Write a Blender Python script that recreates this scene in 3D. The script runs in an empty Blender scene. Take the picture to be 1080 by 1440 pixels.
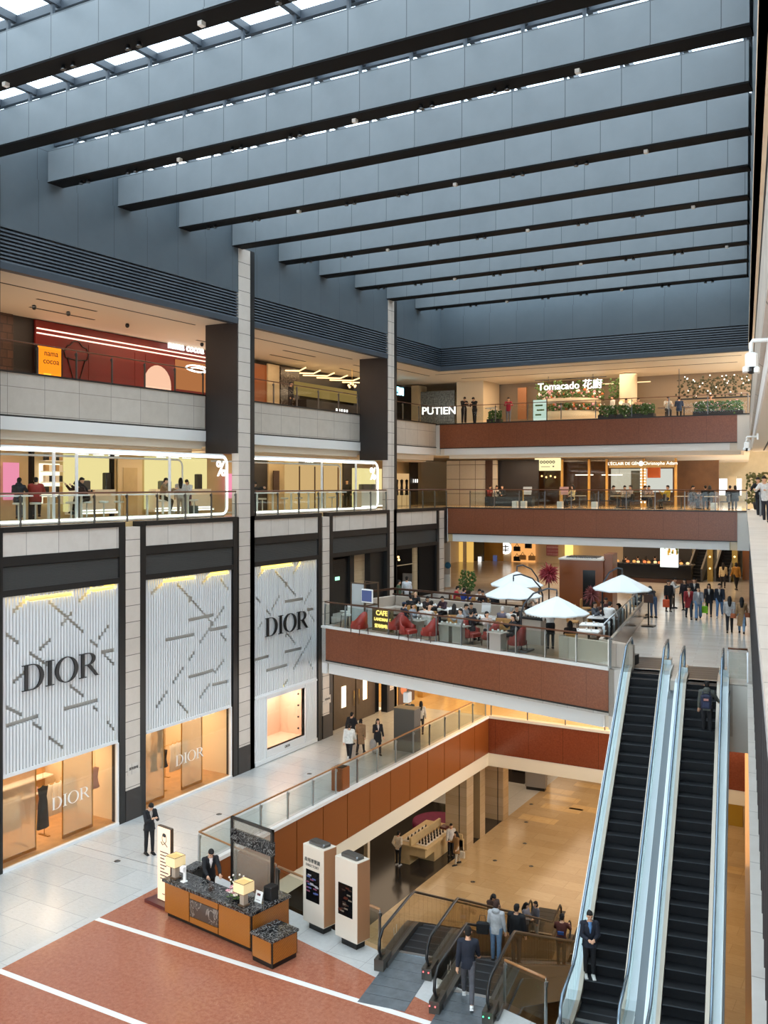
import bpy, bmesh, math, random
from mathutils import Vector, Matrix, noise as mnoise
PI = math.pi
SC = bpy.context.scene
COL = SC.collection
WORK = bpy.data.scenes.new('workbench')      # scratch scene for baking modifiers and lettering to meshes, removed at the end

# ------------------------------------------------------------------ the place
# metres; x = 0 is the left shop facade, +y runs along it, z = 0 is the ground floor
HC = 12.6                       # eye height
CAMX = 26.1
YAW = math.atan(766.6/1341.0)
RTH = math.radians(9.05)        # the right gallery and the escalators are turned by this much
CTH = math.radians(-13.6)       # the terrace front and the void's near edge are turned by this much
RC, RS = math.cos(RTH), math.sin(RTH)
ZB, Z1, Z2, Z3, Z4, ZC, ZR = -6.8, 0.0, 6.0, 11.2, 16.55, 19.7, 22.9
def rf(u, v):                   # gallery frame -> world
    return (CAMX+u*RC-v*RS, u*RS+v*RC)
def on(px, py, z):              # the spot of a horizontal plane seen at that place of the photograph
    a = (px-540)/1341.0; b = -(py-682)/1341.0
    t = (z-HC)/b
    s, c = math.sin(YAW), math.cos(YAW)
    return (CAMX+t*(-s+a*c), t*(c+a*s), z)
def onx(px, py, x):
    a = (px-540)/1341.0; b = -(py-682)/1341.0
    s, c = math.sin(YAW), math.cos(YAW)
    t = (x-CAMX)/(-s+a*c)
    return (x, t*(c+a*s), HC+t*b)
def ony(px, py, y):
    a = (px-540)/1341.0; b = -(py-682)/1341.0
    s, c = math.sin(YAW), math.cos(YAW)
    t = y/(c+a*s)
    return (CAMX+t*(-s+a*c), y, HC+t*b)

# ------------------------------------------------------------------ materials
def lin(h):
    h = h.lstrip('#'); r = []
    for i in (0, 2, 4):
        c = int(h[i:i+2], 16)/255.0
        r.append(c/12.92 if c <= .04045 else ((c+.055)/1.055)**2.4)
    return (r[0], r[1], r[2], 1.0)
MATS = {}
def newmat(name):
    m = bpy.data.materials.new(name); m.use_nodes = True
    nt = m.node_tree; b = nt.nodes['Principled BSDF']
    MATS[name] = m
    return m, nt, b
def mat(name, h, rough=.5, metal=0., var=0., scale=4., bump=0., h2=None, spec=.5, emit=None, es=0., coat=0.):
    m, nt, b = newmat(name)
    b.inputs['Base Color'].default_value = lin(h)
    b.inputs['Roughness'].default_value = rough
    b.inputs['Metallic'].default_value = metal
    b.inputs['Specular IOR Level'].default_value = spec
    b.inputs['Coat Weight'].default_value = coat
    if emit:
        b.inputs['Emission Color'].default_value = lin(emit)
        b.inputs['Emission Strength'].default_value = es
    if var or h2:
        tc = nt.nodes.new('ShaderNodeTexCoord'); n = nt.nodes.new('ShaderNodeTexNoise')
        n.inputs['Scale'].default_value = scale; n.inputs['Detail'].default_value = 6
        n.inputs['Roughness'].default_value = .62
        nt.links.new(tc.outputs['Object'], n.inputs['Vector'])
        r = nt.nodes.new('ShaderNodeValToRGB')
        c = lin(h); d = lin(h2) if h2 else tuple(max(0, k*(1-var)) for k in c[:3])+(1,)
        r.color_ramp.elements[0].position = .36; r.color_ramp.elements[1].position = .64
        r.color_ramp.elements[0].color = d; r.color_ramp.elements[1].color = c
        nt.links.new(n.outputs['Fac'], r.inputs['Fac']); nt.links.new(r.outputs['Color'], b.inputs['Base Color'])
        if bump:
            bp = nt.nodes.new('ShaderNodeBump'); bp.inputs['Strength'].default_value = bump; bp.inputs['Distance'].default_value = .02
            nt.links.new(n.outputs['Fac'], bp.inputs['Height']); nt.links.new(bp.outputs['Normal'], b.inputs['Normal'])
    return m
def tiles(name, h, h2, mortar, axes, w, hgt, gap=.01, rough=.4, off=(0, 0), rot=0., offset=0., speck=None, nscale=6., spec=.5, metal=0., stretch=1., vary=.5):
    """stone or panel cladding: axes picks the two object axes the joints run along"""
    m, nt, b = newmat(name)
    N, L = nt.nodes.new, nt.links.new
    tc = N('ShaderNodeTexCoord'); sp = N('ShaderNodeSeparateXYZ'); cb = N('ShaderNodeCombineXYZ')
    src = tc.outputs['Object']
    if rot:
        mp0 = N('ShaderNodeMapping'); mp0.inputs['Rotation'].default_value = (0, 0, rot)
        L(src, mp0.inputs['Vector']); src = mp0.outputs['Vector']
    L(src, sp.inputs[0])
    L(sp.outputs['XYZ'.index(axes[0].upper())], cb.inputs[0]); L(sp.outputs['XYZ'.index(axes[1].upper())], cb.inputs[1])
    mp = N('ShaderNodeMapping'); mp.inputs['Location'].default_value = (off[0], off[1], 0)
    L(cb.outputs[0], mp.inputs['Vector'])
    br = N('ShaderNodeTexBrick'); br.offset = offset; br.squash = 1.0
    br.inputs['Scale'].default_value = 1.0; br.inputs['Mortar Size'].default_value = gap; br.inputs['Mortar Smooth'].default_value = 0.1
    br.inputs['Brick Width'].default_value = w; br.inputs['Row Height'].default_value = hgt; br.inputs['Bias'].default_value = 0
    br.inputs['Color1'].default_value = (1, 1, 1, 1); br.inputs['Color2'].default_value = (0, 0, 0, 1); br.inputs['Mortar'].default_value = (.5, .5, .5, 1)
    L(mp.outputs['Vector'], br.inputs['Vector'])
    n = N('ShaderNodeTexNoise'); n.inputs['Scale'].default_value = nscale; n.inputs['Detail'].default_value = 8; n.inputs['Roughness'].default_value = .65
    if stretch != 1.:
        mp2 = N('ShaderNodeMapping'); mp2.inputs['Scale'].default_value = (1, stretch, 1)
        L(cb.outputs[0], mp2.inputs['Vector']); L(mp2.outputs['Vector'], n.inputs['Vector'])
    else:
        L(src, n.inputs['Vector'])
    mr = N('ShaderNodeMapRange'); mr.inputs['From Min'].default_value = .3; mr.inputs['From Max'].default_value = .7
    L(n.outputs['Fac'], mr.inputs['Value'])
    mixf = N('ShaderNodeMix'); mixf.data_type = 'FLOAT'; mixf.inputs['Factor'].default_value = vary
    L(mr.outputs['Result'], mixf.inputs['A']); L(br.outputs['Color'], mixf.inputs['B'])
    c = N('ShaderNodeMix'); c.data_type = 'RGBA'
    c.inputs['A'].default_value = lin(h); c.inputs['B'].default_value = lin(h2)
    L(mixf.outputs['Result'], c.inputs['Factor'])
    out = c.outputs['Result']
    if speck:
        v = N('ShaderNodeTexVoronoi'); v.inputs['Scale'].default_value = speck[1]; L(src, v.inputs['Vector'])
        r = N('ShaderNodeValToRGB'); r.color_ramp.elements[0].position = speck[2]; r.color_ramp.elements[1].position = speck[3]
        r.color_ramp.elements[0].color = (1, 1, 1, 1); r.color_ramp.elements[1].color = (0, 0, 0, 1)
        L(v.outputs['Distance'], r.inputs['Fac'])
        c2 = N('ShaderNodeMix'); c2.data_type = 'RGBA'; c2.inputs['B'].default_value = lin(speck[0])
        L(r.outputs['Color'], c2.inputs['Factor']); L(out, c2.inputs['A']); out = c2.outputs['Result']
    c3 = N('ShaderNodeMix'); c3.data_type = 'RGBA'; c3.inputs['B'].default_value = lin(mortar)
    L(br.outputs['Fac'], c3.inputs['Factor']); L(out, c3.inputs['A'])
    L(c3.outputs['Result'], b.inputs['Base Color'])
    b.inputs['Roughness'].default_value = rough; b.inputs['Specular IOR Level'].default_value = spec; b.inputs['Metallic'].default_value = metal
    return m
def glass(name, h='ffffff', refl=.08, clear=.9, rough=.02):
    m = bpy.data.materials.new(name); m.use_nodes = True; MATS[name] = m
    nt = m.node_tree; nt.nodes.clear(); N, L = nt.nodes.new, nt.links.new
    o = N('ShaderNodeOutputMaterial'); t = N('ShaderNodeBsdfTransparent'); g = N('ShaderNodeBsdfGlossy')
    c = lin(h); t.inputs['Color'].default_value = tuple(k*clear for k in c[:3])+(1,)
    g.inputs['Roughness'].default_value = rough
    lw = N('ShaderNodeLayerWeight'); lw.inputs['Blend'].default_value = .12
    mr = N('ShaderNodeMapRange'); mr.inputs['To Min'].default_value = refl*.5; mr.inputs['To Max'].default_value = min(1, refl*3.2)
    L(lw.outputs['Fresnel'], mr.inputs['Value'])
    mx = N('ShaderNodeMixShader'); L(mr.outputs['Result'], mx.inputs[0]); L(t.outputs[0], mx.inputs[1]); L(g.outputs[0], mx.inputs[2]); L(mx.outputs[0], o.inputs[0])
    return m
def scrim(name, h, through=.5):
    m = bpy.data.materials.new(name); m.use_nodes = True; MATS[name] = m
    nt = m.node_tree; nt.nodes.clear(); N, L = nt.nodes.new, nt.links.new
    o = N('ShaderNodeOutputMaterial'); t = N('ShaderNodeBsdfTransparent'); d = N('ShaderNodeBsdfDiffuse'); d.inputs[0].default_value = lin(h)
    mx = N('ShaderNodeMixShader'); mx.inputs[0].default_value = 1-through; L(t.outputs[0], mx.inputs[1]); L(d.outputs[0], mx.inputs[2]); L(mx.outputs[0], o.inputs[0])
    return m
def glow(name, h, s):
    m = bpy.data.materials.new(name); m.use_nodes = True; MATS[name] = m
    nt = m.node_tree; nt.nodes.clear()
    o = nt.nodes.new('ShaderNodeOutputMaterial'); e = nt.nodes.new('ShaderNodeEmission')
    e.inputs[0].default_value = lin(h); e.inputs[1].default_value = s
    nt.links.new(e.outputs[0], o.inputs[0]); return m
def M(n): return MATS[n]

# ------------------------------------------------------------------ mesh building
class MB:
    def __init__(s): s.v = []; s.f = []; s.m = []; s.sm = []
    def add(s, vs, fs, mi=0, smooth=False, T=None):
        o = len(s.v)
        s.v += [tuple(T @ Vector(p)) if T else tuple(p) for p in vs]
        for f in fs: s.f.append([i+o for i in f]); s.m.append(mi); s.sm.append(smooth)
        return s
    def box(s, x0, y0, z0, x1, y1, z1, mi=0, T=None):
        x0, x1 = min(x0, x1), max(x0, x1); y0, y1 = min(y0, y1), max(y0, y1); z0, z1 = min(z0, z1), max(z0, z1)
        return s.add([(x0,y0,z0),(x1,y0,z0),(x1,y1,z0),(x0,y1,z0),(x0,y0,z1),(x1,y0,z1),(x1,y1,z1),(x0,y1,z1)],
                     [(3,2,1,0),(4,5,6,7),(0,1,5,4),(1,2,6,5),(2,3,7,6),(3,0,4,7)], mi, False, T)
    def bev(s, x0, y0, z0, x1, y1, z1, b=.02, mi=0, T=None):      # box with chamfered upright and top edges
        p = []
        def ring(i, z): return [(x0+i+b,y0+i,z),(x1-i-b,y0+i,z),(x1-i,y0+i+b,z),(x1-i,y1-i-b,z),(x1-i-b,y1-i,z),(x0+i+b,y1-i,z),(x0+i,y1-i-b,z),(x0+i,y0+i+b,z)]
        rs = [ring(0, z0), ring(0, z1-b), ring(b, z1)]
        for r in rs: p += r
        f = [tuple(reversed(range(8))), tuple(range(16, 24))]
        for k in (0, 8):
            for i in range(8): f.append((k+i, k+(i+1) % 8, k+8+(i+1) % 8, k+8+i))
        return s.add(p, f, mi, False, T)
    def prism(s, poly, z0, z1, mi=0, T=None, smooth=False):
        n = len(poly); a = sum(poly[i][0]*poly[(i+1) % n][1]-poly[(i+1) % n][0]*poly[i][1] for i in range(n))
        if a < 0: poly = poly[::-1]
        vs = [(x, y, z0) for x, y in poly]+[(x, y, z1) for x, y in poly]
        s.add(vs, [tuple(reversed(range(n))), tuple(range(n, 2*n))], mi, False, T)
        o = len(s.v)-2*n
        for i in range(n):
            s.f.append([o+i, o+(i+1) % n, o+n+(i+1) % n, o+n+i]); s.m.append(mi); s.sm.append(smooth)
        return s
    def quad(s, a, b, c, d, mi=0): return s.add([a, b, c, d], [(0, 1, 2, 3)], mi)
    def slabseg(s, p0, p1, t, z0, z1, mi=0, side=0):      # upright wall strip from p0 to p1 (xy), thickness t
        dx, dy = p1[0]-p0[0], p1[1]-p0[1]; l = math.hypot(dx, dy); nx, ny = -dy/l, dx/l
        a, b = (-t/2, t/2) if side == 0 else ((0, t) if side > 0 else (-t, 0))
        return s.prism([(p0[0]+nx*a, p0[1]+ny*a), (p1[0]+nx*a, p1[1]+ny*a), (p1[0]+nx*b, p1[1]+ny*b), (p0[0]+nx*b, p0[1]+ny*b)], z0, z1, mi)
    def tube(s, pts, r, n=8, mi=0, closed=False, smooth=True, sq=None):
        pts = [Vector(p) for p in pts]; N = len(pts); rings = []
        rr = r if isinstance(r, (list, tuple)) else [r]*N
        up = None
        for i, p in enumerate(pts):
            if closed: t = pts[(i+1) % N]-pts[i-1]
            else: t = pts[min(i+1, N-1)]-pts[max(i-1, 0)]
            t.normalize()
            if up is None:
                up = Vector((0, 0, 1)) if abs(t.z) < .9 else Vector((1, 0, 0))
            a = t.cross(up)
            if a.length < 1e-6: a = t.orthogonal()
            a.normalize(); b = t.cross(a).normalized(); up = -b if (-b).dot(up) > 0 else b
            ra, rb = (rr[i], rr[i]) if not isinstance(rr[i], tuple) else rr[i]
            rings.append([tuple(p+a*math.cos(2*PI*k/n+PI/n)*ra+b*math.sin(2*PI*k/n+PI/n)*rb) for k in range(n)])
        vs = [q for r_ in rings for q in r_]; fs = []
        for i in range(N if closed else N-1):
            j = (i+1) % N
            for k in range(n): fs.append((i*n+k, j*n+k, j*n+(k+1) % n, i*n+(k+1) % n))
        if not closed: fs += [tuple(range(n)), tuple((N-1)*n+k for k in reversed(range(n)))]
        return s.add(vs, fs, mi, smooth)
    def cyl(s, p0, p1, r, n=12, mi=0): return s.tube([p0, p1], r, n, mi)
    def lathe(s, prof, c=(0, 0, 0), n=16, mi=0, smooth=True, T=None):
        vs = []; fs = []
        for r, z in prof:
            for k in range(n): vs.append((c[0]+r*math.cos(2*PI*k/n), c[1]+r*math.sin(2*PI*k/n), c[2]+z))
        for i in range(len(prof)-1):
            for k in range(n): fs.append((i*n+k, i*n+(k+1) % n, (i+1)*n+(k+1) % n, (i+1)*n+k))
        fs += [tuple(reversed(range(n))), tuple((len(prof)-1)*n+k for k in range(n))]
        return s.add(vs, fs, mi, smooth, T)
    def ball(s, c, r, n=12, m=8, mi=0, T=None):
        r = r if isinstance(r, (list, tuple)) else (r, r, r)
        vs = [(c[0], c[1], c[2]-r[2])]; fs = []
        for i in range(1, m):
            a = -PI/2+PI*i/m
            for k in range(n): vs.append((c[0]+r[0]*math.cos(a)*math.cos(2*PI*k/n), c[1]+r[1]*math.cos(a)*math.sin(2*PI*k/n), c[2]+r[2]*math.sin(a)))
        vs.append((c[0], c[1], c[2]+r[2])); t = len(vs)-1
        for k in range(n):
            fs.append((0, 1+(k+1) % n, 1+k)); fs.append((t, t-n+k, t-n+(k+1) % n))
        for i in range(m-2):
            for k in range(n): fs.append((1+i*n+k, 1+i*n+(k+1) % n, 1+(i+1)*n+(k+1) % n, 1+(i+1)*n+k))
        return s.add(vs, fs, mi, True, T)
    def mesh(s, name):
        me = bpy.data.meshes.new(name); me.from_pydata(s.v, [], s.f)
        me.polygons.foreach_set('material_index', s.m); me.polygons.foreach_set('use_smooth', s.sm); me.update()
        return me
    def build(s, name, mats, parent=None, loc=None, rz=0.):
        me = s.mesh(name)
        for m in (mats if isinstance(mats, (list, tuple)) else [mats]): me.materials.append(M(m) if isinstance(m, str) else m)
        o = bpy.data.objects.new(name, me); COL.objects.link(o)
        if parent: o.parent = parent
        if loc: o.location = loc
        if rz: o.rotation_euler.z = rz
        return o
def struct(o, label=None):
    o['kind'] = 'structure'
    if label: o['label'] = label
    return o
def tag(o, label, cat, group=None, kind=None):
    o['label'] = label; o['category'] = cat
    if group: o['group'] = group
    if kind: o['kind'] = kind
    return o
def thing(name, label, cat, loc=(0, 0, 0), rz=0., group=None):
    o = bpy.data.objects.new(name, None); COL.objects.link(o); o.empty_display_size = .2
    o.location = loc; o.rotation_euler = (0, 0, rz)
    return tag(o, label, cat, group)
def copytree(src, loc, rz=None, label=None, group=None, sc=None, mats=None):
    """a copy of a thing with copies of its parts and sub-parts"""
    def cp(o, par):
        c = o.copy(); COL.objects.link(c); c.parent = par
        for k in KIDS.get(o.name, []): cp(k, c)
        return c
    if src.name not in KIDS: index_kids(src)
    r = cp(src, None); r.location = loc
    if rz is not None: r.rotation_euler.z = rz
    if sc: r.scale = sc if isinstance(sc, (tuple, list)) else (sc, sc, sc)
    if label: r['label'] = label
    if group: r['group'] = group
    return r
KIDS = {}
def index_kids(o):
    KIDS[o.name] = list(o.children)
    for k in o.children: index_kids(k)
def textmesh(name, body, size, mats, extrude=.01, parent=None, T=None, align='CENTER', bold=0., space=1.):
    cu = bpy.data.curves.new(name, 'FONT'); cu.body = body; cu.size = size; cu.extrude = extrude; cu.align_x = align; cu.align_y = 'CENTER'
    cu.offset = bold; cu.space_character = space; cu.resolution_u = 3
    to = bpy.data.objects.new(name+'_tmp', cu); WORK.collection.objects.link(to)
    WORK.view_layers[0].update(); dg = WORK.view_layers[0].depsgraph; me = bpy.data.meshes.new_from_object(to.evaluated_get(dg))
    bpy.data.objects.remove(to); bpy.data.curves.remove(cu)
    if T: me.transform(T)
    me.materials.clear(); me.materials.append(M(mats)); me.name = name
    o = bpy.data.objects.new(name, me); COL.objects.link(o)
    if parent: o.parent = parent
    return o
def facing(ax, ay, az=0, loc=(0, 0, 0)):
    """matrix for lettering: text x-axis along (ax, ay), upright"""
    l = math.hypot(ax, ay); x = Vector((ax/l, ay/l, 0)); z = Vector((0, 0, 1)); n = x.cross(z)
    m = Matrix((x, z, n)).transposed().to_4x4(); m.translation = Vector(loc)
    return m
def area(name, loc, sx, sy, power, h='ffd9a8', rot=(0, 0, 0), spread=PI):
    l = bpy.data.lights.new(name, 'AREA'); l.shape = 'RECTANGLE'; l.size = sx; l.size_y = sy; l.energy = power; l.color = lin(h)[:3]; l.spread = spread
    o = bpy.data.objects.new(name, l); COL.objects.link(o); o.location = loc; o.rotation_euler = rot
    return o
# ------------------------------------------------------------------ materials of the place
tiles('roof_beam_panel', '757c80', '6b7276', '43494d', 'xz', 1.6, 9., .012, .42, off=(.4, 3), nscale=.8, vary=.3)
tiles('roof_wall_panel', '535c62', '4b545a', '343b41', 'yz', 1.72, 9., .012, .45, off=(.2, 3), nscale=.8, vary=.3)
tiles('roof_wall_panel_back', '535c62', '4b545a', '343b41', 'xz', 1.72, 9., .012, .45, off=(.2, 3), nscale=.8, vary=.3)
mat('beam_black', '050506', .7, spec=.2)
mat('louvre', '3a4149', .5)
mat('louvre_gap', '131314', .8)
mat('black_metal', '151312', .45, var=.2, scale=2)
mat('fin_brown', '2c2624', .42, var=.15, scale=1.2)
mat('slate_louvre', '5a5855', .5)
tiles('limestone_yz', 'd3ccc3', 'c3bab0', '8d857c', 'yz', 1.36, 40., .012, .45, off=(.1, 20), nscale=1.6, vary=.35)
tiles('column_stone', 'd2c8bd', 'c2b7ab', '6f675f', 'yz', 3.0, .62, .014, .5, off=(1.5, 0), nscale=1.6, vary=.4)
tiles('parapet_stone', 'cbc2b6', 'bbb1a4', '8f867b', 'yz', 1.62, .94, .012, .5, off=(.3, -.08), nscale=2.2, vary=.4)
tiles('stone_xz', 'cbc2b6', 'bbb1a4', '8a8176', 'xz', 1.1, .8, .014, .5, nscale=2.2, vary=.4)
mat('white_paint', 'e6e4e0', .5)
mat('offwhite', 'dcd6cc', .5)
mat('soffit', 'e2d6c4', .6)
mat('soffit_basement', 'e6dcc6', .6)
mat('cream_wall', 'd9c7a9', .6)
mat('beige_wall', 'c9b48f', .55, var=.12, scale=1.5)
mat('dark_slot', '2c2825', .7)
tiles('floor_white', 'c9c9c7', 'b4b4b1', '96979a', 'xy', 2.4, 1.1, .008, .22, nscale=5., stretch=5., offset=.5, vary=.35, speck=('989895', 9., .0, .16))
tiles('floor_terrace', 'cdc8c0', 'b9b2a9', 'a8a39c', 'xy', 1.6, .42, .006, .2, rot=-RTH, nscale=5., stretch=4., offset=.5, vary=.5)
tiles('floor_band', 'c9cac9', 'bbbcba', 'a2a3a3', 'xy', 1.2, 2.4, .008, .25, nscale=8., vary=.3)
tiles('floor_terrazzo', 'b3735a', '94543f', '8d5542', 'xy', 3.38, 9., .002, .2, nscale=9., vary=.12, speck=('d09a80', 26., .04, .2))
tiles('floor_basement', 'c4ad88', 'ae946d', '97805b', 'xy', 1.8, .9, .006, .16, nscale=3., stretch=3., offset=.5, vary=.5)
tiles('floor_black', '353230', '2a2827', '1c1b1a', 'xy', 1.0, 1.0, .008, .14, nscale=3., vary=.5)
tiles('floor_warm', 'd9bd8e', 'c9a977', 'b5935e', 'xy', 1.2, 1.2, .008, .16, nscale=3., vary=.4)
mat('floor_cafe', '8d7a66', .4, var=.2, scale=6)
mat('floor_oak', 'b98e5c', .4, var=.25, scale=3)
tiles('fascia_granite', '8f5538', '743f28', '5d2f1d', 'xz', 1.9, 30., .006, .28, nscale=14., vary=.15, speck=('a96a4c', 20., .03, .24), spec=.35)
tiles('fascia_granite_dark', '85452c', '6c331f', '4d2414', 'xz', 1.9, 30., .008, .2, nscale=14., vary=.15, speck=('935038', 22., .02, .2))
def veneer(name, h, h2, axes='yz', w=1.72):
    m, nt, b = newmat(name); N, L = nt.nodes.new, nt.links.new
    tc = N('ShaderNodeTexCoord'); mp = N('ShaderNodeMapping'); mp.inputs['Rotation'].default_value = (.5, .3, .5); mp.inputs['Scale'].default_value = (1, 1, 1)
    L(tc.outputs['Object'], mp.inputs['Vector'])
    w_ = N('ShaderNodeTexWave'); w_.inputs['Scale'].default_value = 9.; w_.inputs['Distortion'].default_value = 3.; w_.inputs['Detail'].default_value = 4; w_.inputs['Detail Scale'].default_value = 2
    L(mp.outputs['Vector'], w_.inputs['Vector'])
    c = N('ShaderNodeMix'); c.data_type = 'RGBA'; c.inputs['A'].default_value = lin(h); c.inputs['B'].default_value = lin(h2)
    L(w_.outputs['Fac'], c.inputs['Factor']); L(c.outputs['Result'], b.inputs['Base Color'])
    b.inputs['Roughness'].default_value = .32
    return m
veneer('veneer', '8f4f22', '7f431b')
veneer('veneer_light', 'b0702f', '9a5c22')
mat('wood_rail', '6e4630', .35, var=.2, scale=8)
mat('wood_rail_light', 'a8784c', .35, var=.2, scale=8)
mat('steel', 'aeb3b6', .28, 1.0)
mat('steel_dark', '6d6f70', .35, 1.0)
mat('silver_deck', 'b4bfc4', .3, .5)
mat('white_clad', 'd0d8da', .35, .2)
mat('rubber', '141516', .35)
mat('rail_silver', '8296a6', .22, .7)
mat('step_black', '101216', .55, var=.3, scale=30, spec=.25)
mat('step_edge', '262c32', .5)
mat('plate_dark', '7a838a', .38, .6, var=.25, scale=3)
glass('glass_clear', 'fafcfb', .014, .985)
glass('glass_rail', 'f4f8f6', .035, .97)
glass('glass_smoke', '9b8f7c', .08, .9)

glass('glass_shop', 'fbf6ee', .06, .96)
glass('glass_sky', 'eef6fb', .06, .92)
glow('led_white', 'fffaf0', 3.2)
glow('led_warm', 'ffcf8a', 3.)
glow('led_red', 'ffd0b8', 2.2)
glow('sign_white', 'fffdf5', 1.7)
glow('sign_yellow', 'ffe27a', 1.6)
glow('downlight', 'ffdfae', 14.)
mat('letter_black', '151516', .4)

# ------------------------------------------------------------------ ground floor
def line_c(x, x0=5.2, y0=24.25): return y0+math.tan(CTH)*(x-x0)
def rwall(y, u=.1): # x of the right wall plane at depth y
    v = (y-u*RS)/RC; return rf(u, v)[0]
VX, VYB = 5.3, 47.84
YF = -14.0
xr0 = rwall(line_c(22.8)); vr1 = rwall(VYB)
def flat(name, poly, z0, z1, m): return struct(MB().prism(poly, z0, z1).build(name, m))
# white walkway, in pieces around the void
flat('floor', [(-.6, YF), (4.86, YF), (4.86, line_c(VX)), (VX-.1, line_c(VX)), (VX-.1, VYB+.1), (-.6, VYB+.1)], -.3, 0, 'floor_white')
flat('floor_arcade', [(-9, VYB+.1), (30, VYB+.1), (30, 84), (-9, 84)], -.3, 0, 'floor_warm')
flat('floor_terrazzo', [(5.12, YF), (30, YF), (30, line_c(30)-1.05), (5.12, line_c(5.12)-1.05)], -.3, 0, 'floor_terrazzo')
flat('floor_band', [(4.86, YF), (5.12, YF), (5.12, line_c(5.12)-1.05), (4.86, line_c(5.12)-1.05)], -.3, .001, 'floor_band')
flat('floor_edge', [(4.86, line_c(5.12)-1.05), (30, line_c(30)-1.05), (30, line_c(30)), (4.86, line_c(4.86))], -.3, .001, 'floor_band')
for y in (3.0, 6.38, 9.76, 13.14, 16.52, 19.9):
    flat('floor_stripe', [(5.12, y-.09), (22, y-.09), (22, y+.09), (5.12, y+.09)], .0, .004, 'white_paint')
flat('floor_joint', [(-.1, 23.62), (4.86, 23.62), (4.86, 23.64), (-.1, 23.64)], 0, .002, 'steel_dark')
# void edge: veneer panels on the left, granite on the far side
b = MB()
ys = [24.3+i*1.81 for i in range(13)]+[VYB]
for i in range(len(ys)-1): b.box(VX-.05, ys[i]+.02, -1.97, VX, ys[i+1]-.02, -.06)
struct(b.build('void_fascia_veneer', 'veneer'))
struct(MB().box(VX-.4, line_c(VX), -2.0, VX-.05, VYB+.3, -.3).build('void_fascia_backing', 'black_metal'))
struct(MB().box(VX-.12, line_c(VX), -.07, VX+.06, VYB, .06).build('void_edge_trim', 'white_paint'))
struct(MB().box(VX, VYB, -1.97, vr1+.3, VYB+.3, -.06).build('void_fascia_granite', 'fascia_granite_dark'))
struct(MB().box(VX, VYB-.06, -.07, vr1+.3, VYB+.3, .06).build('void_edge_trim', 'offwhite'))
struct(MB().box(VX-.1, line_c(VX), -2.67, VX-.02, VYB+.1, -1.97).box(VX-.1, VYB+.02, -2.67, vr1+.3, VYB+.1, -1.97).build('void_soffit_fascia', 'soffit_basement'))
struct(MB().slabseg((VX, line_c(VX)), (23.2, line_c(23.2)), .3, -2.67, -.3, 0, -1).build('void_fascia_front', 'offwhite'))
# ------------------------------------------------------------------ basement
flat('floor_basement', [(4.7, 10), (30, 10), (30, 84), (4.7, 84)], ZB-.2, ZB, 'floor_basement')
flat('floor_shop_basement', [(-12, 10), (4.7, 10), (4.7, 52.2), (-12, 52.2)], ZB-.2, ZB, 'floor_black')
flat('floor_beige_basement', [(-12, 52.2), (4.7, 52.2), (4.7, 84), (-12, 84)], ZB-.2, ZB, 'floor_band')
flat('ceiling_basement', [(-12, 10), (VX-.1, 10), (VX-.1, VYB+.1), (30, VYB+.1), (30, 84), (-12, 84)], -2.67, -2.5, 'soffit_basement')
flat('ceiling_basement', [(VX-.1, 10), (30, 10), (30, line_c(30)-.4), (VX-.1, line_c(VX-.1)-.4)], -2.67, -2.5, 'soffit_basement')
struct(MB().box(-12.2, 10, ZB, -12, 84, -2.5).build('wall_left_basement', 'beige_wall'))
struct(MB().box(-12, 62.5, ZB, 3.4, 62.8, -2.5).build('wall_back_basement', 'beige_wall'))
struct(MB().box(-12, 84, ZB, 30, 84.2, -2.5).build('wall_back_basement', 'cream_wall'))
struct(MB().slabseg(rf(.3, 8), rf(.3, 84), .2, ZB, -.3, 0, -1).build('wall_right_basement', 'beige_wall'))
struct(MB().box(-12, 9.8, ZB, 30, 10, -2.5).build('wall_front_basement', 'beige_wall'))
tiles('travertine', 'c9b393', 'b09772', '94805f', 'yz', 3., .5, .006, .4, nscale=2., stretch=4., vary=.5)
for (x0, y0, x1, y1) in ((3.55, 46.1, 4.8, 46.95), (3.6, 51.2, 4.75, 52.0)):
    struct(MB().box(x0, y0, ZB, x1, y1, -2.6, 0).box(x0+.8, y0-.012, ZB, x0+.84, y0+.2, -2.6, 1).build('column_basement', ['travertine', 'dark_slot']))
struct(MB().box(4.0, 48.0, ZB, 4.72, 48.7, -2.6).build('column_basement', 'travertine'))
struct(MB().box(3.9, 37.0, ZB, 4.1, 37.2, -2.6).build('column_basement', 'cream_wall'))
# dark glazed shopfront under the walkway and far showcases
struct(MB().box(3.0, 24.6, ZB, 3.06, 37.0, -2.67).build('window_1', 'glass_smoke'))
struct(MB().box(-4, 24.4, ZB, -3.8, 37.0, -2.67).build('wall_shop_basement', 'black_metal'))
b = MB()
for k in range(8): b.box(2.98, 24.6+k*1.77, ZB, 3.1, 24.68+k*1.77, -2.67)
struct(b.build('window_1_frame', 'black_metal'))
b = MB()
b.box(-2, 58.2, ZB, 3.3, 62.4, ZB+.01)
for k in range(5): b.box(-6+k*1.9, 60.3, ZB, -4.3+k*1.9, 60.36, -3.2)
struct(b.build('door_3', 'fin_brown'))

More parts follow.
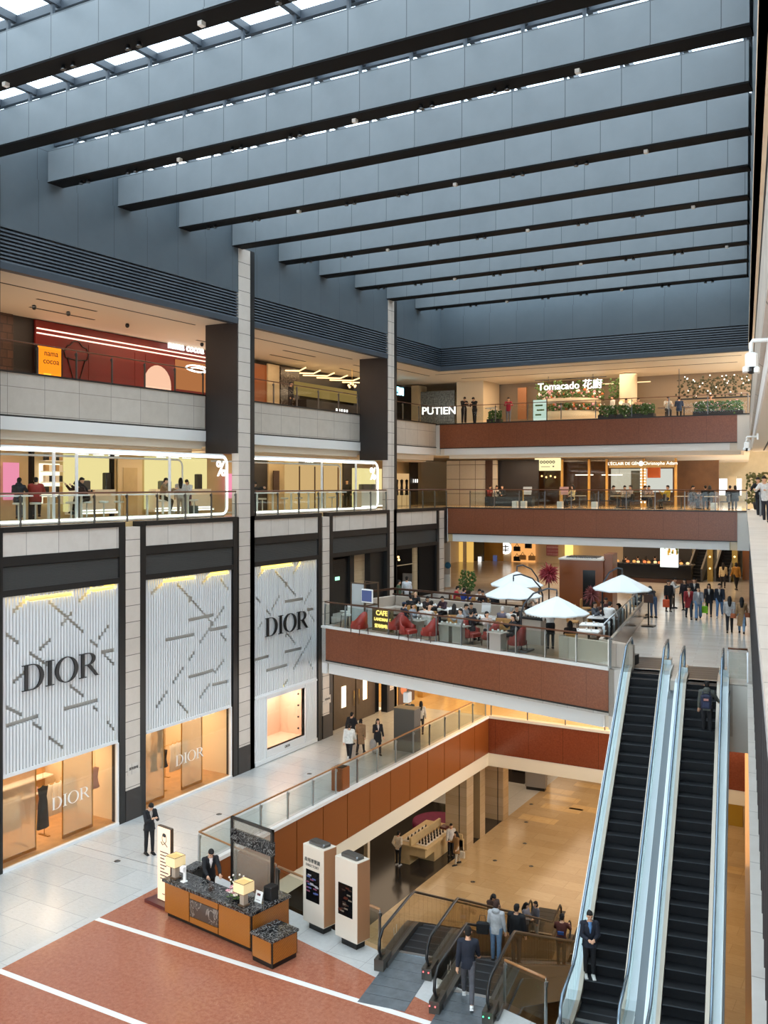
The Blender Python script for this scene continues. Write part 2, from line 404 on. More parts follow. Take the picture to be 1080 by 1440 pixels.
# ------------------------------------------------------------------ left facade, ground to third floor
bays = [(20.0-6.58, 25.83-6.58), (20.7, 25.83), (27.2, 32.5), (33.98, 39.1), (40.4, 45.95), (47.0, 52.1)]
cols = [(19.4, 20.3, 'tall'), (26.15, 26.95, 'low'), (32.88, 33.68, 'tall'), (39.5, 40.3, 'low'), (46.1, 46.75, 'tall'), (52.3, 53.1, 'low')]
fr = MB(); st = MB(); lv = MB(); pl = MB()
for (y0, y1) in bays[1:]:
    fr.box(-.35, y0-.3, 0, .04, y0, Z3+.02).box(-.35, y1, 0, .04, y1+.3, Z3+.02)
    fr.box(-.35, y0, 11.04, .06, y1, Z3+.02).box(-.3, y0, 9.93, .03, y1, 10.26).box(-.3, y0, 8.95, .03, y1, 9.16).box(-.32, y0, 11.0, -.2, y1, 8.9)
    st.box(-.25, y0, 10.26, .0, y1, 11.04)
    for k in range(16):
        z = 9.18+k*.047; lv.add([(-.02, y0, z), (-.02, y1, z), (-.1, y1, z+.035), (-.1, y0, z+.035), (-.02, y0, z-.012), (-.02, y1, z-.012)], [(0, 1, 2, 3), (4, 5, 1, 0)])
    lv.box(-.2, y0, 9.16, -.11, y1, 9.93, 1)
struct(fr.build('wall_left', 'black_metal'))
struct(st.build('wall_left_stone', 'limestone_yz'))
struct(lv.build('wall_left_louvre', ['slate_louvre', 'louvre_gap']))
for (y0, y1, kind) in cols:
    zt = ZR+.05 if kind == 'tall' else 11.02
    c = MB().box(-.35, y0, 1.15, .03, y1, zt, 0).box(-.35, y0, 0, .05, y1, 1.15, 1)
    if kind == 'tall':
        c.box(-1.84, y0, 13.98, -.35, y1+.3, ZC, 2).box(-.4, y1, 0, .04, y1+.3, ZR+.05, 3).box(-.4, y0-.06, 13.98, -.01, y0, ZC, 2)
        c.box(-.35, y0-.05, 0, .045, y0, Z3, 3)
    struct(c.build('column', ['column_stone', 'fin_brown', 'fin_brown', 'black_metal']))
    if y0 in (26.15, 39.5):
        p = thing('wall_plaque', {26.15: 'small engraved plaque on the first stone column beside the nearest boutique', 39.5: 'small engraved plaque on the stone column beside the brown double doors'}[y0], 'plaque', (.03, (y0+y1)/2, 1.9))
        MB().box(0, -.3, -.2, .012, .3, .2).build('plate', 'limestone_yz', p)
        textmesh('lettering', '置地廣場', .12, 'letter_black', .003, p, facing(0, 1, 0, (.016, 0, .02)))
# tall black strip left of first tall column etc. is part of the columns; wall behind the shops
struct(MB().box(-9.2, YF, -.3, -9, 84, 25).build('wall_left_outer', 'cream_wall'))

# ------------------------------------------------------------------ left galleries
flat('floor_gallery_third', [(-9, YF), (-.36, YF), (-.36, 53.6), (-9, 53.6)], 10.8, Z3, 'floor_warm')
struct(MB().box(-.36, YF, 11.0, .02, 20.4, Z3+.02).box(-.36, 52.1, 9.0, .0, 53.6, Z3).build('trim_1', 'black_metal'))
flat('floor_gallery_fourth', [(-9, YF), (-2.0, YF), (-2.0, 55.7), (-9, 55.7)], 14.3, Z4, 'soffit')
segs = [(YF, 32.85), (33.98, 46.1), (47.05, 55.7)]
for (y0, y1) in segs:
    struct(MB().box(-2.0, y0, 15.06, -1.84, y1, Z4).build('parapet', 'parapet_stone'))
    struct(MB().box(-2.0, y0, Z4, -1.78, y1, Z4+.06).box(-2.0, y0, 15.0, -1.8, y1, 15.06).build('parapet_trim', 'black_metal'))
    struct(MB().box(-2.3, y0, 14.53, -1.79, y1, 15.0).build('trim_2', 'white_paint'))
    struct(MB().box(-3.0, y0, 14.2, -2.02, y1, 14.32).box(-3.6, y0, 14.1, -2.6, y1, 14.22).build('trim_2', 'soffit'))
# fourth-floor ceiling all round
cl = MB().box(-9, YF, ZC, -.28, 53.0, ZC+.3)
cl.box(-9, 53.0, ZC, rwall(52.7, .3), 84, ZC+.3).box(-.28, YF, 19.70, -.2, 53.0, 19.72)
struct(cl.build('ceiling_gallery', 'soffit'))
sl = MB()
for (y0, y1) in segs:
    sl.box(-2.2, y0+.3, ZC-.012, -2.12, y1-.3, ZC)
    for k in range(int((y1-max(y0, 12))/6)): sl.box(-3.5, max(y0, 12)+1+k*6, ZC-.012, -3.38, max(y0, 12)+4+k*6, ZC).box(-5.1, max(y0, 12)+2+k*6, ZC-.012, -4.98, max(y0, 12)+5.4+k*6, ZC)
sl.box(-1.5, 54.9, ZC-.012, 17.2, 54.98, ZC).box(-1, 57.8, ZC-.012, 16.5, 57.9, ZC)
struct(sl.build('ceiling_slot', 'dark_slot'))
# shop wall line behind the galleries
struct(MB().box(-7.4, YF, Z4, -7.1, 62.6, ZC).build('wall_left_fourth', 'fin_brown'))
struct(MB().box(-6.4, YF, Z3, -6.2, 62.0, 14.3).build('wall_left_third', 'beige_wall'))

# ------------------------------------------------------------------ roof
TOPZ = 24.75
b = MB().box(-.25, YF, 20.98, 0, 52.9, ZR, 0).box(-.45, YF, ZR, -.06, 52.9, TOPZ, 0)
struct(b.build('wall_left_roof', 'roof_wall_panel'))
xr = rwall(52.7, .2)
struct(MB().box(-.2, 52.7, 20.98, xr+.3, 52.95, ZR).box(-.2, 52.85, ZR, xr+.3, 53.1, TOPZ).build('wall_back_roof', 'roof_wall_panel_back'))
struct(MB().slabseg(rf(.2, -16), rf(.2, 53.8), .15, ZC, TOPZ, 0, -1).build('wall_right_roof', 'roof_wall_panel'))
def louv(p0, p1, name, nrm):
    m = MB(); (x0, y0), (x1, y1) = p0, p1; nx, ny = nrm
    n = 9; h = (20.98-19.85)/n
    for k in range(n):
        z = 19.845+k*h
        m.add([(x0, y0, z), (x1, y1, z), (x1-nx*.03, y1-ny*.03, z+h*.55), (x0-nx*.03, y0-ny*.03, z+h*.55), (x0-nx*.12, y0-ny*.12, z), (x1-nx*.12, y1-ny*.12, z)], [(0, 1, 2, 3), (4, 5, 1, 0)])
    m.quad((x0-nx*.13, y0-ny*.13, 19.8), (x1-nx*.13, y1-ny*.13, 19.8), (x1-nx*.13, y1-ny*.13, 20.98), (x0-nx*.13, y0-ny*.13, 20.98), 1)
    return struct(m.build(name, ['louvre', 'louvre_gap']))
louv((0, YF), (0, 52.84), 'wall_left_roof_louvre', (1, 0))
louv((-.14, 52.7), (xr, 52.7), 'wall_back_roof_louvre', (0, -1))
struct(MB().box(-.3, YF, 19.62, .01, 52.7, 19.84).box(-.3, 52.69, 19.62, xr+.2, 53.0, 19.84).build('trim_3', 'louvre'))
BY = [23.0+3.38*k for k in range(-10, 9)]
for k_, y_ in ((8, 16.68), (9, 20.02), (10, 23.2), (11, 26.45)): BY[k_] = y_
for k, y in enumerate(BY):
    x1 = rwall(y, .2)
    b = MB().box(-.05, y-.6, ZR+.07, x1, y-.02, 24.02, 0)
    b.box(-.05, y-.63, ZR+.05, x1, y+.02, ZR+.09, 0)
    b.box(-.05, y-.62, ZR, x1, y+.01, ZR+.05, 1)
    bm = struct(b.build('roof_beam', ['roof_beam_panel', 'beam_black']))
    if y > 12 and k % 2 == 0:
        n = 0
        for j in range(9):
            x = 1.2+j*1.6*1.35
            if x > x1-.6: break
            m = MB()
            if j % 3 == 2: m.box(x, y-.36, ZR-.10, x+.12, y-.22, ZR)
            else:
                for q in (0, .34): m.lathe([(.045, -.02), (.07, -.1), (.075, -.13), (.06, -.13)], (x+q, y-.29, ZR), 10)
            m.build('spotlight' if j % 3 != 2 else 'junction_box', 'offwhite' if j % 3 == 2 else 'steel_dark', bm)
# skylight bars and panes above the beams
b = MB(); g = MB()
x = -.2
xs = [1.19+1.6*k for k in range(-1, 18)]
for k in range(len(BY)-1):
    y0, y1 = BY[k], BY[k+1]
    for xx in xs:
        if xx < rwall(y0, .2): b.box(xx-.07, y0, 24.3, xx+.07, y1, 24.5)
        if xx < rwall(y0, .2): b.box(xx-.04, y1-.58, 24.0, xx+.04, y1-.5, 24.4)
    for yy in (y0+.9, y1-.28): b.box(-.05, yy-.07, 24.26, rwall(yy, .2), yy+.07, 24.48)
struct(b.build('skylight_bars', 'louvre'))
g.prism([(-.3, YF), (rwall(YF, .3), YF), (rwall(53, .3), 53.0), (-.3, 53.0)], 24.5, 24.52)
struct(g.build('window_2', 'glass_sky'))
# ------------------------------------------------------------------ right side galleries
def rslab(name, u0, u1, v0, v1, z0, z1, m): return flat(name, [rf(u0, v0), rf(u1, v0), rf(u1, v1), rf(u0, v1)], z0, z1, m)
rslab('ceiling_gallery_right', .19, 9, -14, 53.7, ZC, ZC+.25, 'soffit')
rslab('parapet_right', .27, .4, -14, 55.5, 15.06, Z4, 'stone_xz')
rslab('parapet_right_trim', .25, .4, -14, 55.5, Z4, Z4+.06, 'black_metal')
rslab('trim_4', .36, .7, -14, 55.4, 14.55, 15.05, 'white_paint')
rslab('floor_gallery_right_fourth', .4, 9, -14, 58, 14.5, Z4-.05, 'soffit')
rslab('trim_5', .95, 1.02, -14, 56, 14.48, 14.5, 'dark_slot')
rslab('floor_gallery_right_third', .16, 9, -14, 60, 10.6, Z3, 'floor_band')
rslab('trim_6', .12, .75, -14, 53.5, Z3, Z3+.1, 'limestone_yz')
rslab('wall_right_third', 7, 7.2, -14, 84, Z3, ZC, 'cream_wall')
fins = MB()
for k in range(60):
    v = 5+k*.85
    p = [rf(.24, v), rf(.36, v), rf(.36, v+.12), rf(.24, v+.12)]; fins.prism(p, Z2+.25, 10.6)
struct(fins.build('wall_right_fins', 'fin_brown'))
rslab('wall_right', .36, .5, 4, 75, Z2, 10.6, 'fin_brown')
rslab('wall_right_ledge', .09, .26, 4, 33.6, Z2-.25, Z2+.04, 'limestone_yz')
rslab('wall_right_lower', .2, .5, 4, 33.6, 0, Z2-.25, 'offwhite')
rslab('trim_7', .02, .2, 8, 47.9, -.4, .05, 'veneer_light')

# ------------------------------------------------------------------ second-floor terrace
P1 = (16.09, 33.79); P0 = (1.42, 37.32)
e1 = rf(-4.35, 34.75); e2 = rf(-2.35, 34.6); e3 = rf(-2.35, 33.6); e4 = rf(.3, 33.45)
poly2 = [P0, P1, e1, e2, e3, e4, rf(.34, 84), (-9, 84), (-9, 40.35), (-.2, 40.35), (1.42, 39.6)]
flat('floor_terrace', poly2, 4.3, Z2, 'floor_terrace')
flat('ceiling_arcade', [(-9, 40.4), (-.2, 40.4), (1.5, 39.6), (1.5, 37.5), (16.0, 34.1), rf(-4.2, 35.3), rf(.3, 35.1), rf(.3, 84), (-9, 84)], 3.8, 4.3, 'soffit')
def pt(t, off=0.): 
    dx, dy = P1[0]-P0[0], P1[1]-P0[1]; l = math.hypot(dx, dy)
    return (P0[0]+dx*t/l+dy/l*off, P0[1]+dy*t/l-dx/l*off)
LT = math.hypot(P1[0]-P0[0], P1[1]-P0[1])
struct(MB().slabseg(pt(.28, .02), pt(LT, .02), .12, 4.46, Z2-.07, 0, 1).build('terrace_fascia_granite', 'fascia_granite'))
struct(MB().slabseg(pt(0, 0), pt(.28, 0), .12, 3.8, Z2, 0, 1).slabseg((1.42, 39.6), P0, .12, 3.8, Z2, 0, 1).slabseg(pt(0, .06), pt(LT+.02, .06), .2, Z2-.07, Z2+.03, 0, 1).build('terrace_edge', 'white_paint'))
struct(MB().slabseg(pt(.28, .04), pt(LT, .04), .1, 4.4, 4.46, 0, 1).build('terrace_trim', 'black_metal'))
struct(MB().slabseg(pt(.3, -.15), pt(LT-.3, -.15), .2, 3.8, 4.4, 0, 1).build('terrace_soffit_fascia', 'white_paint'))
struct(MB().slabseg(P1, e1, .1, 3.8, Z2, 0, 1).build('terrace_end', 'offwhite'))
struct(MB().slabseg(rf(-.55, 33.5), rf(.2, 33.45), .1, 3.8, Z2, 0, 1).build('terrace_end', 'offwhite'))
# cafe floor boards
flat('floor_cafe', [pt(.4, -.3), pt(LT-.4, -.3), rf(-5.0, 50.5), (6.2, 50.5), (1.0, 48.5), (1.0, 40.5)], Z2, Z2+.012, 'floor_cafe')
# arcade below the terrace: back wall with gold shopfronts
struct(MB().box(-9, 74, 0, 26, 74.3, 3.8).build('wall_back_arcade', 'beige_wall'))
# ------------------------------------------------------------------ back bridges
def bridge(y, z, x0, x1, name, zb, zw, glassdark):
    struct(MB().box(x0, y-.02, zb, x1, y+.1, z-.05).build(name+'_fascia_granite', glassdark))
    struct(MB().box(x0, y-.03, zb-.05, x1, y+.12, zb).box(x0-.3, y-.04, z-.05, x1+.9, y+.2, z+.02).build(name+'_trim', 'black_metal'))
    struct(MB().box(x0+.3, y+.05, zw, x1-.4, y+.25, zb-.05).build(name+'_soffit_fascia', 'white_paint'))
    struct(MB().box(x1, y, zw, x1+.75, y+.3, z-.05).box(x0-.55, y, zw, x0, y+.3, z-.05).build(name+'_end', 'offwhite'))
bridge(53.6, Z3, .05, 17.2, 'bridge_third', 9.6, 9.1, 'fascia_granite')
flat('floor_bridge_third', [(-9, 53.7), (rwall(53.7, .3), 53.7), (rwall(84, .3), 84), (-9, 84)], 9.1, Z3, 'floor_warm')
bridge(55.7, Z4, -1.55, 16.85, 'bridge_fourth', 15.0, 14.55, 'fascia_granite')
flat('floor_bridge_fourth', [(-9, 55.8), (rwall(55.8, .3), 55.8), (rwall(84, .3), 84), (-9, 84)], 14.5, Z4, 'soffit')
struct(MB().box(-1.0, 55.95, 14.3, 17.0, 57.0, 14.5).build('trim_8', 'soffit'))
# ------------------------------------------------------------------ far walls and the glazed front behind the viewer
struct(MB().box(-9, 84, -.3, 30, 84.3, ZC).build('wall_back', 'beige_wall'))
struct(MB().box(-9.2, YF-.2, -.3, 0, YF, 25).build('wall_front', 'offwhite'))
b = MB()
for k in range(12): b.box(0+k*2.6, YF-.2, 0, .12+k*2.6, YF, 25)
for k in range(8): b.box(0, YF-.2, k*3.2, 30, YF, k*3.2+.14)
struct(b.build('window_3_frame', 'steel_dark'))
struct(MB().box(0, YF-.12, 0, 30, YF-.1, 25).build('window_3', 'glass_sky'))

# ------------------------------------------------------------------ camera, sky, lamps
cam = bpy.data.cameras.new('camera'); co = bpy.data.objects.new('camera', cam); COL.objects.link(co); SC.camera = co
cam.sensor_fit = 'VERTICAL'; cam.sensor_height = 36; cam.lens = 36*1341/1440.; cam.shift_y = -38/1440.; cam.clip_end = 500
co.location = (CAMX, 0, HC); co.rotation_euler = (PI/2, 0, YAW)
w = bpy.data.worlds.new('sky'); SC.world = w; w.use_nodes = True; nt = w.node_tree; N, L = nt.nodes.new, nt.links.new
bg = nt.nodes['Background']
tc = N('ShaderNodeTexCoord'); n = N('ShaderNodeTexNoise'); n.inputs['Scale'].default_value = 3.5; n.inputs['Detail'].default_value = 4
L(tc.outputs['Generated'], n.inputs['Vector'])
r = N('ShaderNodeValToRGB'); r.color_ramp.elements[0].position = .42; r.color_ramp.elements[1].position = .6
r.color_ramp.elements[0].color = (.80, .89, .96, 1); r.color_ramp.elements[1].color = (1, 1, 1, 1)
L(n.outputs['Fac'], r.inputs['Fac']); L(r.outputs['Color'], bg.inputs['Color'])
bg.inputs['Strength'].default_value = 7.0
SC.view_settings.view_transform = 'Standard'; SC.view_settings.look = 'None'; SC.view_settings.gamma = 1; SC.view_settings.exposure = 0.02
SC.cycles.max_bounces = 7; SC.cycles.diffuse_bounces = 4; SC.cycles.transparent_max_bounces = 24; SC.cycles.caustics_reflective = False; SC.cycles.caustics_refractive = False
SC.cycles.sample_clamp_indirect = 6.0; SC.cycles.use_denoising = True
WARM = 'ffe0bc'
# ceiling lamps of the galleries, arcades and basement
for y in range(16, 56, 8):
    area('gallery_lamp', (-4.6, y+2, ZC-.05), 3.0, 5, 120, WARM)
    area('gallery_lamp', (-4.2, y+2, 14.15), 2.6, 5, 104, 'ffdcae')
for x in range(1, 17, 5):
    area('gallery_lamp', (x+2, 59, ZC-.05), 4, 4, 208, WARM)
    area('gallery_lamp', (x+2, 58.5, 14.28), 4, 3, 192, WARM)
    area('gallery_lamp', (x+1, 66, 9.05), 4, 14, 336, WARM)
    area('arcade_lamp', (x+1, 46, 3.78), 4, 8, 208, 'ffd8a2')
    area('arcade_lamp', (x+1, 62, 3.78), 4, 18, 336, 'ffd8a2')
for y in (42, 50, 60, 70): area('arcade_lamp', (-4, y, 3.78), 6, 6, 208, 'ffd8a2')
for y in (28, 38, 48, 58, 70):
    area('basement_lamp', (0, y, -2.7), 5, 7, 140, WARM)
for x in (8, 14): area('basement_lamp', (x, 56, -2.7), 4, 12, 235, WARM)
area('basement_lamp', (14, 16, -2.7), 8, 6, 280, WARM)
for v in range(0, 56, 10): 
    p = rf(3.2, v+4); area('gallery_lamp', (p[0], p[1], ZC-.05), 3, 6, 120, WARM); area('gallery_lamp', (p[0], p[1], 14.4), 3, 6, 120, WARM)
# ------------------------------------------------------------------ railings
def railing(label, pts, z, step=1.67, hm='wood_rail', pm='steel', gm='glass_rail', h=1.1, group=None, hr=.035, ends=True, foot=.1):
    r = thing('glass_railing', label, 'railing', (pts[0][0], pts[0][1], z), 0, group)
    L = [(p[0]-pts[0][0], p[1]-pts[0][1]) for p in pts]
    MB().tube([(x, y, h) for x, y in L], (hr*1.0) if not isinstance(hr, tuple) else hr, 8, smooth=True).build('handrail', hm, r)
    for i in range(len(L)-1):
        (x0, y0), (x1, y1) = L[i], L[i+1]; d = math.hypot(x1-x0, y1-y0); n = max(1, round(d/step)); ux, uy = (x1-x0)/d, (y1-y0)/d
        for k in range(n+1):
            if k == 0 and i > 0: continue
            q = k*d/n
            a = math.atan2(uy, ux); T = Matrix.Translation((x0+ux*q, y0+uy*q, 0)) @ Matrix.Rotation(a, 4, 'Z')
            MB().box(-.02, -.035, 0, .02, .035, h-.09, 0, T).box(-.03, .0, h-.2, .03, .06, h-.1, 0, T).cyl((x0+ux*q, y0+uy*q, h-.1), (x0+ux*q, y0+uy*q, h), .012, 6).build('post', pm, r)
            if k < n:
                a0 = (x0+ux*(q+.04), y0+uy*(q+.04)); a1 = (x0+ux*(q+d/n-.04), y0+uy*(q+d/n-.04))
                MB().slabseg(a0, a1, .014, foot, h-.12).build('glass_panel', gm, r)
    return r
GL = 'glass railings of the left galleries'
railing('glass railing with dark wood handrail before the percent coffee lounge, nearest run', [(.0, 18.2), (0, 32.7)], Z3+.02, 1.67, 'wood_rail', 'steel_dark')
railing('glass railing with dark wood handrail between the two tall columns, third floor', [(.0, 34.1), (0, 45.9)], Z3+.02, 1.67, 'wood_rail', 'steel_dark')
railing('glass railing running round the far corner onto the third floor bridge', [(.0, 47.1), (.0, 53.5), (17.7, 53.5)], Z3+.02, 1.67, 'wood_rail', 'steel_dark')
railing('glass railing on the fourth floor in front of the red dessert shop', [(-1.92, 16.5), (-1.92, 32.8)], Z4+.05, 1.9, 'wood_rail', 'steel_dark', 'glass_clear', 1.08, None, .025)
railing('glass railing on the fourth floor before the herringbone lamp restaurant', [(-1.92, 34.1), (-1.92, 46.0)], Z4+.05, 1.9, 'wood_rail', 'steel_dark', 'glass_clear', 1.08, None, .025)
railing('glass railing along the fourth floor bridge before the flower cafe', [(-1.92, 47.1), (-1.92, 55.6), (17.4, 55.8)], Z4+.05, 2.1, 'wood_rail', 'steel_dark', 'glass_clear', 1.08, None, .025)
railing('glass railing with wood handrail along the white walkway above the veneer panels', [(5.18, 47.7), (5.18, 24.3), (9.0, line_c(9)+.02)], .05, 1.68, 'wood_rail_light', 'steel')
railing('glass railing with wood handrail behind the two directory pillars', [(9.1, line_c(9.1)+.02), (13.2, line_c(13.2)+.02)], .02, 1.5, 'wood_rail_light', 'steel')
railing('amber lit glass railing over the far granite edge of the void', [(5.4, VYB+.12), (18.0, VYB+.12)], .05, 2.2, 'steel_dark', 'steel_dark', 'glass_clear', 1.05)
railing('glass railing along the cafe terrace front above the granite band', [pt(.1, -.1), pt(LT-.05, -.1), rf(-4.5, 34.85)], Z2+.03, 1.32, 'wood_rail', 'steel')
railing('short glass railing with wood handrail right of the rising escalators, upper landing', [rf(-.52, 34.15), rf(.1, 34.1)], Z2, 1.2, 'wood_rail', 'steel')
railing('short glass railing with copper handrail right of the descending escalators', [(17.2, 21.45), (18.35, 21.15)], .02, 1.2, 'wood_rail_light', 'steel')
railing('slim glass railing on the right hand third floor gallery', [rf(.62, 42.5), rf(.62, 53.2)], Z3+.1, 1.8, 'wood_rail', 'steel_dark', 'glass_clear')

# ------------------------------------------------------------------ lit frames of the coffee lounge
def rrect(y0, y1, z0, z1, r, x, openl=False):
    pts = []
    cs = [((y1-r, z0+r), -90), ((y1-r, z1-r), 0)] + ([] if openl else [((y0+r, z1-r), 90), ((y0+r, z0+r), 180)])
    if openl: pts.append((x, y0, z0))
    for (c, a0) in cs:
        for k in range(5):
            a = math.radians(a0+k*22.5); pts.append((x, c[0]+r*math.cos(a), c[1]+r*math.sin(a)))
    if openl: pts.append((x, y0, z1))
    return pts
def ledframe(label, y0, y1, openl, mull):
    t = thing('lounge_surround', label, 'illuminated surround', (-.3, y0, Z3))
    MB().tube([(0, p[1]-y0, p[2]-Z3) for p in rrect(y0, y1, 11.37, 13.78, .3, 0, openl)], .04, 8, closed=not openl).build('light_tube', 'led_white', t)
    MB().tube([(-.1, p[1]-y0, p[2]-Z3) for p in rrect(y0, y1+.06, 11.3, 13.86, .3, 0, openl)], .07, 6, closed=not openl).build('casing', 'white_paint', t)
    MB().tube([(-2.2, p[1]-y0, p[2]-Z3) for p in rrect(y0, y1-.4, 11.3, 13.7, .3, 0, openl)], .04, 6, closed=not openl).build('rear_casing', 'white_paint', t)
    MB().box(-2.2, 0, 2.52, -.1, y1-y0-.3, 2.56).build('canopy_glass', 'glass_clear', t)
    for y in mull: MB().box(-.12, y-y0-.04, .15, -.04, y-y0+.04, 2.6).build('mullion', 'white_paint', t)
    MB().box(-.1, .1, .15, -.085, y1-y0-.1, 2.55).build('glass_pane', 'glass_clear', t)
    return t
f1 = ledframe('white glowing rounded frame of the coffee lounge left of the first tall column', 17.5, 32.5, True, (23.13, 24.16, 28.97))
f2 = ledframe('white glowing rounded frame of the coffee lounge between the two tall columns', 34.05, 45.5, True, (40.02, 43.3))
for (px, py, l) in ((311, 660, 'glowing white percent sign hung in the frame left of the first tall column'), (524.5, 667, 'glowing white percent sign hung in the frame beside the second tall column')):
    p = onx(px, py, -.22)
    o = textmesh('percent_sign', '%', .95, 'sign_white', .03, None, facing(0, 1, 0, (0, 0, 0)), bold=.002); o.location = p
    tag(o, l, 'sign')
    h = MB().cyl((0, 0, .3), (0, 0, 13.75-p[2]), .008, 5).build('hanger_rod', 'steel', o)

# ------------------------------------------------------------------ fashion boutique: slatted screens
mat('screen_white', 'dcdedf', .4)
mat('screen_back', 'b9b7b2', .6)
PAT = [
 # bay 1 (crop x, y): top line, bottom line, segments
 dict(x0=5, x1=460, top=(328, -.11), bot=(1030, -.297), seg=[(170,345,320,475),(105,550,175,600),(345,505,380,530),(405,560,450,600),(15,470,70,515),(260,680,320,725),(350,760,380,780),(15,755,75,790),(110,820,145,845),(175,880,235,925),(410,815,445,850),
   (45,385,105,325),(295,350,350,297),(225,440,265,395),(135,540,190,490),(45,660,90,620),(375,500,425,440),(385,550,450,538),(230,772,375,735),(15,832,135,795),(100,340,270,318),(350,305,455,290)]),
 dict(x0=28, x1=440, top=(322, -.114), bot=(1058, -.29), seg=[(222,522,355,495),(118,615,255,590),(335,570,425,553),(218,800,350,765),(340,838,425,818),(280,630,410,450),(220,722,255,675),(70,945,125,860),(145,830,200,750),(275,905,335,825),(350,785,405,715),(52,390,105,340),(285,350,335,298),(220,440,250,400),(170,345,350,545),(385,320,425,370),(385,585,420,625),(165,905,225,975),(100,330,260,312),(330,300,430,287)]),
 dict(x0=548, x1=845, top=(258, -.10), bot=(893, -.313), seg=[(685,432,780,418),(550,710,615,692),(685,675,775,655),(605,762,705,735),(800,472,838,466),(625,475,665,400),(560,570,590,520),(780,450,820,375),(725,765,820,605),(680,840,705,805),(685,370,705,335),(690,600,705,580),(560,315,600,265),(730,295,765,240),(645,285,745,405),(555,405,580,435),(600,465,625,495),(705,590,745,640),(805,480,835,525),(805,715,830,760),(580,268,730,250)]),
]
def screen(idx, y0, y1, z0, z1, label):
    P = PAT[idx]; W = y1-y0; n = 38
    t = thing('slatted_screen', label, 'facade screen', (0, y0, 0))
    b = MB()
    for k in range(n):
        s = (k+.5)/n; cx = P['x0']+s*(P['x1']-P['x0'])
        top = P['top'][0]+P['top'][1]*(cx-P['x0']); bot = P['bot'][0]+P['bot'][1]*(cx-P['x0'])
        gaps = []
        for (a0, b0, a1, b1) in P['seg']:
            if a0 <= cx <= a1:
                yy = b0+(b1-b0)*(cx-a0)/(a1-a0); tt = (yy-top)/(bot-top)
                zz = z1-tt*(z1-z0); gaps.append((zz-.075, zz+.075))
        gaps.sort(); zc = z0+.06; y = s*W
        for g0, g1 in gaps+[(z1-.02, z1)]:
            if g0 > zc+.03: b.box(-.11, y-.041, zc, -.02, y+.041, g0)
            zc = max(zc, g1)
    b.build('slats', 'screen_white', t)
    MB().box(-.24, 0, z0, -.2, W, z1).build('backing', 'screen_back', t)
    MB().box(-.24, 0, z0-.06, .0, W, z0+.06).box(-.24, -.02, z0, -.02, .04, z1).box(-.24, W-.04, z0, -.02, W+.02, z1).build('frame', 'screen_white', t)
    MB().box(-.19, .05, z1-.07, -.13, W-.05, z1-.02).build('light_strip', 'sign_yellow', t)
    MB().box(-.19, W*.35, z0+.07, -.15, W*.55, z0+.1).box(-.19, .02, z0+.07, -.15, .3, z0+.1).box(-.19, W-.3, z0+.07, -.15, W-.04, z0+.1).build('light_strip', 'sign_yellow', t)
    area('screen_lamp', (-.155, (y0+y1)/2, z1-.08), .05, W-.2, 26, 'ffd25e')
    return t
screen(0, 20.74, 25.8, 3.1, 8.96, 'white slatted metal screen on the nearest boutique bay, big black letters on it')
screen(1, 27.28, 32.4, 3.08, 8.96, 'white slatted metal screen without lettering on the middle boutique bay')
screen(2, 34.03, 39.0, 3.1, 8.96, 'white slatted metal screen with black letters on the farthest boutique bay')
# big serif letters built from outlines, unit height
def arc(cx, cy, rx, ry, a0, a1, n=14): return [(cx+rx*math.cos(math.radians(a0+(a1-a0)*k/n)), cy+ry*math.sin(math.radians(a0+(a1-a0)*k/n))) for k in range(n+1)]
def ring2(mb, outer, inner, d, T):
    n = len(outer); vs = []; fs = []
    for z in (0, d):
        vs += [(x, y, z) for x, y in outer]+[(x, y, z) for x, y in inner]
    for i in range(n-1):
        a, b = i, i+1
        fs += [(2*n+a, 2*n+b, 3*n+b, 3*n+a), (a, n+a, n+b, b), (a, b, 2*n+b, 2*n+a), (n+a, 3*n+a, 3*n+b, n+b)]
    fs += [(0, 2*n, 3*n, n), (n-1, 2*n-1, 4*n-1, 3*n-1)]
    mb.add(vs, fs, 0, False, T)
def letter(ch, d=.06):
    b = MB(); I = Matrix.Identity(4)
    def rc(x0, y0, x1, y1): b.box(x0, y0, 0, x1, y1, d)
    def serif(cx, y, w, up): 
        rc(cx-w/2, y, cx+w/2, y+.03*up) if up > 0 else rc(cx-w/2, y-.03, cx+w/2, y)
    if ch == 'I': rc(.1, 0, .23, 1); serif(.165, 0, .34, 1); serif(.165, 1, .34, -1); w = .33
    elif ch == 'D':
        rc(.1, 0, .23, 1); serif(.14, 0, .28, 1); serif(.14, 1, .28, -1); rc(.23, 0, .42, .03); rc(.23, .97, .42, 1)
        ring2(b, arc(.4, .5, .48, .5, -90, 90), arc(.4, .5, .33, .47, -90, 90), d, I); w = .92
    elif ch == 'O':
        ring2(b, arc(.5, .5, .5, .52, 0, 360, 32), arc(.5, .5, .35, .49, 0, 360, 32), d, I); w = 1.0
    elif ch == 'R':
        rc(.1, 0, .23, 1); serif(.165, 0, .32, 1); serif(.14, 1, .28, -1); rc(.23, .97, .42, 1); rc(.23, .49, .42, .52)
        ring2(b, arc(.4, .745, .34, .255, -90, 90), arc(.4, .745, .2, .228, -90, 90), d, I)
        b.prism([(.36, .5), (.52, .5), (.86, .03), (.95, .0), (.76, 0)], 0, d); w = .95
    return b, w
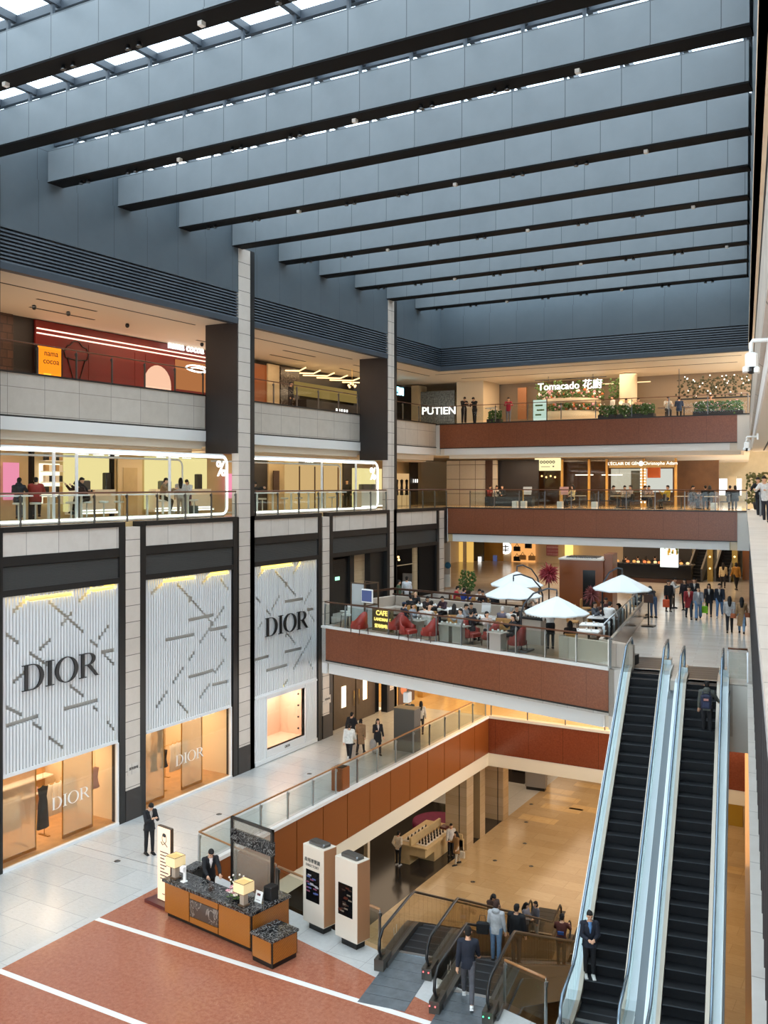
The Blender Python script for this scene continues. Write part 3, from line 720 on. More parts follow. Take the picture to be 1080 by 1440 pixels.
def bigsign(label, y0, z0, h, x, m='letter_black', d=.06, width=None, name='wall_sign'):
    t = thing(name, label, 'sign', (x, y0, z0)); pos = 0
    lay = []
    for ch in 'DIOR':
        b, w = letter(ch, d); lay.append((ch, b, pos)); pos += w+.06
    k = (width or pos*h)/pos
    for ch, b, p in lay:
        o = b.build('letter', m, t); o.location = (0, p*k, 0); o.scale = (k, h, 1)
        o.rotation_euler = (PI/2, 0, PI/2)
    return t
bigsign('large black serif letters on the nearest white slatted screen', 21.45, 5.75, .86, .02, width=3.45)
bigsign('black serif letters on the farthest white slatted screen', 34.78, 5.72, .84, .02, width=3.5)

# boutique interiors
glow('lamp_shop', 'ffe3b8', 3.)
scrim('scrim', 'e2d8c8', .66)
mat('cloth_white', 'e9e2d6', .8); mat('cloth_black', '17171a', .75); mat('cloth_grey', '8d8a88', .8); mat('cloth_tan', 'b59468', .8)
mat('cloth_pink', 'c9a2a0', .8); mat('brass', 'b08d4a', .3, 1.0); mat('display_pink', 'e9cdb9', .6); mat('star_gold', 'd9ac50', .5)
def dress(name, m, h=1.1, w=.4, parent=None):
    prof = [(.03, h), (.05, h-.03), (w*.5, h-.07), (w*.42, h-.25), (w*.34, h-.42), (w*.42, h-.6), (w*.55, .0)]
    b = MB(); n = 14; vs = []; fs = []
    for i, (r, z) in enumerate(prof):
        for k in range(n):
            a = 2*PI*k/n; wv = 1+.1*math.cos(5*a)*(i/6.)
            vs.append((.32*r*math.sin(a)*wv, r*math.cos(a)*wv, z))
    for i in range(len(prof)-1):
        for k in range(n): fs.append((i*n+k, (i+1)*n+k, (i+1)*n+(k+1) % n, i*n+(k+1) % n))
    fs += [tuple(range(n)), tuple(len(vs)-n+k for k in reversed(range(n)))]
    b.add(vs, fs, 0, True)
    b2 = MB().tube([(0, -w*.42, h-.07), (0, 0, h), (0, w*.42, h-.07)], .008, 5).tube([(0, 0, h), (0, 0, h+.05), (0, .03, h+.08), (0, .0, h+.11)], .006, 5)
    o = b.build(name, m, parent); b2.build('hanger', 'brass', o)
    return o
def shop(i, y0, y1):
    x1 = -5.2
    struct(MB().box(x1, y0-.3, .03, -.02, y1+.3, .06).build('floor_boutique', 'floor_oak'))
    struct(MB().box(x1-.1, y0-.3, 0, x1, y1+.3, 3.3).box(x1, y1+.15, 0, -.3, y1+.25, 3.3).box(x1, y0-.25, 0, -.3, y0-.15, 3.3).build('wall_boutique', 'cream_wall'))
    struct(MB().box(x1, y0-.3, 3.12, -.24, y1+.3, 3.3).build('ceiling_boutique', 'cream_wall'))
    struct(MB().box(-.1, y0, 0, .06, y1, .1).box(-.1, y1-.06, .1, .04, y1, 3.05).build('trim_9', 'screen_white'))
    struct(MB().box(-.06, y0, .1, -.045, y1, 3.05).build('window_%d' % (4+i), 'glass_shop'))
    area('boutique_lamp', (-2.6, (y0+y1)/2, 3.1), 4, y1-y0-.5, 330, 'ffe6c8')
shop(0, 20.7, 25.8); shop(1, 27.2, 32.4)
for k, (y0, y1, l) in enumerate([(21.0, 22.45, 'left of the black dress'), (23.62, 25.0, 'right of the black dress')]):
    tag(MB().box(-.5, y0, .12, -.48, y1, 3.1).box(-.51, y0, .09, -.47, y1, .2, 1).box(-.51, y0-.015, .1, -.47, y0+.015, 3.1, 1).box(-.51, y1-.015, .1, -.47, y1+.015, 3.1, 1).build('scrim_panel', ['scrim', 'brass']), 'translucent beige window panel in the nearest boutique, '+l, 'window screen')
for k, (y0, y1, l) in enumerate([(27.5, 28.75, 'left of the black tops'), (29.8, 31.05, 'right of the black tops')]):
    tag(MB().box(-.5, y0, .12, -.48, y1, 3.1).box(-.51, y0, .09, -.47, y1, .2, 1).box(-.51, y0-.015, .1, -.47, y0+.015, 3.1, 1).box(-.51, y1-.015, .1, -.47, y1+.015, 3.1, 1).build('scrim_panel', ['scrim', 'brass']), 'translucent beige window panel in the middle boutique, '+l, 'window screen')
def rack(label, x, y0, y1, z):
    t = thing('clothes_rail', label, 'clothes rail', (x, y0, .06)); L_ = y1-y0
    MB().tube([(0, 0, 0), (0, 0, z), (0, L_, z), (0, L_, 0)], .015, 6).build('frame', 'brass', t)
    MB().box(-.25, -.05, 0, .25, .05, .03).box(-.25, L_-.05, 0, .25, L_+.05, .03).build('foot', 'brass', t)
    return t
rack('brass clothes rail behind the left beige panel of the nearest boutique', -1.4, 20.9, 22.6, 1.75)
rack('brass clothes rail behind the right beige panel of the nearest boutique', -1.4, 23.6, 25.1, 1.75)
rack('brass clothes rail behind the left beige panel of the middle boutique', -1.4, 27.4, 28.8, 1.75)
rack('tall brass clothes rail in the middle of the middle boutique', -2.4, 28.6, 30.9, 2.25)
rack('brass clothes rail behind the right beige panel of the middle boutique', -1.3, 29.5, 31.2, 1.75)
dw = dress('hanging_dress', 'cloth_white', 1.15, .34); tag(dw, 'x', 'dress')
def hang(src, x, y, z, label, group, sc=1.): return copytree(src, (x, y, z), None, label, group, sc)
dw.location = (-1.4, 21.05, .68); dw['label'] = 'pale dress hanging on the rail behind the left beige panel, nearest boutique'; dw['group'] = 'dresses behind the left panel, nearest boutique'
for k in range(1, 6): hang(dw, -1.4, 21.05+k*.27, .68, dw['label'], dw['group'])
for k in range(5): hang(dw, -1.4, 23.8+k*.27, .68, 'pale dress hanging on the rail behind the right beige panel, nearest boutique', 'dresses behind the right panel, nearest boutique')
for k in range(5): hang(dw, -1.4, 27.55+k*.25, .66, 'pale dress hanging on the rail behind the left beige panel, middle boutique', 'dresses behind the left panel, middle boutique')
for k in range(4): hang(dw, -1.3, 30.15+k*.27, .66, 'pale dress hanging on the rail behind the right beige panel, middle boutique', 'dresses behind the right panel, middle boutique')
db = dress('hanging_dress', 'cloth_black', 1.5, .46); tag(db, 'long black dress hanging in the nearest boutique between two beige panels', 'dress'); db.location = (-.75, 22.98, .62)
MB().cyl((0, 0, 1.6), (0, 0, 2.45), .006, 5).build('hanging_wire', 'brass', db)
dt = dress('hanging_blouse', 'cloth_black', .75, .4); tag(dt, 'black top hanging left of the other black top, middle boutique', 'top'); dt.location = (-1.3, 29.05, .95)
hang(dt, -1.3, 29.65, .95, 'black top hanging just left of the right beige panel, middle boutique', None)
for k, m in enumerate(('cloth_black', 'cloth_tan', 'cloth_black', 'cloth_white', 'cloth_tan', 'cloth_black')):
    o = dress('hanging_coat', m, 1.05, .36); o.location = (-2.4, 28.8+k*.36, 1.2)
    tag(o, ['black', 'tan', 'black', 'white', 'tan', 'black'][k]+' coat on the tall rail of the middle boutique, place %s from left' % ['first', 'second', 'third', 'fourth', 'fifth', 'sixth'][k], 'coat')
dp = dress('hanging_blouse', 'cloth_pink', .8, .42); tag(dp, 'dusty pink top hanging at the right end of the nearest boutique window', 'top'); dp.location = (-.9, 25.5, 1.3)
MB().cyl((0, 0, .9), (0, 0, 1.75), .006, 5).build('hanging_wire', 'brass', dp)
t = thing('display_table', 'oval pale display table at the left end of the nearest boutique', 'table', (-2.9, 21.6, .06))
MB().lathe([(.03, .86), (.62, .86), (.65, .9), (.65, .93), (.02, .93)], (0, 0, 0), 20).build('tabletop', 'cloth_white', t); MB().lathe([(.3, 0), (.3, .03), (.05, .06), (.05, .86)], (0, 0, 0), 12).build('pedestal', 'brass', t)
for k in range(4):
    o = MB().lathe([(.02, 0), (.09, .005), (.15, .03), (.145, .035), (.08, .012)], (0, 0, 0), 14).build('plate', 'cloth_tan'); o.location = (-2.9+.25*math.cos(k*1.6), 21.6+.33*math.sin(k*1.6), 1.0)
    tag(o, 'small tan display plate on the oval table of the nearest boutique', 'plate', 'plates on the oval display table')
t = thing('shelf_unit', 'low wall shelf with bags at the right end of the nearest boutique', 'shelf', (-3.6, 24.0, .06))
MB().box(-.25, -.9, .75, .25, 1.7, .8).box(-.25, -.9, 1.3, .25, 1.7, 1.35).build('shelf', 'cloth_white', t); MB().box(-.24, -.9, 0, -.2, 1.7, 2.4).build('back_panel', 'floor_oak', t)
for k, m in enumerate(('cloth_black', 'cloth_tan', 'cloth_pink')):
    b = MB().bev(-.1, -.14, 0, .1, .14, .2, .03).tube([(0, -.09, .2), (0, -.07, .32), (0, .07, .32), (0, .09, .2)], .01, 5)
    o = b.build('handbag', m); o.location = (-3.6, 23.6+k*.7, .86); tag(o, ('black', 'tan', 'pink')[k]+' handbag on the low wall shelf of the nearest boutique', 'handbag')
# lettering on the glass
for (y0, z, l, wd) in ((22.75, 1.42, 'white serif lettering on the nearest boutique window, mostly on the right panel', 1.75), (28.95, 1.35, 'white serif lettering on the middle boutique window before the black tops', 1.75)):
    bigsign(l, y0, z, .42, -.04, 'white_paint', .006, wd, 'window_lettering')
o = textmesh('lit_sign', 'OUTSIDE', .42, 'sign_white', .02, None, facing(0, 1, 0, (0, 0, 0)), bold=.01); o.location = (-.4, 30.9, 3.0); tag(o, 'reflection of a glowing white word, built as letters under the middle slatted screen', 'sign')  # glowing letters added to imitate a reflected word
# third bay: solid panels around a display box
t = thing('display_window', 'pink display box with gold stars in white panelling under the farthest screen', 'shop window', (0, 34.03, 0))
W = 4.97; a0, a1, b0, b1 = .9, 3.95, .55, 2.85
p = MB()
p.box(-.2, 0, .02, 0, a0, 3.04).box(-.2, a1, .02, 0, W, 3.04).box(-.2, a0, .02, 0, a1, b0).box(-.2, a0, b1, 0, a1, 3.04)
for k in range(7): p.box(0, .06+k*.12, .25, .012, .12+k*.12, 3.0)
for k in range(7): p.box(0, a1+.1+k*.12, .25, .012, a1+.16+k*.12, 3.0)
p.box(0, 0, .02, .05, W, .2).box(0, a0-.05, .2, .03, a0, 3.04).box(0, a1, .2, .03, a1+.05, 3.04).box(0, 0, 3.0, .04, W, 3.08)
sur = p.build('surround', 'screen_white', t)
MB().box(-1.5, a0, b0, -1.45, a1, b1).box(-1.5, a0, b0-.03, -.02, a1, b0).box(-1.5, a0-.03, b0, -.02, a0, b1).box(-1.5, a1, b0, -.02, a1+.03, b1).box(-1.5, a0, b1, -.2, a1, b1+.03).build('niche', 'display_pink', t); nic = bpy.data.objects['niche']
MB().box(-.06, a0, b0, -.05, a1, b1).build('pane', 'glass_shop', t)
textmesh('lettering', 'DIOR', .17, 'letter_black', .004, sur, facing(0, 1, 0, (.012, 2.5, .38)))
s = MB(); random.seed(4)
for k in range(30):
    y = a0+.1+random.random()*1.5; z = b0+.35+random.random()*1.85; r = .2; a = random.random()
    pts = []
    for q in range(8):
        rr = r if q % 2 == 0 else r*.55; pts.append((rr*math.cos(a+q*PI/4), rr*math.sin(a+q*PI/4)))
    T = Matrix.Translation((-1.43+random.random()*.06, y, z)) @ Matrix.Rotation(PI/2, 4, 'Z') @ Matrix.Rotation(PI/2, 4, 'X')
    ring2(s, pts+[pts[0]], [(u*.7, v*.7) for u, v in pts]+[(pts[0][0]*.7, pts[0][1]*.7)], .03, T)
s.build('star_backdrop', 'star_gold', t)
for k in range(4): MB().ball((-.25, a1-.2, b0+.35+k*.55), .05, 8, 6).build('spotlight', 'letter_black', nic)
area('display_lamp', (-.7, 36.5, 2.8), 1.2, 2.6, 85, 'fff0e6')
b = MB().bev(-.08, -.16, 0, .08, .16, .2, .02).tube([(0, -.1, .2), (0, -.07, .3), (0, .07, .3), (0, .1, .2)], .012, 5)
o = b.build('handbag', 'cloth_black'); o.location = (-1.2, 35.2, 1.55); tag(o, 'small black handbag floating before gold stars in the pink display box', 'handbag')
MB().cyl((0, 0, .3), (0, 0, 1.3), .004, 4).build('hanging_wire', 'brass', o)
# bays 4 and 5 : dark door fronts, brown doors below the terrace
b = MB(); b.box(-.6, 40.4, 0, -.5, 45.95, 3.8); struct(b.build('wall_left_recess', 'beam_black'))
mat('door_bronze', '4a3a28', .35, .4, var=.2, scale=3)
for k, (ya, yb, l) in enumerate(((41.2, 43.3, 'left leaf of the tall bronze double door below the terrace'), (43.4, 45.4, 'right leaf of the tall bronze double door below the terrace'))):
    t = thing('door', l, 'door', (-.5, ya, 0)); MB().box(0, 0, 0, .08, yb-ya, 3.1).build('leaf', 'door_bronze', t)
    MB().box(.08, (yb-ya)*.35, 1.0, .1, (yb-ya)*.55, 2.1).build('pane', 'lamp_shop', t); MB().cyl((.14, (yb-ya)*(.9 if k == 0 else .1), .9), (.14, (yb-ya)*(.9 if k == 0 else .1), 1.7), .02, 6).build('handle', 'brass', t)
    MB().box(.07, .1, 2.95, .1, yb-ya-.1, 3.0).build('light_strip', 'led_warm', t)
b = MB(); b.box(-.7, 40.4, Z2, -.6, 45.95, 9.2, 0).box(-.6, 40.5, Z2, -.45, 42.6, 8.75, 1).box(-.6, 42.6, Z2, -.3, 43.0, 9, 1).box(-.6, 43.0, Z2, -.55, 44.5, 9, 2).box(-.6, 44.5, Z2, -.2, 45.95, 9, 1)
for k in range(12): b.box(-.45, 40.7, 8.0+k*.06, -.43, 42.4, 8.03+k*.06, 1)
struct(b.build('wall_left_recess', ['beam_black', 'black_metal', 'travertine']))
tag(MB().box(-.44, 41.35, 7.68, -.41, 41.75, 7.86).build('exit_sign', glow('exit_green', '9fe8c0', 2.)), 'small glowing green exit sign over the dark door on the terrace', 'sign')
b = MB(); b.box(-4, 47.0, Z2, -3.9, 52.1, 9.2, 0).box(-4, 52.0, Z2, -.3, 52.1, 9.2, 0).box(-.3, 50.0, Z2, -.1, 52.1, 8.95, 1).box(-.34, 49.6, Z2, -.2, 50.0, 8.95, 2).box(-.34, 47.0, 7.95, -.28, 49.6, 8.0, 2).box(-4, 47, 9.0, -.3, 52.1, 9.1, 0)
struct(b.build('wall_left_recess', ['fin_brown', 'beam_black', 'travertine']))
t = thing('chandelier', 'amber glass chandelier inside the dark restaurant doorway', 'chandelier', (-1.2, 48.6, 8.3)); 
for k in range(10): MB().ball((.3*math.cos(k*2.4), .5*math.sin(k*1.7), .1*math.sin(k*3)), .07, 8, 6).build('globe', 'led_warm', t)
MB().cyl((0, 0, 0), (0, 0, .7), .02, 6).box(-.3, -.5, .05, .3, .5, .07).build('frame', 'brass', t)

# ------------------------------------------------------------------ escalators
def prof(v, va, za, vb, zb):
    f, g = (.8, .8) if zb > za else (1.6, .9)
    if v <= va+f: return za
    if v >= vb-g: return zb
    t = (v-va-f)/(vb-va-f-g)
    return za+(zb-za)*t
def escalator(label, u0, wd, va, za, vb, zb, hand, deck, clad, group, glassm='glass_rail', bal=.98):
    """va = near comb, vb = far comb, u0..u0+wd the steps"""
    x0, y0 = rf(u0+wd/2, va); t = thing('escalator', label, 'escalator', (x0, y0, 0), RTH, group)
    P = lambda v: prof(v, va, za, vb, zb)
    L_ = vb-va; n = int(L_/.4)
    for k in range(n):
        v = va+(k+.5)*L_/n; z = P(v); dz = (zb-za)/n
        zl = min(P(v-.3), P(v+.3))-.06
        b = MB().box(-wd/2+.01, v-va-L_/n/2, min(z-.04, zl), wd/2-.01, v-va+L_/n/2, z, 0).box(-wd/2+.012, v-va-(L_/n/2 if zb > za else -L_/n/2+.05), z-.01, wd/2-.012, v-va-(L_/n/2-.05 if zb > za else -L_/n/2), z+.003, 1)
        b.build('step', ['step_black', 'step_edge'], t)
    vs = [va-.9]+[va+L_*k/40 for k in range(41)]+[vb+.9]
    for s in (-1, 1):
        xi = s*(wd/2); d1 = xi+s*.10; d2 = xi+s*.33
        sk = MB(); gl = MB(); dk = MB(); cl = MB()
        for i in range(len(vs)-1):
            a, b_ = vs[i], vs[i+1]; za_, zb_ = P(a), P(b_); A, B = a-va, b_-va
            def strip(mb, p, q, h0, h1): mb.add([(p, A, za_+h0), (p, B, zb_+h0), (q, B, zb_+h1), (q, A, za_+h1)], [(0, 1, 2, 3)])
            def solid(mb, xa, xb, ha, hb):
                vv = [(xa, A, za_+ha), (xb, A, za_+ha), (xb, B, zb_+ha), (xa, B, zb_+ha), (xa, A, za_+hb), (xb, A, za_+hb), (xb, B, zb_+hb), (xa, B, zb_+hb)]
                mb.add(vv, [(3, 2, 1, 0), (4, 5, 6, 7), (0, 1, 5, 4), (1, 2, 6, 5), (2, 3, 7, 6), (3, 0, 4, 7)])
            solid(sk, min(xi, d1), max(xi, d1), -.1, .14)
            solid(dk, min(d1, d2), max(d1, d2), .08, .13)
            gx = xi+s*.16; solid(gl, gx-.006, gx+.006, .13, bal-.05)
            solid(cl, min(d2, d2+s*.03), max(d2, d2+s*.03), -.95, .13)
        sk.build('skirt', 'steel_dark' if deck != 'silver_deck' else 'warm_skirt', t); dk.build('deck', deck, t); gl.build('balustrade_glass', glassm, t); cl.build('cladding', clad, t)
        gx = xi+s*.16; pts = []
        pts += [(gx, -.75, P(va)+.28), (gx, -1.0, P(va)+.34), (gx, -1.13, P(va)+.55), (gx, -1.08, P(va)+.8), (gx, -.85, P(va)+bal)]
        for v in vs[1:-1]: pts.append((gx, v-va, P(v)+bal))
        e = vb-va
        pts += [(gx, e+.85, P(vb)+bal), (gx, e+1.08, P(vb)+.8), (gx, e+1.13, P(vb)+.55), (gx, e+1.0, P(vb)+.34), (gx, e+.75, P(vb)+.28)]
        MB().tube(pts, .04, 8).build('handrail', hand, t)
        for vv, zz in ((-.85, P(va)), (e+.85, P(vb))):
            MB().box(gx-.13, vv-.3, zz, gx+.13, vv+.3, zz+.3).build('newel_base', deck if deck != 'silver_deck' else 'steel', t)
    # truss underneath and floor plates
    tr = MB()
    for i in range(len(vs)-1):
        a, b_ = vs[i], vs[i+1]; A, B = a-va, b_-va; za_, zb_ = P(a), P(b_); w2 = wd/2+.4
        tr.add([(-w2, A, za_-.95), (w2, A, za_-.95), (w2, B, zb_-.95), (-w2, B, zb_-.95), (-w2, A, za_-.2), (w2, A, za_-.2), (w2, B, zb_-.2), (-w2, B, zb_-.2)], [(3, 2, 1, 0), (4, 5, 6, 7)])
    tr.build('truss', 'steel_dark', t)
    for (a, b_, z) in ((-2.7, 0, za), (vb-va, vb-va+2.5, zb)):
        m = MB()
        for q in range(6): m.box(-wd/2-.12, a+(b_-a)*q/6+.008, z-.05, wd/2+.12, a+(b_-a)*(q+1)/6-.008, z+.012)
        m.build('floor_plate', 'plate_dark' if (a < 0 and zb < za) else 'plate_black', t)
        c = 0 if a < 0 else vb-va
        MB().box(-wd/2, c-.06, z+.012, wd/2, c+.06, z+.03).build('comb', 'steel', t)
    return t
mat('plate_black', '2f3235', .4, .5, var=.2, scale=3)
mat('gutter_grey', '6a7378', .4, .4)
mat('warm_skirt', 'b0a698', .35, .5)
mat('deck_bronze', '54504a', .35, .7)
glass('glass_smoke2', 'f6f2ea', .05, .98)
GU = 'rising pair of escalators'; GD = 'basement pair of escalators'
ue1 = escalator('long black stepped escalator rising to the terrace, left of the tall pair', -3.72, .96, 22.6, 0, 35.2, Z2, 'rail_silver', 'silver_deck', 'white_clad', GU)
ue2 = escalator('long black stepped escalator rising to the terrace, right of the tall pair', -1.8, .96, 21.3, 0, 33.9, Z2, 'rail_silver', 'silver_deck', 'white_clad', GU)
de1 = escalator('basement escalator beside the directory pillars, farther left of the pair', -8.7, .98, 24.2, 0, 41.0, ZB, 'rubber', 'deck_bronze', 'steel_dark', GD, 'glass_smoke2')
de2 = escalator('escalator going down to the basement carrying the man in dark navy', -6.75, .98, 22.8, 0, 39.6, ZB, 'rubber', 'deck_bronze', 'steel_dark', GD, 'glass_smoke2')
gt = MB()
for k in range(26):
    va_, vb_ = 21.5+k*.5, 22+k*.5; q = lambda v: (prof(v, 22.6, 0, 35.2, Z2)+prof(v, 21.3, 0, 33.9, Z2))/2-.12
    p = [(*rf(u, v), q(v)+dz) for dz in (-.3, 0) for (u, v) in ((-2.41, va_), (-2.15, va_), (-2.15, vb_), (-2.41, vb_))]
    gt.add(p, [(3, 2, 1, 0), (4, 5, 6, 7), (0, 1, 5, 4), (1, 2, 6, 5), (2, 3, 7, 6), (3, 0, 4, 7)])
struct(gt.build('trim_10', 'gutter_grey'))
glow('lamp_red', 'ff6b6b', 2.5); glow('lamp_green', '5dffb0', 2.5)
for (u, v, m) in ((-7.57, 23.05, 'lamp_red'), (-6.93, 21.6, 'lamp_red'), (-5.62, 21.6, 'lamp_green')):
    for q in (-.07, .07):
        x, y = rf(u+q, v); par = de1 if u < -7 else de2
        o = MB().ball((0, -.02, .22), .02, 8, 6).build('signal_lamp', m, par); 
        o.location = Matrix.Rotation(-RTH, 4, 'Z') @ (Vector((x, y, 0))-Vector(par.location))
for par in (de1, de2):
    textmesh('glass_lettering', 'L1', .34, 'white_paint', .003, par, Matrix.Translation((-.66, .15, .5)) @ Matrix.Rotation(PI/2, 4, 'Z') @ Matrix.Rotation(PI/2, 4, 'X'))
# ------------------------------------------------------------------ concierge desk and neighbours on the ground floor
def marble(name, h, vein, scale=5.):
    m, nt, b = newmat(name); N, L = nt.nodes.new, nt.links.new
    tc = N('ShaderNodeTexCoord'); n1 = N('ShaderNodeTexNoise'); n1.inputs['Scale'].default_value = scale; n1.inputs['Detail'].default_value = 9; n1.inputs['Distortion'].default_value = 2.2
    L(tc.outputs['Object'], n1.inputs['Vector'])
    r = N('ShaderNodeValToRGB'); e = r.color_ramp.elements
    e[0].position = .0; e[0].color = lin(h); e[1].position = 1; e[1].color = lin(h)
    for p, c in ((.47, h), (.5, vein), (.53, h), (.62, h), (.635, vein), (.65, h)):
        q = e.new(p); q.color = lin(c)
    L(n1.outputs['Fac'], r.inputs['Fac']); L(r.outputs['Color'], b.inputs['Base Color']); b.inputs['Roughness'].default_value = .15
marble('marble_black', '1c1c1f', '8f8d8a', 4.)
marble('marble_brown', '4a403a', '8a8078', 1.5)
veneer('walnut', 'a86a2a', '8f5520')
mat('bronze', '6b5746', .35, .6); mat('screen_black', '0c0d10', .15); mat('pillar_cream', 'd3c8b8', .45); mat('pillar_side', 'a87b58', .4)
mat('lamp_shade', 'e8d6a8', .7, emit='ffd690', es=.3); mat('column_beige', 'a89a8c', .4); mat('white_plastic', 'f0f0ee', .35); mat('black_plastic', '131314', .35)
mat('leaf', '4f6e33', .6, var=.3, scale=10); mat('petal_white', 'efe6dd', .7); mat('petal_pink', 'd99fa6', .7)
mat('menu_cream', 'f0d8b8', .5, emit='ffdcb0', es=.45); mat('burgundy', '5a2a2a', .3)
DZ = math.radians(-8.5)
t = thing('reception_desk', 'walnut concierge desk with black marble worktop on the red terrazzo', 'desk', (6.70, 21.02, 0), DZ)
Ld = 3.62
MB().box(0.05, .08, 0, Ld-.08, .72, .14).build('plinth', 'black_plastic', t)
MB().bev(-.06, -.06, 1.02, Ld+.05, .72, 1.1, .012).build('worktop', 'marble_black', t)
MB().bev(Ld-.72, .72, 1.02, Ld+.05, 1.5, 1.1, .012).build('worktop', 'marble_black', t)
MB().box(0, .02, .14, Ld, .70, 1.02).box(Ld-.7, .70, .14, Ld, 1.45, 1.02).build('carcass', 'black_plastic', t)
MB().box(.02, -.01, .14, 1.08, .03, 1.0).build('door', 'walnut', t)
MB().box(1.12, -.01, .82, 2.3, .03, 1.0).box(1.12, -.01, .14, 2.3, .03, .30).build('drawer', 'walnut', t)
MB().box(1.12, -.005, .32, 2.3, .03, .80).build('stone_panel', 'marble_brown', t)
MB().box(2.34, -.01, .14, Ld-.05, .03, 1.0).build('door', 'walnut', t)
MB().box(Ld-.02, .05, .14, Ld+.02, 1.42, 1.0).build('side_panel', 'walnut', t)
def dk(x, y, z=1.1):
    c, s = math.cos(DZ), math.sin(DZ); return (6.70+x*c-y*s, 21.02+x*s+y*c, z)
def table_lamp(label, loc):
    t = thing('table_lamp', label, 'lamp', loc, DZ)
    MB().bev(-.12, -.12, 0, .12, .12, .04, .01).build('base', 'bronze', t); MB().box(-.08, -.08, .04, .08, .08, .36).build('column', 'column_beige', t)
    b = MB(); 
    for (z0, z1) in ((.38, .66),):
        b.box(-.2, -.2, z0, .2, -.19, z1).box(-.2, .19, z0, .2, .2, z1).box(-.2, -.19, z0, -.19, .19, z1).box(.19, -.19, z0, .2, .19, z1)
    ls = b.build('lamp_shade', 'lamp_shade', t); MB().box(-.19, -.19, .6, .19, .19, .61).build('diffuser', glow('diffuser', 'ffdf98', 1.0) if 'diffuser' not in MATS else 'diffuser', ls)
    b = MB()
    for z in (.38, .66):
        b.tube([(-.2, -.2, z), (.2, -.2, z), (.2, .2, z), (-.2, .2, z)], .008, 4, closed=True, smooth=False)
    b.build('shade_frame', 'bronze', ls); return t
table_lamp('square cream table lamp at the left end of the concierge desk', dk(.22, .22))
table_lamp('square cream table lamp near the right front of the concierge desk', dk(3.12, .2))
t = thing('sanitizer_stand', 'white hand gel dispenser on the concierge desk beside the left lamp', 'dispenser', dk(.62, .2), DZ)
MB().bev(-.08, -.08, 0, .08, .08, .03, .01).build('base', 'white_plastic', t); MB().bev(-.05, .0, .03, .05, .05, .42, .01).build('stem', 'white_plastic', t); MB().bev(-.07, -.1, .3, .07, .04, .46, .02).build('head', 'white_plastic', t)
t = thing('flower_arrangement', 'low arrangement of white and pink flowers on the concierge desk', 'flowers', dk(2.72, .3), 0)
MB().lathe([(.09, 0), (.12, .06), (.11, .14), (.09, .16)], (0, 0, 0), 14).build('bowl', 'black_plastic', t)
random.seed(7); b = MB(); g = MB(); w_ = MB()
for k in range(26):
    a = random.random()*6.28; r = random.random()*.24; z = .2+random.random()*.22-r*.3
    for q in range(5):
        aa = q*1.257; w_.ball((r*math.cos(a)+.045*math.cos(aa), r*math.sin(a)+.045*math.sin(aa), z), (.032, .032, .018), 6, 4, 0 if k % 3 else 1)
for k in range(40):
    a = random.random()*6.28; r = .1+random.random()*.18; z = .1+random.random()*.15
    g.ball((r*math.cos(a), r*math.sin(a), z), (.06, .03, .015), 6, 4, 0, None)
for k in range(7):
    a = k*.9; p = [(0, 0, .15), (.06*math.cos(a), .06*math.sin(a), .4), (.2*math.cos(a), .2*math.sin(a), .62)]
    g.tube(p, .006, 4); w_.ball(p[-1], .03, 6, 4); w_.ball((p[1][0]*1.6, p[1][1]*1.6, .5), .026, 6, 4)
w_.build('blossoms', ['petal_white', 'petal_pink'], t); g.build('leaves', 'leaf', t)
t = thing('card_stand', 'small white card stand on the concierge desk behind the right lamp', 'sign', dk(3.3, .55), DZ)
MB().box(-.13, 0, 0, .13, .015, .3, 0, Matrix.Rotation(-.25, 4, 'X')).build('card', 'white_plastic', t); MB().box(-.08, -.01, .06, .08, -.004, .07, 0, Matrix.Rotation(-.25, 4, 'X')).box(-.06, -.012, .18, .06, -.004, .24, 0, Matrix.Rotation(-.25, 4, 'X')).build('print', 'burgundy', t)
t = thing('leaflet_box', 'black ribbed leaflet box on the right end of the concierge desk', 'box', dk(3.42, .95), DZ)
MB().bev(-.14, -.16, 0, .14, .16, .38, .02).build('body', 'black_plastic', t); b = MB()
for k in range(6): b.box(-.145, -.15+k*.055, .05, -.14, -.12+k*.055, .36).box(-.13+k*.045, -.165, .05, -.11+k*.045, -.16, .36)
b.build('ribs', 'steel_dark', t)
cA, cB, cC = on(276, 1211, 1.06), on(258, 1221, 1.06), on(285.5, 1214.5, 1.06); cw = math.hypot(cC[0]-cA[0], cC[1]-cA[1]); cd = math.hypot(cB[0]-cA[0], cB[1]-cA[1])
t = thing('back_cabinet', 'low black cabinet with marble top behind the concierge desk', 'cabinet', (cB[0], cB[1], 0), math.atan2(cA[1]-cB[1], cA[0]-cB[0]))
MB().box(0, -cw, 0, cd, 0, 1.0).build('carcass', 'black_plastic', t); MB().bev(-.03, -cw-.03, 1.0, cd+.03, .03, 1.06, .01).build('worktop', 'marble_black', t); MB().box(.03, -cw-.01, .1, cd*.5-.01, -cw, .95).box(cd*.5+.01, -cw-.01, .1, cd-.03, -cw, .95).build('door', 'black_metal', t)
t = thing('side_cabinet', 'small walnut cabinet with black marble top against the desk end', 'cabinet', (10.5, 20.22, 0), math.radians(-11))
MB().box(.02, .02, 0, .78, .88, .12).build('plinth', 'black_plastic', t); MB().box(0, .0, .12, .8, .9, .70).build('carcass', 'black_plastic', t)
MB().box(.04, -.012, .14, .76, .0, .68).build('door', 'walnut', t); MB().box(.8, .03, .14, .812, .87, .68).build('side_panel', 'walnut', t); MB().bev(-.04, -.04, .7, .84, .94, .76, .012).build('worktop', 'marble_black', t)
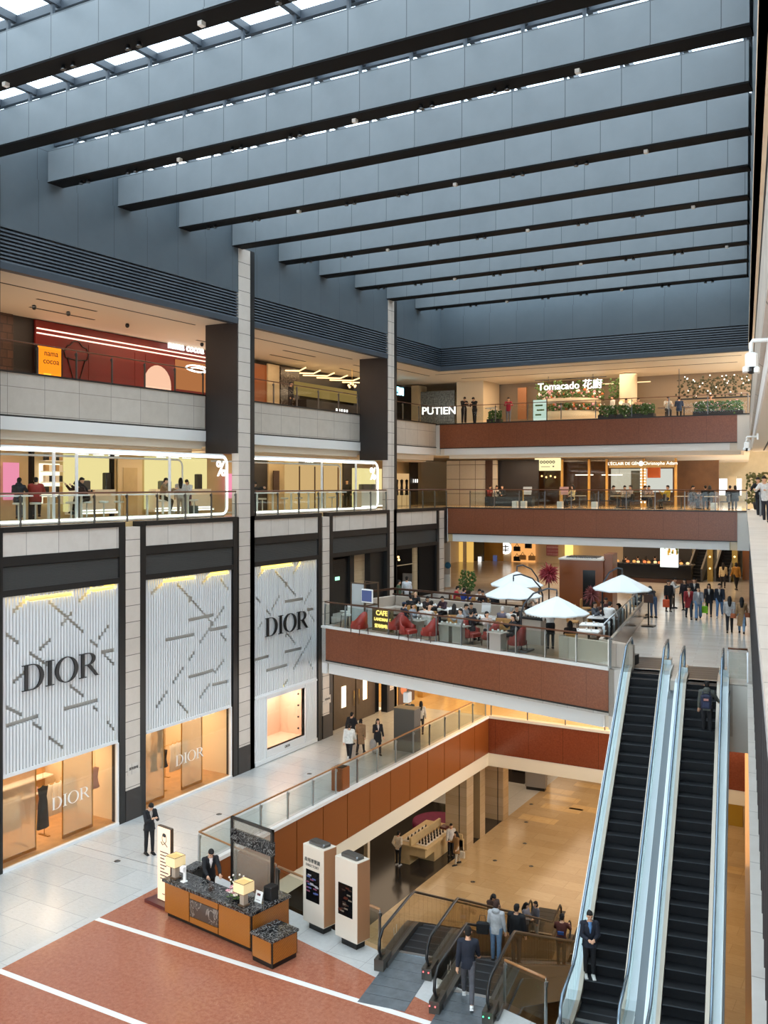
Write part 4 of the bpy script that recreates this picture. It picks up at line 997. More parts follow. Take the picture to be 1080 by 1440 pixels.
# menu light box
p = on(221, 1272, 0.08); t = thing('menu_board', 'tall cream light box with a printed portrait and menu lines by the desk', 'sign', (p[0]-.25, p[1]+.35, 0), math.radians(-9))
MB().bev(-.3, -.32, 0, .72, .3, .09, .01).build('base', 'burgundy', t); MB().bev(0, -.06, .09, .62, .06, 2.32, .01).build('frame', 'bronze', t); MB().box(.015, -.066, .11, .605, -.058, 2.3).build('face', 'menu_cream', t)
b = MB()
for k in range(9): b.box(.14, -.07, .75+k*.1, .14+.2+.18*((k*7) % 3)/2, -.066, .78+k*.1)
b.box(.24, -.07, .3, .4, -.066, .32)
ring2(b, arc(.33, 0, .11, .14, 0, 360, 16), arc(.33, 0, .09, .12, 0, 360, 16), .004, Matrix.Translation((0, -.066, 1.98)) @ Matrix.Rotation(PI/2, 4, 'X'))
b.ball((.33, -.068, 2.08), (.09, .004, .06), 10, 6); b.tube([(.18, -.069, 1.86), (.26, -.069, 1.78), (.36, -.069, 1.84), (.48, -.069, 1.76)], .012, 5)
b.build('print', 'black_metal', t)
# framed glass board behind the desk
pa = on(327, 1149, 2.62); pb = on(383, 1169, 2.62); an = math.atan2(pb[1]-pa[1], pb[0]-pa[0]); Wd = math.hypot(pb[1]-pa[1], pb[0]-pa[0])
t = thing('partition_screen', 'black framed smoked glass partition with a dark marbled band behind the desk', 'partition', (pa[0], pa[1], 0), an)
MB().box(-.04, -.04, 0, .04, .04, 2.65).box(Wd-.04, -.04, 0, Wd+.04, .04, 2.65).box(-.04, -.04, 2.58, Wd+.04, .04, 2.65).box(0, -.03, .1, Wd, .03, .16).build('frame', 'black_metal', t)
mat('frost_grey', '8d857b', .3); scrim('smoked_pane', 'a59a8c', .6)
MB().box(.04, -.01, .16, Wd-.04, .01, 1.95).box(.04, -.01, 2.3, Wd-.04, .01, 2.58).build('pane', 'smoked_pane', t); MB().box(-.05, -.05, 1.9, Wd+.06, .05, 2.3).build('band', 'marble_black', t)
# directory pillars
def totem(label, px, py, w_, h, head):
    x, y, _ = on(px, py, .22)
    t = thing('directory_pillar', label, 'directory sign', (x, y, 0), math.radians(-13.6))
    MB().box(.16, .1, 0, w_-.12, .42, .24).build('plinth', 'black_metal', t)
    MB().bev(0, 0, .22, w_, .5, h, .012).build('body', 'pillar_cream', t); MB().box(w_, .012, .24, w_+.008, .488, h-.02).build('side_panel', 'pillar_side', t)
    scn = MB().box(w_*.16, -.008, .85, w_*.8, .0, 1.72).build('screen', 'screen_black', t)
    MB().bev(.12, .1, h, w_-.1, .4, h+.1, .03).build('top_unit', 'steel_dark', t)
    b = MB(); random.seed(head)
    for k in range(16): 
        x_ = w_*(.22+.5*random.random()); z_ = 1.1+.5*random.random() if head == 1 else .95+.68*random.random()
        b.box(x_-.07, -.012, z_-.02, x_+.07, -.009, z_+.02, k % 3)
    b.build('screen_image', [glow('map_blue', '6a7dc0', .5), glow('map_pink', 'b06a8a', .4), glow('map_white', 'd0d0d8', .5)] if head == 1 else [glow('map_brown', '6a5248', .3), glow('map_rust', '8a4a3a', .3), glow('map_cream', 'b0a090', .4)], scn)
    if head == 1:
        textmesh('lettering', '商場導覽圖', .13, 'letter_black', .003, t, Matrix.Translation((w_*.46, -.004, 1.98)) @ Matrix.Rotation(PI/2, 4, 'X'))
        textmesh('lettering', 'DIRECTORY', .1, 'letter_black', .003, t, Matrix.Translation((w_*.46, -.004, 1.84)) @ Matrix.Rotation(PI/2, 4, 'X'))
    return t
totem('cream directory pillar with dark map screen and heading, nearer the desk', 426, 1293, .86, 2.4, 1)
totem('cream directory pillar with dark screen and no heading, nearer the escalators', 471, 1314, .86, 2.4, 2)
# walkway furniture
x, y, _ = on(489, 1112, 0); t = thing('litter_bin', 'brown wooden litter bin behind the walkway railing', 'bin', (x-.35, y, 0))
MB().bev(-.28, -.28, 0, .28, .28, .95, .02).build('body', 'veneer', t); MB().box(-.2, -.2, .95, .2, .2, .97).build('lid', 'black_plastic', t)
x, y, _ = on(582, 1062, 0); t = thing('notice_stand', 'large plain grey box stand behind the walkway railing under the terrace', 'display stand', (4.55, y+.6, 0))
mat('grey_box', '5a564f', .4); mat('grey_box_top', '8a765a', .5)
MB().box(-.55, -.3, 0, .55, .35, 2.0).build('body', 'grey_box', t); MB().box(-.56, -.31, 2.0, .56, .36, 2.03).build('top', 'grey_box_top', t)
for (px, py, l) in ((165, 1211, 'small round floor outlet on the white walkway left of the standing man'), (308, 1145, 'small round floor outlet on the white walkway near the railing corner'), (435, 1088, 'small round floor outlet on the walkway opposite the pink display box')):
    x, y, z = on(px, py, 0); tag(MB().lathe([(.03, .0), (.03, .012), (.1, .014), (.11, .0)], (0, 0, 0), 14).build('floor_outlet', 'steel_dark', None, (x, y, 0)), l, 'floor outlet')
# arcade below terrace: poster and gold shop windows
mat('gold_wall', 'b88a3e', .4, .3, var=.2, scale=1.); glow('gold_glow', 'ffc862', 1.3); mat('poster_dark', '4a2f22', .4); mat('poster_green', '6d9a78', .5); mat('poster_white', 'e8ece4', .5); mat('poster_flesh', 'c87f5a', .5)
t = thing('advertising_panel', 'tall poster with brown and green swirls beside the dark doors below terrace', 'poster', (.04, 47.2, 0))
MB().box(0, 0, .1, .04, 1.9, 3.3).build('board', 'poster_dark', t); b = MB()
for (y0, z0, ry, rz, m) in ((.9, 2.7, .7, .45, 0), (.5, 2.9, .35, .25, 1), (1.4, 2.4, .3, .3, 1), (1.0, 1.6, .6, .5, 2), (.6, 1.0, .4, .35, 2)):
    b.add([(.045, y0+ry*math.cos(a*PI/8), z0+rz*math.sin(a*PI/8)) for a in range(16)], [tuple(range(16))], m)
b.build('picture', ['poster_green', 'poster_white', 'poster_flesh'], t)
for k in range(5):
    y0 = 50.2+k*4.4; t = thing('shop_window', 'gold framed lit shop window along the arcade below the terrace', 'shop window', (.0, y0, 0), 0, 'gold arcade windows')
    MB().box(-.3, 0, 0, .05, 4.2, .4).box(-.3, 0, 3.1, .05, 4.2, 3.8).box(-.3, 0, .4, .06, .25, 3.1).box(-.3, 3.95, .4, .06, 4.2, 3.1).build('frame', 'gold_wall', t); MB().box(-1.2, .2, .4, -1.1, 4.0, 3.1).build('back_panel', 'gold_glow', t); MB().box(.0, .25, .4, .012, 3.95, 3.1).build('pane', 'glass_shop', t)
    for q in range(3): o = MB().bev(-.12, -.18, 0, .12, .18, .3, .03).box(-.3, -.4, -.5, .3, .4, 0).build('handbag', 'cloth_tan'); o.location = (-.7, y0+.9+q*1.2, .92); tag(o, 'tan handbag on a block in a gold arcade window', 'handbag', 'handbags in the gold arcade windows')
# hanging camera boxes beneath terrace
x, y, z = on(573, 960, 3.9); t = thing('hanging_sign', 'small white box sign hanging below the terrace soffit', 'sign', (x, y, 3.05)); MB().bev(-.12, -.2, 0, .12, .2, .45, .03).build('body', 'white_plastic', t); MB().cyl((0, 0, .45), (0, 0, .76), .02, 6).build('rod', 'steel', t)
# wall cameras on the right
mat('cam_white', 'e6e6e2', .35)
def wallcam(label, u, v, z, s):
    x, y = rf(u, v); t = thing('security_camera', label, 'camera', (x, y, z), RTH); t.scale = (s, s, s)
    MB().tube([(.45, 0, .55), (.0, 0, .55), (-.03, 0, .5), (-.03, 0, .3)], .045, 10).build('arm', 'cam_white', t)
    MB().bev(-.15, -.13, .0, .1, .13, .3, .04).build('housing', 'cam_white', t); MB().bev(-.2, -.16, -.1, -.07, .16, .02, .03).bev(.02, -.16, -.12, .14, .16, 0, .03).build('lamp_pods', 'cam_white', t); MB().ball((-.03, -.06, -.06), .09, 10, 8).build('lens', 'black_plastic', t)
    MB().box(.42, -.12, .4, .5, .12, .7).build('bracket', 'cam_white', t)
wallcam('large white security camera on a bracket, right wall near the roof louvres', .10, 13.2, 14.12, .62)
wallcam('smaller white security camera low on the right stone parapet far back', .08, 30.5, 13.70, .62)

# ------------------------------------------------------------------ basement
mat('velvet', '7a1f4a', .75, var=.3, scale=4); mat('kiosk_wood', 'd8bd8c', .5, var=.15, scale=2)
x, y, _ = on(619, 1170, ZB); t = thing('round_ottoman', 'round plum velvet ottoman beyond the display counter in the basement', 'ottoman', (x-.3, y+.3, ZB))
MB().lathe([(1.3, .0), (1.42, .06), (1.45, .3), (1.42, .5), (1.3, .56), (.2, .55), (.05, .53)], (0, 0, 0), 36).build('seat', 'velvet', t)
pA = on(598, 1221, ZB); t = thing('display_counter', 'pale wooden tiered display counter on the black basement floor', 'counter', (pA[0], pA[1], ZB), math.radians(90))
# local x runs deeper into the room, local -y to the viewer's right
T = Matrix.Identity(4)
c = MB().box(0, .9, 0, 1.0, 1.75, .95).box(1.0, .0, 0, 3.6, 1.75, .95).box(0, .0, .5, 1.0, .9, .95).bev(-.1, -.15, .95, 3.7, 1.85, 1.02, .02)
c.build('body', 'kiosk_wood', t); MB().box(-.1, .75, 1.02, 3.3, .87, 1.4).build('divider', 'kiosk_wood', t)
MB().box(.2, .05, 1.02, 2.6, .65, 1.05).box(.3, 1.0, 1.02, 2.8, 1.5, 1.05).build('tray', 'cloth_white', t)
MB().box(2.9, -.7, 0, 3.6, .0, .6).box(2.9, -.7, .0, 3.0, 0, .9).build('shelf', 'kiosk_wood', t)
pos = []
for i in range(7):
    for j in range(3): pos.append((.35+i*.33, .15+j*.18))
for i in range(6): pos.append((.5+i*.4, 1.25))
src = None
for (lx, ly) in pos:
    X, Y = pA[0]-ly, pA[1]+lx
    if src is None:
        src = MB().lathe([(.05, 0), (.055, .05), (.03, .12), (.03, .16)], (0, 0, 0), 8).build('perfume_bottle', 'black_metal', None, (X, Y, ZB+1.055)); tag(src, 'small dark bottle standing on the pale wooden basement counter', 'bottle', 'bottles on the basement counter')
    else:
        o = src.copy(); COL.objects.link(o); o.location = (X, Y, ZB+1.055)
o = MB().bev(-.2, -.25, 0, .2, .25, .1, .01).build('red_box', 'burgundy', None, (pA[0]-.4, pA[1]+3.05, ZB+1.025)); tag(o, 'dark red box at the far end of the basement counter', 'box')
x, y, _ = on(753, 1110, ZB); t = thing('direction_sign', 'grey floor standing sign with arrows deep in the basement', 'sign', (x, y, ZB), .1)
MB().box(-.6, -.25, .2, .7, .25, 2.9).build('body', 'cloth_grey', t); MB().box(-.55, -.2, 0, .65, .2, .2).build('plinth', 'black_plastic', t); MB().box(-.4, -.26, 1.55, .3, -.25, 1.6).box(-.4, -.26, 2.3, .0, -.25, 2.34).box(-.5, -.26, 1.5, -.38, -.25, 1.66).box(-.4, -.26, 2.4, .2, -.25, 2.44).build('lettering', 'black_plastic', t)
for k, (px, py) in enumerate(((665, 1240), (696, 1210), (747, 1218), (738, 1186), (740, 1156), (747, 1131), (763, 1112), (768, 1095))):
    x, y, z = on(px, py, ZB); o = MB().lathe([(.04, .0), (.04, .012), (.11, .012), (.12, 0)], (0, 0, 0), 12).build('floor_light', 'steel_dark', None, (x, y, ZB)); tag(o, 'small round floor fitting set in the beige basement floor', 'floor outlet', 'floor fittings in the basement')
b = MB()
for (px, py, w_) in ((782, 1112, 2.2), (790, 1123, 2.2), (828, 1105, 1.8), (790, 1137, 2.4), (826, 1138, 2.), (757, 1152, 2.2), (1040, 1225, 1.2)):
    x, y, z = on(px, py, ZB); b.box(x-w_/2, y-.45, ZB, x+w_/2, y+.45, ZB+.003)
struct(b.build('floor_inlay', 'floor_warm'))
o = MB().box(-3.2, 0, 0, 0, .2, 3.6).build('yellow_hoarding', mat('yellow_panel', 'a8861e', .5), None, (rwall(57, 0)-.1, 57, ZB)); tag(o, 'plain mustard yellow panel seen right of the rising escalators', 'panel')
t = thing('wall_shelf', 'pale wall niche shelves with green plants behind the basement column', 'shelf', (-1.5, 55.5, ZB)); 
MB().box(0, 0, 0, 3.5, .5, .7).box(0, 0, 1.2, 3.5, .5, 1.35).box(0, 0, 2.2, 3.5, .5, 2.35).box(0, .4, 0, 3.5, .5, 4).build('body', 'cream_wall', t); MB().box(.2, .1, 1.35, 3.3, .35, 1.8).box(.2, .1, .7, 3.3, .35, 1.0).build('planting', 'leaf', t)
# ------------------------------------------------------------------ terrace cafe
mat('leather_red', '8f2f26', .45, var=.15, scale=5); mat('leather_tan', 'b98a4e', .5); mat('banquette', 'b9ada0', .6); mat('table_grey', 'a39b92', .45); mat('canopy_white', 'e4eef2', .7)
mat('tablecloth', 'f1f1ef', .6); mat('pole_dark', '4a4f55', .35, .7); mat('bench_dark', '2a2624', .5); mat('red_leaf', '8e2336', .6, h2='b84a52', scale=9); mat('pink_leaf', '9a5a58', .6, h2='7a3a3c', scale=9)
mat('screen_img', '2a3350', .3, emit='5a6aa0', es=.5); mat('wood_dark', '4a2f22', .4, var=.2, scale=4)
def chair_red():
    t = thing('armchair', 'x', 'armchair')
    b = MB(); b.bev(-.3, -.28, .28, .3, .3, .46, .04); b.build('seat', 'leather_red', t)
    # wing back sweeping down into the arms
    m = MB(); n = 14; vs = []; fs = []
    for k in range(n+1):
        a = math.radians(-20+220*k/n); s = math.sin(a); h = .60+.42*max(0, s)**1.5
        for (r, z) in ((.38, .26), (.38, h), (.31, h), (.31, .26)): vs.append((r*math.cos(a), r*s*.95, z))
    for k in range(n):
        for q in range(4): fs.append((k*4+q, k*4+(q+1) % 4, (k+1)*4+(q+1) % 4, (k+1)*4+q))
    fs += [(0, 1, 2, 3), tuple(n*4+q for q in (3, 2, 1, 0))]
    m.add(vs, fs, 0, True); m.build('backrest', 'leather_red', t)
    for sx in (-.26, .26):
        for sy in (-.24, .28): MB().tube([(sx, sy, .28), (sx*1.05, sy*1.05, 0)], [.025, .016], 6).build('leg', 'wood_dark', t)
    return t
def chair_gold():
    t = thing('dining_chair', 'x', 'chair')
    MB().bev(-.24, -.24, .4, .24, .24, .48, .03).build('seat', 'leather_tan', t); MB().bev(-.24, .2, .45, .24, .27, .9, .03).build('backrest', 'leather_tan', t)
    for sx in (-.2, .2):
        for sy in (-.2, .22): MB().tube([(sx, sy, .42), (sx*1.1, sy*1.1, 0)], [.022, .015], 6).build('leg', 'wood_dark', t)
    return t
cang = CTH
red = chair_red(); first = True
REDS = [(505, 892, 'beside the glowing cafe sign, its left side', -90), (557, 893, 'just right of the glowing cafe sign', -90), (574, 900, 'second group from the cafe sign, left of two', 90), (604, 902, 'second group from the cafe sign, right of two', -90), (664, 905, 'middle of the rail, left of two', 90), (690, 908, 'middle of the rail, right of two', -90), (727, 916, 'next to the curved grey banquette', -90)]
for px, py, l, a in REDS:
    x, y, z = on(px, py, Z2); lab = 'red leather armchair at the terrace glass, '+l
    if first: red.location = (x, y, Z2+.012); red.rotation_euler.z = cang+math.radians(a); red['label'] = lab; first = False; index_kids(red)
    else: copytree(red, (x, y, Z2+.012), cang+math.radians(a), lab)
def pedtable(label, px, py, w=.75, d=.55, top='table_grey', ped='table_grey', cups=3):
    x, y, z = on(px, py, Z2); t = thing('cafe_table', label, 'table', (x, y, Z2+.012), cang)
    MB().bev(-w/2, -d/2, .7, w/2, d/2, .74, .01).build('tabletop', top, t)
    MB().box(-w*.36, -d*.36, 0, w*.36, d*.36, .7).build('pedestal', ped, t)
    return t
TB = []
for px, py, l in ((586, 896, 'grey block cafe table between red armchairs, nearest the glowing sign'), (628, 902, 'narrow grey block cafe table at the second pair of red armchairs'), (647, 905, 'grey block cafe table left of the middle red armchairs'), (700, 915, 'grey block cafe table right of the middle red armchairs')):
    TB.append(pedtable(l, px, py))
cup = MB().lathe([(.02, 0), (.035, .005), (.042, .08), (.038, .08), (.03, .012)], (0, 0, 0), 10).build('cup', 'white_plastic'); tag(cup, 'white cup on a grey block table by the terrace glass', 'cup', 'cups on the front terrace tables'); ci = 0
for t in TB:
    for k in range(3):
        o = cup if ci == 0 else cup.copy(); ci += 1
        if o is not cup: COL.objects.link(o)
        o.location = (t.location.x-.22+.2*k, t.location.y+.1*(k % 2), Z2+.754)
# glowing cafe sign on the rail
a_ = pt(3.05, -.22); b_ = pt(4.3, -.22)
t = thing('cafe_sign', 'brown board with glowing yellow cafe lettering behind the terrace glass', 'sign', (a_[0], a_[1], Z2+.1), cang)
cb = MB().box(0, 0, 0, 1.27, .05, 1.0).build('board', mat('sign_brown', '6b5a3e', .4), t)
textmesh('lettering', 'CAFE', .3, 'sign_yellow', .01, cb, Matrix.Translation((.6, -.01, .8)) @ Matrix.Rotation(PI/2, 4, 'X'), bold=.008)
textmesh('lettering', 'LANDMARK', .185, 'sign_yellow', .01, cb, Matrix.Translation((.635, -.01, .52)) @ Matrix.Rotation(PI/2, 4, 'X'), bold=.008)
textmesh('lettering', '置地咖啡廳', .19, 'sign_yellow', .01, cb, Matrix.Translation((.635, -.01, .22)) @ Matrix.Rotation(PI/2, 4, 'X'), bold=.004)
# high chair, divider with screen
x, y, z = on(489, 882, Z2); t = thing('high_chair', 'white draped child high chair at the left end of the terrace', 'high chair', (x, y, Z2), cang)
MB().bev(-.22, -.2, .55, .22, .22, .65, .03).bev(-.22, .16, .6, .22, .24, 1.05, .04).build('seat', 'white_plastic', t); MB().bev(-.24, -.3, .74, .24, -.1, .78, .02).build('tray', 'white_plastic', t)
for sx in (-.2, .2):
    for sy in (-.2, .22): MB().tube([(sx, sy, .56), (sx*1.2, sy*1.2, 0)], .018, 6).build('leg', 'black_plastic', t)
x, y, z = on(504, 884, Z2); t = thing('divider_screen', 'bronze framed frosted divider on the left of the terrace, holding a monitor', 'partition', (x, y, Z2), cang)
scrim('frosted', 'c9d0d2', .3)
fr = MB()
for (u, v) in ((-.45, 0), (.4, 0), (.4, .9), (-.45, .9)): fr.box(u-.03, v-.03, 0, u+.03, v+.03, 2.1)
for zz in (0, 1.05, 2.05):
    fr.box(-.45, -.02, zz, .4, .02, zz+.05).box(.38, 0, zz, .42, .9, zz+.05).box(-.45, .88, zz, .4, .92, zz+.05)
fr.build('frame', 'bronze', t); MB().box(-.42, -.01, .05, .38, .01, 1.05).box(-.42, -.01, 1.1, .38, .01, 2.05).build('pane', 'frosted', t); MB().box(.395, .03, .05, .405, .87, 1.05).build('pane', 'frosted', t)
c, s = math.cos(cang), math.sin(cang)
t2 = thing('monitor', 'white monitor showing a dark blue picture on the terrace divider', 'screen', (x+.62*c-.2*s*0, y+.62*s-.12, Z2+1.25), cang)
MB().bev(-.35, 0, 0, .35, .08, .62, .02).build('casing', 'white_plastic', t2); MB().box(-.31, -.006, .06, .31, .0, .56).build('screen', 'screen_img', t2); MB().box(-.2, .08, .2, -.14, .3, .3).build('arm', 'bronze', t2)
# L-shaped banquette with wooden rail
q0 = on(556, 864, Z2); q1 = on(737, 884, Z2); ba = math.atan2(q1[1]-q0[1], q1[0]-q0[0]); bl = math.hypot(q1[0]-q0[0], q1[1]-q0[1])
t = thing('banquette', 'long cream banquette bench backing on a wooden rail across the cafe', 'bench', (q0[0], q0[1], Z2+.012), ba)
MB().bev(0, -.55, .1, bl, 0, .46, .04).bev(-.1, -2.2, .1, .45, -.55, .46, .04).build('seat', 'banquette', t); MB().bev(0, 0, .0, bl, .14, .95, .03).bev(-.22, -2.2, 0, -.08, .14, .95, .03).build('backrest', 'banquette', t)
w_ = MB(); 
for k in range(8): w_.box(k*bl/7-.03, .16, 0, k*bl/7+.03, .22, 1.3)
w_.box(-.3, .14, 1.22, bl, .24, 1.32).box(-.3, .14, .96, bl, .24, 1.02).box(-.34, -2.2, 1.22, -.24, .2, 1.32); w_.build('wood_rail', 'wood_dark', t)
def cloth_table(label, px, py, w=1.1, d=.8, rz=cang, z=.74):
    x, y, zz = on(px, py, Z2+z); t = thing('cafe_table', label, 'table', (x, y, Z2+.012), rz)
    MB().bev(-w/2, -d/2, z-.05, w/2, d/2, z, .012).build('tabletop', 'tablecloth', t); MB().cyl((0, 0, .03), (0, 0, z-.04), .05, 8).lathe([(.28, 0), (.28, .02), (.05, .05)], (0, 0, 0), 12).build('pedestal', 'black_plastic', t)
    return t
WT = [cloth_table('white cafe table before the banquette, farthest left', 600, 851, 1.5), cloth_table('white cafe table before the banquette, second from left', 636, 857, 1.5), cloth_table('white cafe table before the banquette with a tall white menu', 688, 868, 1.6), cloth_table('white cafe table before the banquette nearest the front umbrella', 724, 866, 1.5),
      cloth_table('white cafe table by the dark side bench, farthest of three', 848, 868, 1.3, .8, RTH), cloth_table('white cafe table by the dark side bench, middle of three', 838, 878, 1.3, .8, RTH), cloth_table('white cafe table by the dark side bench, nearest of three', 828, 887, 1.3, .8, RTH)]
x, y, z = on(683, 862, Z2+.74); o = MB().box(-.22, 0, 0, .22, .01, .42, 0, Matrix.Rotation(-.2, 4, 'X')).box(-.22, .14, 0, .22, .15, .42, 0, Matrix.Rotation(.2, 4, 'X')).build('menu_card', 'tablecloth', None, (x, y, Z2+.755)); tag(o, 'tall white folded menu standing on a white cafe table', 'menu')
cp2 = None
for t in WT:
    for k in range(4):
        o = cup.copy(); COL.objects.link(o); o.location = (t.location.x-.4+.27*k, t.location.y+.12*((k % 2)*2-1), Z2+.755); o['label'] = 'white cup standing on a white topped cafe table'; o['group'] = 'cups on the white tables'
gold = chair_gold(); first = True
for px, py, l, a in ((806, 888, 'nearest of three facing the dark side bench', 90), (815, 878, 'second of three facing the dark side bench', 90), (824, 868, 'farthest of three facing the dark side bench', 90), (645, 868, 'backing towards the red armchairs, before the left banquette tables', 180), (668, 874, 'before the tall menu table, left side', 180), (700, 878, 'before the tall menu table, right side', 180)):
    x, y, z = on(px, py, Z2); lab = 'tan leather dining chair '+l; rz = (RTH if a == 90 else cang)+math.radians(a)
    if first: gold.location = (x, y, Z2+.012); gold.rotation_euler.z = rz; gold['label'] = lab; first = False; index_kids(gold)
    else: copytree(gold, (x, y, Z2+.012), rz, lab)
# curved banquette at the front right, waiter station, dark side bench
t = thing('curved_banquette', 'curved grey banquette hugging the terrace corner above the escalator', 'bench', (0, 0, 0))
poly_o = [pt(12.7, -.5), pt(15.9, -.5), rf(-4.95, 36.2), rf(-5.0, 37.6)]
def inset(p, dx, dy): return [(a+dx, b+dy) for a, b in p]
path = [pt(12.7, -1.6), pt(12.7, -.55), pt(13.2, -.4), pt(15.2, -.4), pt(15.8, -.5), rf(-5.0, 36.0), rf(-5.0, 36.8)]
t.location = (path[0][0], path[0][1], Z2+.012); X0, Y0 = path[0]
wl = MB(); st_ = MB()
for i in range(len(path)-1):
    wl.slabseg((path[i][0]-X0, path[i][1]-Y0), (path[i+1][0]-X0, path[i+1][1]-Y0), .14, 0, .86)
    if 0 < i < 4: st_.slabseg((path[i][0]-X0, path[i][1]-Y0), (path[i+1][0]-X0, path[i+1][1]-Y0), .6, .1, .45, 0, 1)
wl.build('backrest', 'banquette', t); st_.build('seat', 'bench_dark', t)
x, y, z = on(752, 905, Z2); t = thing('waiter_station', 'cream service station with a dark top shelf under the front umbrella', 'cabinet', (x, y, Z2+.012), cang)
MB().box(-.5, -.3, 0, .5, .3, 1.02).build('body', 'banquette', t); MB().bev(-.55, -.35, 1.02, .6, .35, 1.1, .01).box(-.55, -.35, 1.3, .6, .35, 1.33).build('worktop', 'black_plastic', t)
fr = MB()
for u in (-.52, .57):
    for v in (-.32, .32): fr.box(u-.02, v-.02, 1.1, u+.02, v+.02, 1.3)
fr.build('shelf_posts', 'steel_dark', t)
for k in range(6):
    o = cup.copy(); COL.objects.link(o); o.location = (x-.35+.14*k, y-.05*k, Z2+1.115); o['label'] = 'white cup on the dark top of the waiter station'; o['group'] = 'cups on the waiter station'
t = thing('side_bench', 'dark upholstered bench along the glass side barrier of the cafe', 'bench', (*rf(-5.35, 38.6), Z2+.012), RTH)
MB().bev(-.5, 0, .1, 0, 7, .45, .04).build('seat', 'bench_dark', t); MB().bev(0, -1.2, .0, .12, 7.2, .82, .03).build('backrest', 'wood_dark', t)
railing('glass side barrier with steel rail between the cafe tables and the promenade', [rf(-5.05, 37.3), rf(-5.0, 50.4)], Z2, 1.5, 'steel', 'steel', 'glass_clear', 1.25)
t = thing('barrier_wall', 'low brown glass wall outside the cafe side barrier by the landing', 'barrier', (*rf(-4.62, 36.3), Z2), RTH)
MB().box(-.04, 0, 0, .0, 14, .86).build('panel', mat('barrier_brown', '8a8078', .12), t); MB().box(-.07, -.05, .86, .03, 14.05, .91).build('cap_rail', 'steel', t)
# umbrellas
def umbrella(label, cx, cy, zr, rad, pole, rz=0.):
    t = thing('cantilever_umbrella', label, 'umbrella', (pole[0], pole[1], Z2+.012)); dx, dy = cx-pole[0], cy-pole[1]; zz = zr-Z2; n = 8
    b = MB(); vs = [(dx, dy, zz+.62)]; fs = []
    for (f, h) in ((.35, .42), (.7, .2), (1., 0), (1., -.05)):
        for k in range(n*2):
            a = 2*PI*k/(n*2)+rz; sag = 0 if k % 2 == 0 else -.035*f; rr = rad*f*(1 if k % 2 == 0 else .955)
            vs.append((dx+rr*math.cos(a), dy+rr*math.sin(a), zz+h+sag))
    N = n*2
    for k in range(N): fs.append((0, 1+k, 1+(k+1) % N))
    for r_ in range(3):
        for k in range(N): fs.append((1+r_*N+k, 1+(r_+1)*N+k, 1+(r_+1)*N+(k+1) % N, 1+r_*N+(k+1) % N))
    b.add(vs, fs, 0, False); b.build('canopy', 'canopy_white', t)
    for k in range(n):
        a = 2*PI*k/n+rz; MB().tube([(dx, dy, zz+.56), (dx+rad*.97*math.cos(a), dy+rad*.97*math.sin(a), zz-.03)], .012, 5).build('rib', 'pole_dark', t)
    MB().cyl((dx, dy, zz+.3), (dx, dy, zz+.72), .03, 8).build('hub', 'pole_dark', t)
    MB().tube([(0, 0, 0), (0, 0, zz-.1), (dx*.08, dy*.08, zz+.25), (dx*.35, dy*.35, zz+.68), (dx*.75, dy*.75, zz+.9), (dx, dy, zz+.86), (dx, dy, zz+.7)], .035, 8).build('pole', 'pole_dark', t)
    MB().box(-.4, -.4, 0, .4, .4, .06).build('base', 'steel_dark', t)
def at(px, py, d):
    a = (px-540)/1341.; s, c = math.sin(YAW), math.cos(YAW); return (CAMX+d*(-s+a*c), d*(c+a*s), HC-d*(py-682)/1341.)
for l, cx, cy, d, (ppx, pdy), zr in (('white cantilever umbrella nearest the viewer at the terrace front', 783, 861, 37.3, (733, .6), None), ('white cantilever umbrella at the right, beside the promenade', 875, 828, 42., (847, .5), None),
        ('white cantilever umbrella at the left, front one of an overlapping pair', 722, 837, 42.4, (763, .8), None), ('white cantilever umbrella at the left, rear one of an overlapping pair', 727, 822, 45.5, (758, .8), None)):
    x, y, z = at(cx, cy, d); px_, py_, _ = at(ppx, 800, d+pdy); umbrella(l, x, y, z, 1.27, (px_, py_), .2)
# plants and pavilion
x, y, z = at(817, 860, 50.5); t = thing('service_pavilion', 'small walnut clad service pavilion with a dark doorway behind the umbrellas', 'kiosk', (x, y, Z2), .12)
MB().box(-1.15, 0, 0, 1.15, 2.0, 2.62).build('body', 'veneer', t); MB().box(.1, -.02, 0, .75, .01, 2.1).build('doorway', 'screen_black', t); MB().box(-1.2, -.05, 2.62, 1.2, 2.05, 2.7).build('roof_edge', 'offwhite', t)
b = MB()
for k in range(14): b.box(-.85+k*.12, .3, 2.7, -.78+k*.12, 1.7, 2.76)
b.build('vent_grille', 'steel_dark', t); MB().box(1.15, .3, 0, 1.6, 1.8, 2.95).build('side_box', 'veneer', t)
def spiky(label, px, py, d, r, m, h, n, seed):
    x, y, z = at(px, py, d); t = thing('potted_plant', label, 'plant', (x, y, Z2)); random.seed(seed); b = MB(); zc = z-Z2
    for k in range(n):
        u = random.random()*2-1; a = random.random()*6.283; q = math.sqrt(1-u*u); L_ = r*(.7+.4*random.random()); dx, dy, dz = q*math.cos(a), q*math.sin(a), u
        tip = (dx*L_, dy*L_, zc+dz*L_-.1*L_); mid = (dx*L_*.55, dy*L_*.55, zc+dz*L_*.6)
        b.tube([(0, 0, zc), mid, tip], [.012, .03, .004], 4, smooth=False)
    b.build('leaves', m, t); MB().tube([(0, 0, .4), (0, 0, zc)], .04, 6).build('stem', 'wood_dark', t); MB().lathe([(.2, 0), (.26, .45), (.22, .45), (.2, .4)], (0, 0, 0), 14).build('pot', 'bench_dark', t)
spiky('round dark red spiky plant on a stem beside the walnut pavilion', 772, 806, 48.5, .62, 'red_leaf', 0, 220, 3)
spiky('dusty pink spiky plant in front of the pavilion doorway', 833, 836, 47.0, .55, 'pink_leaf', 0, 120, 5)
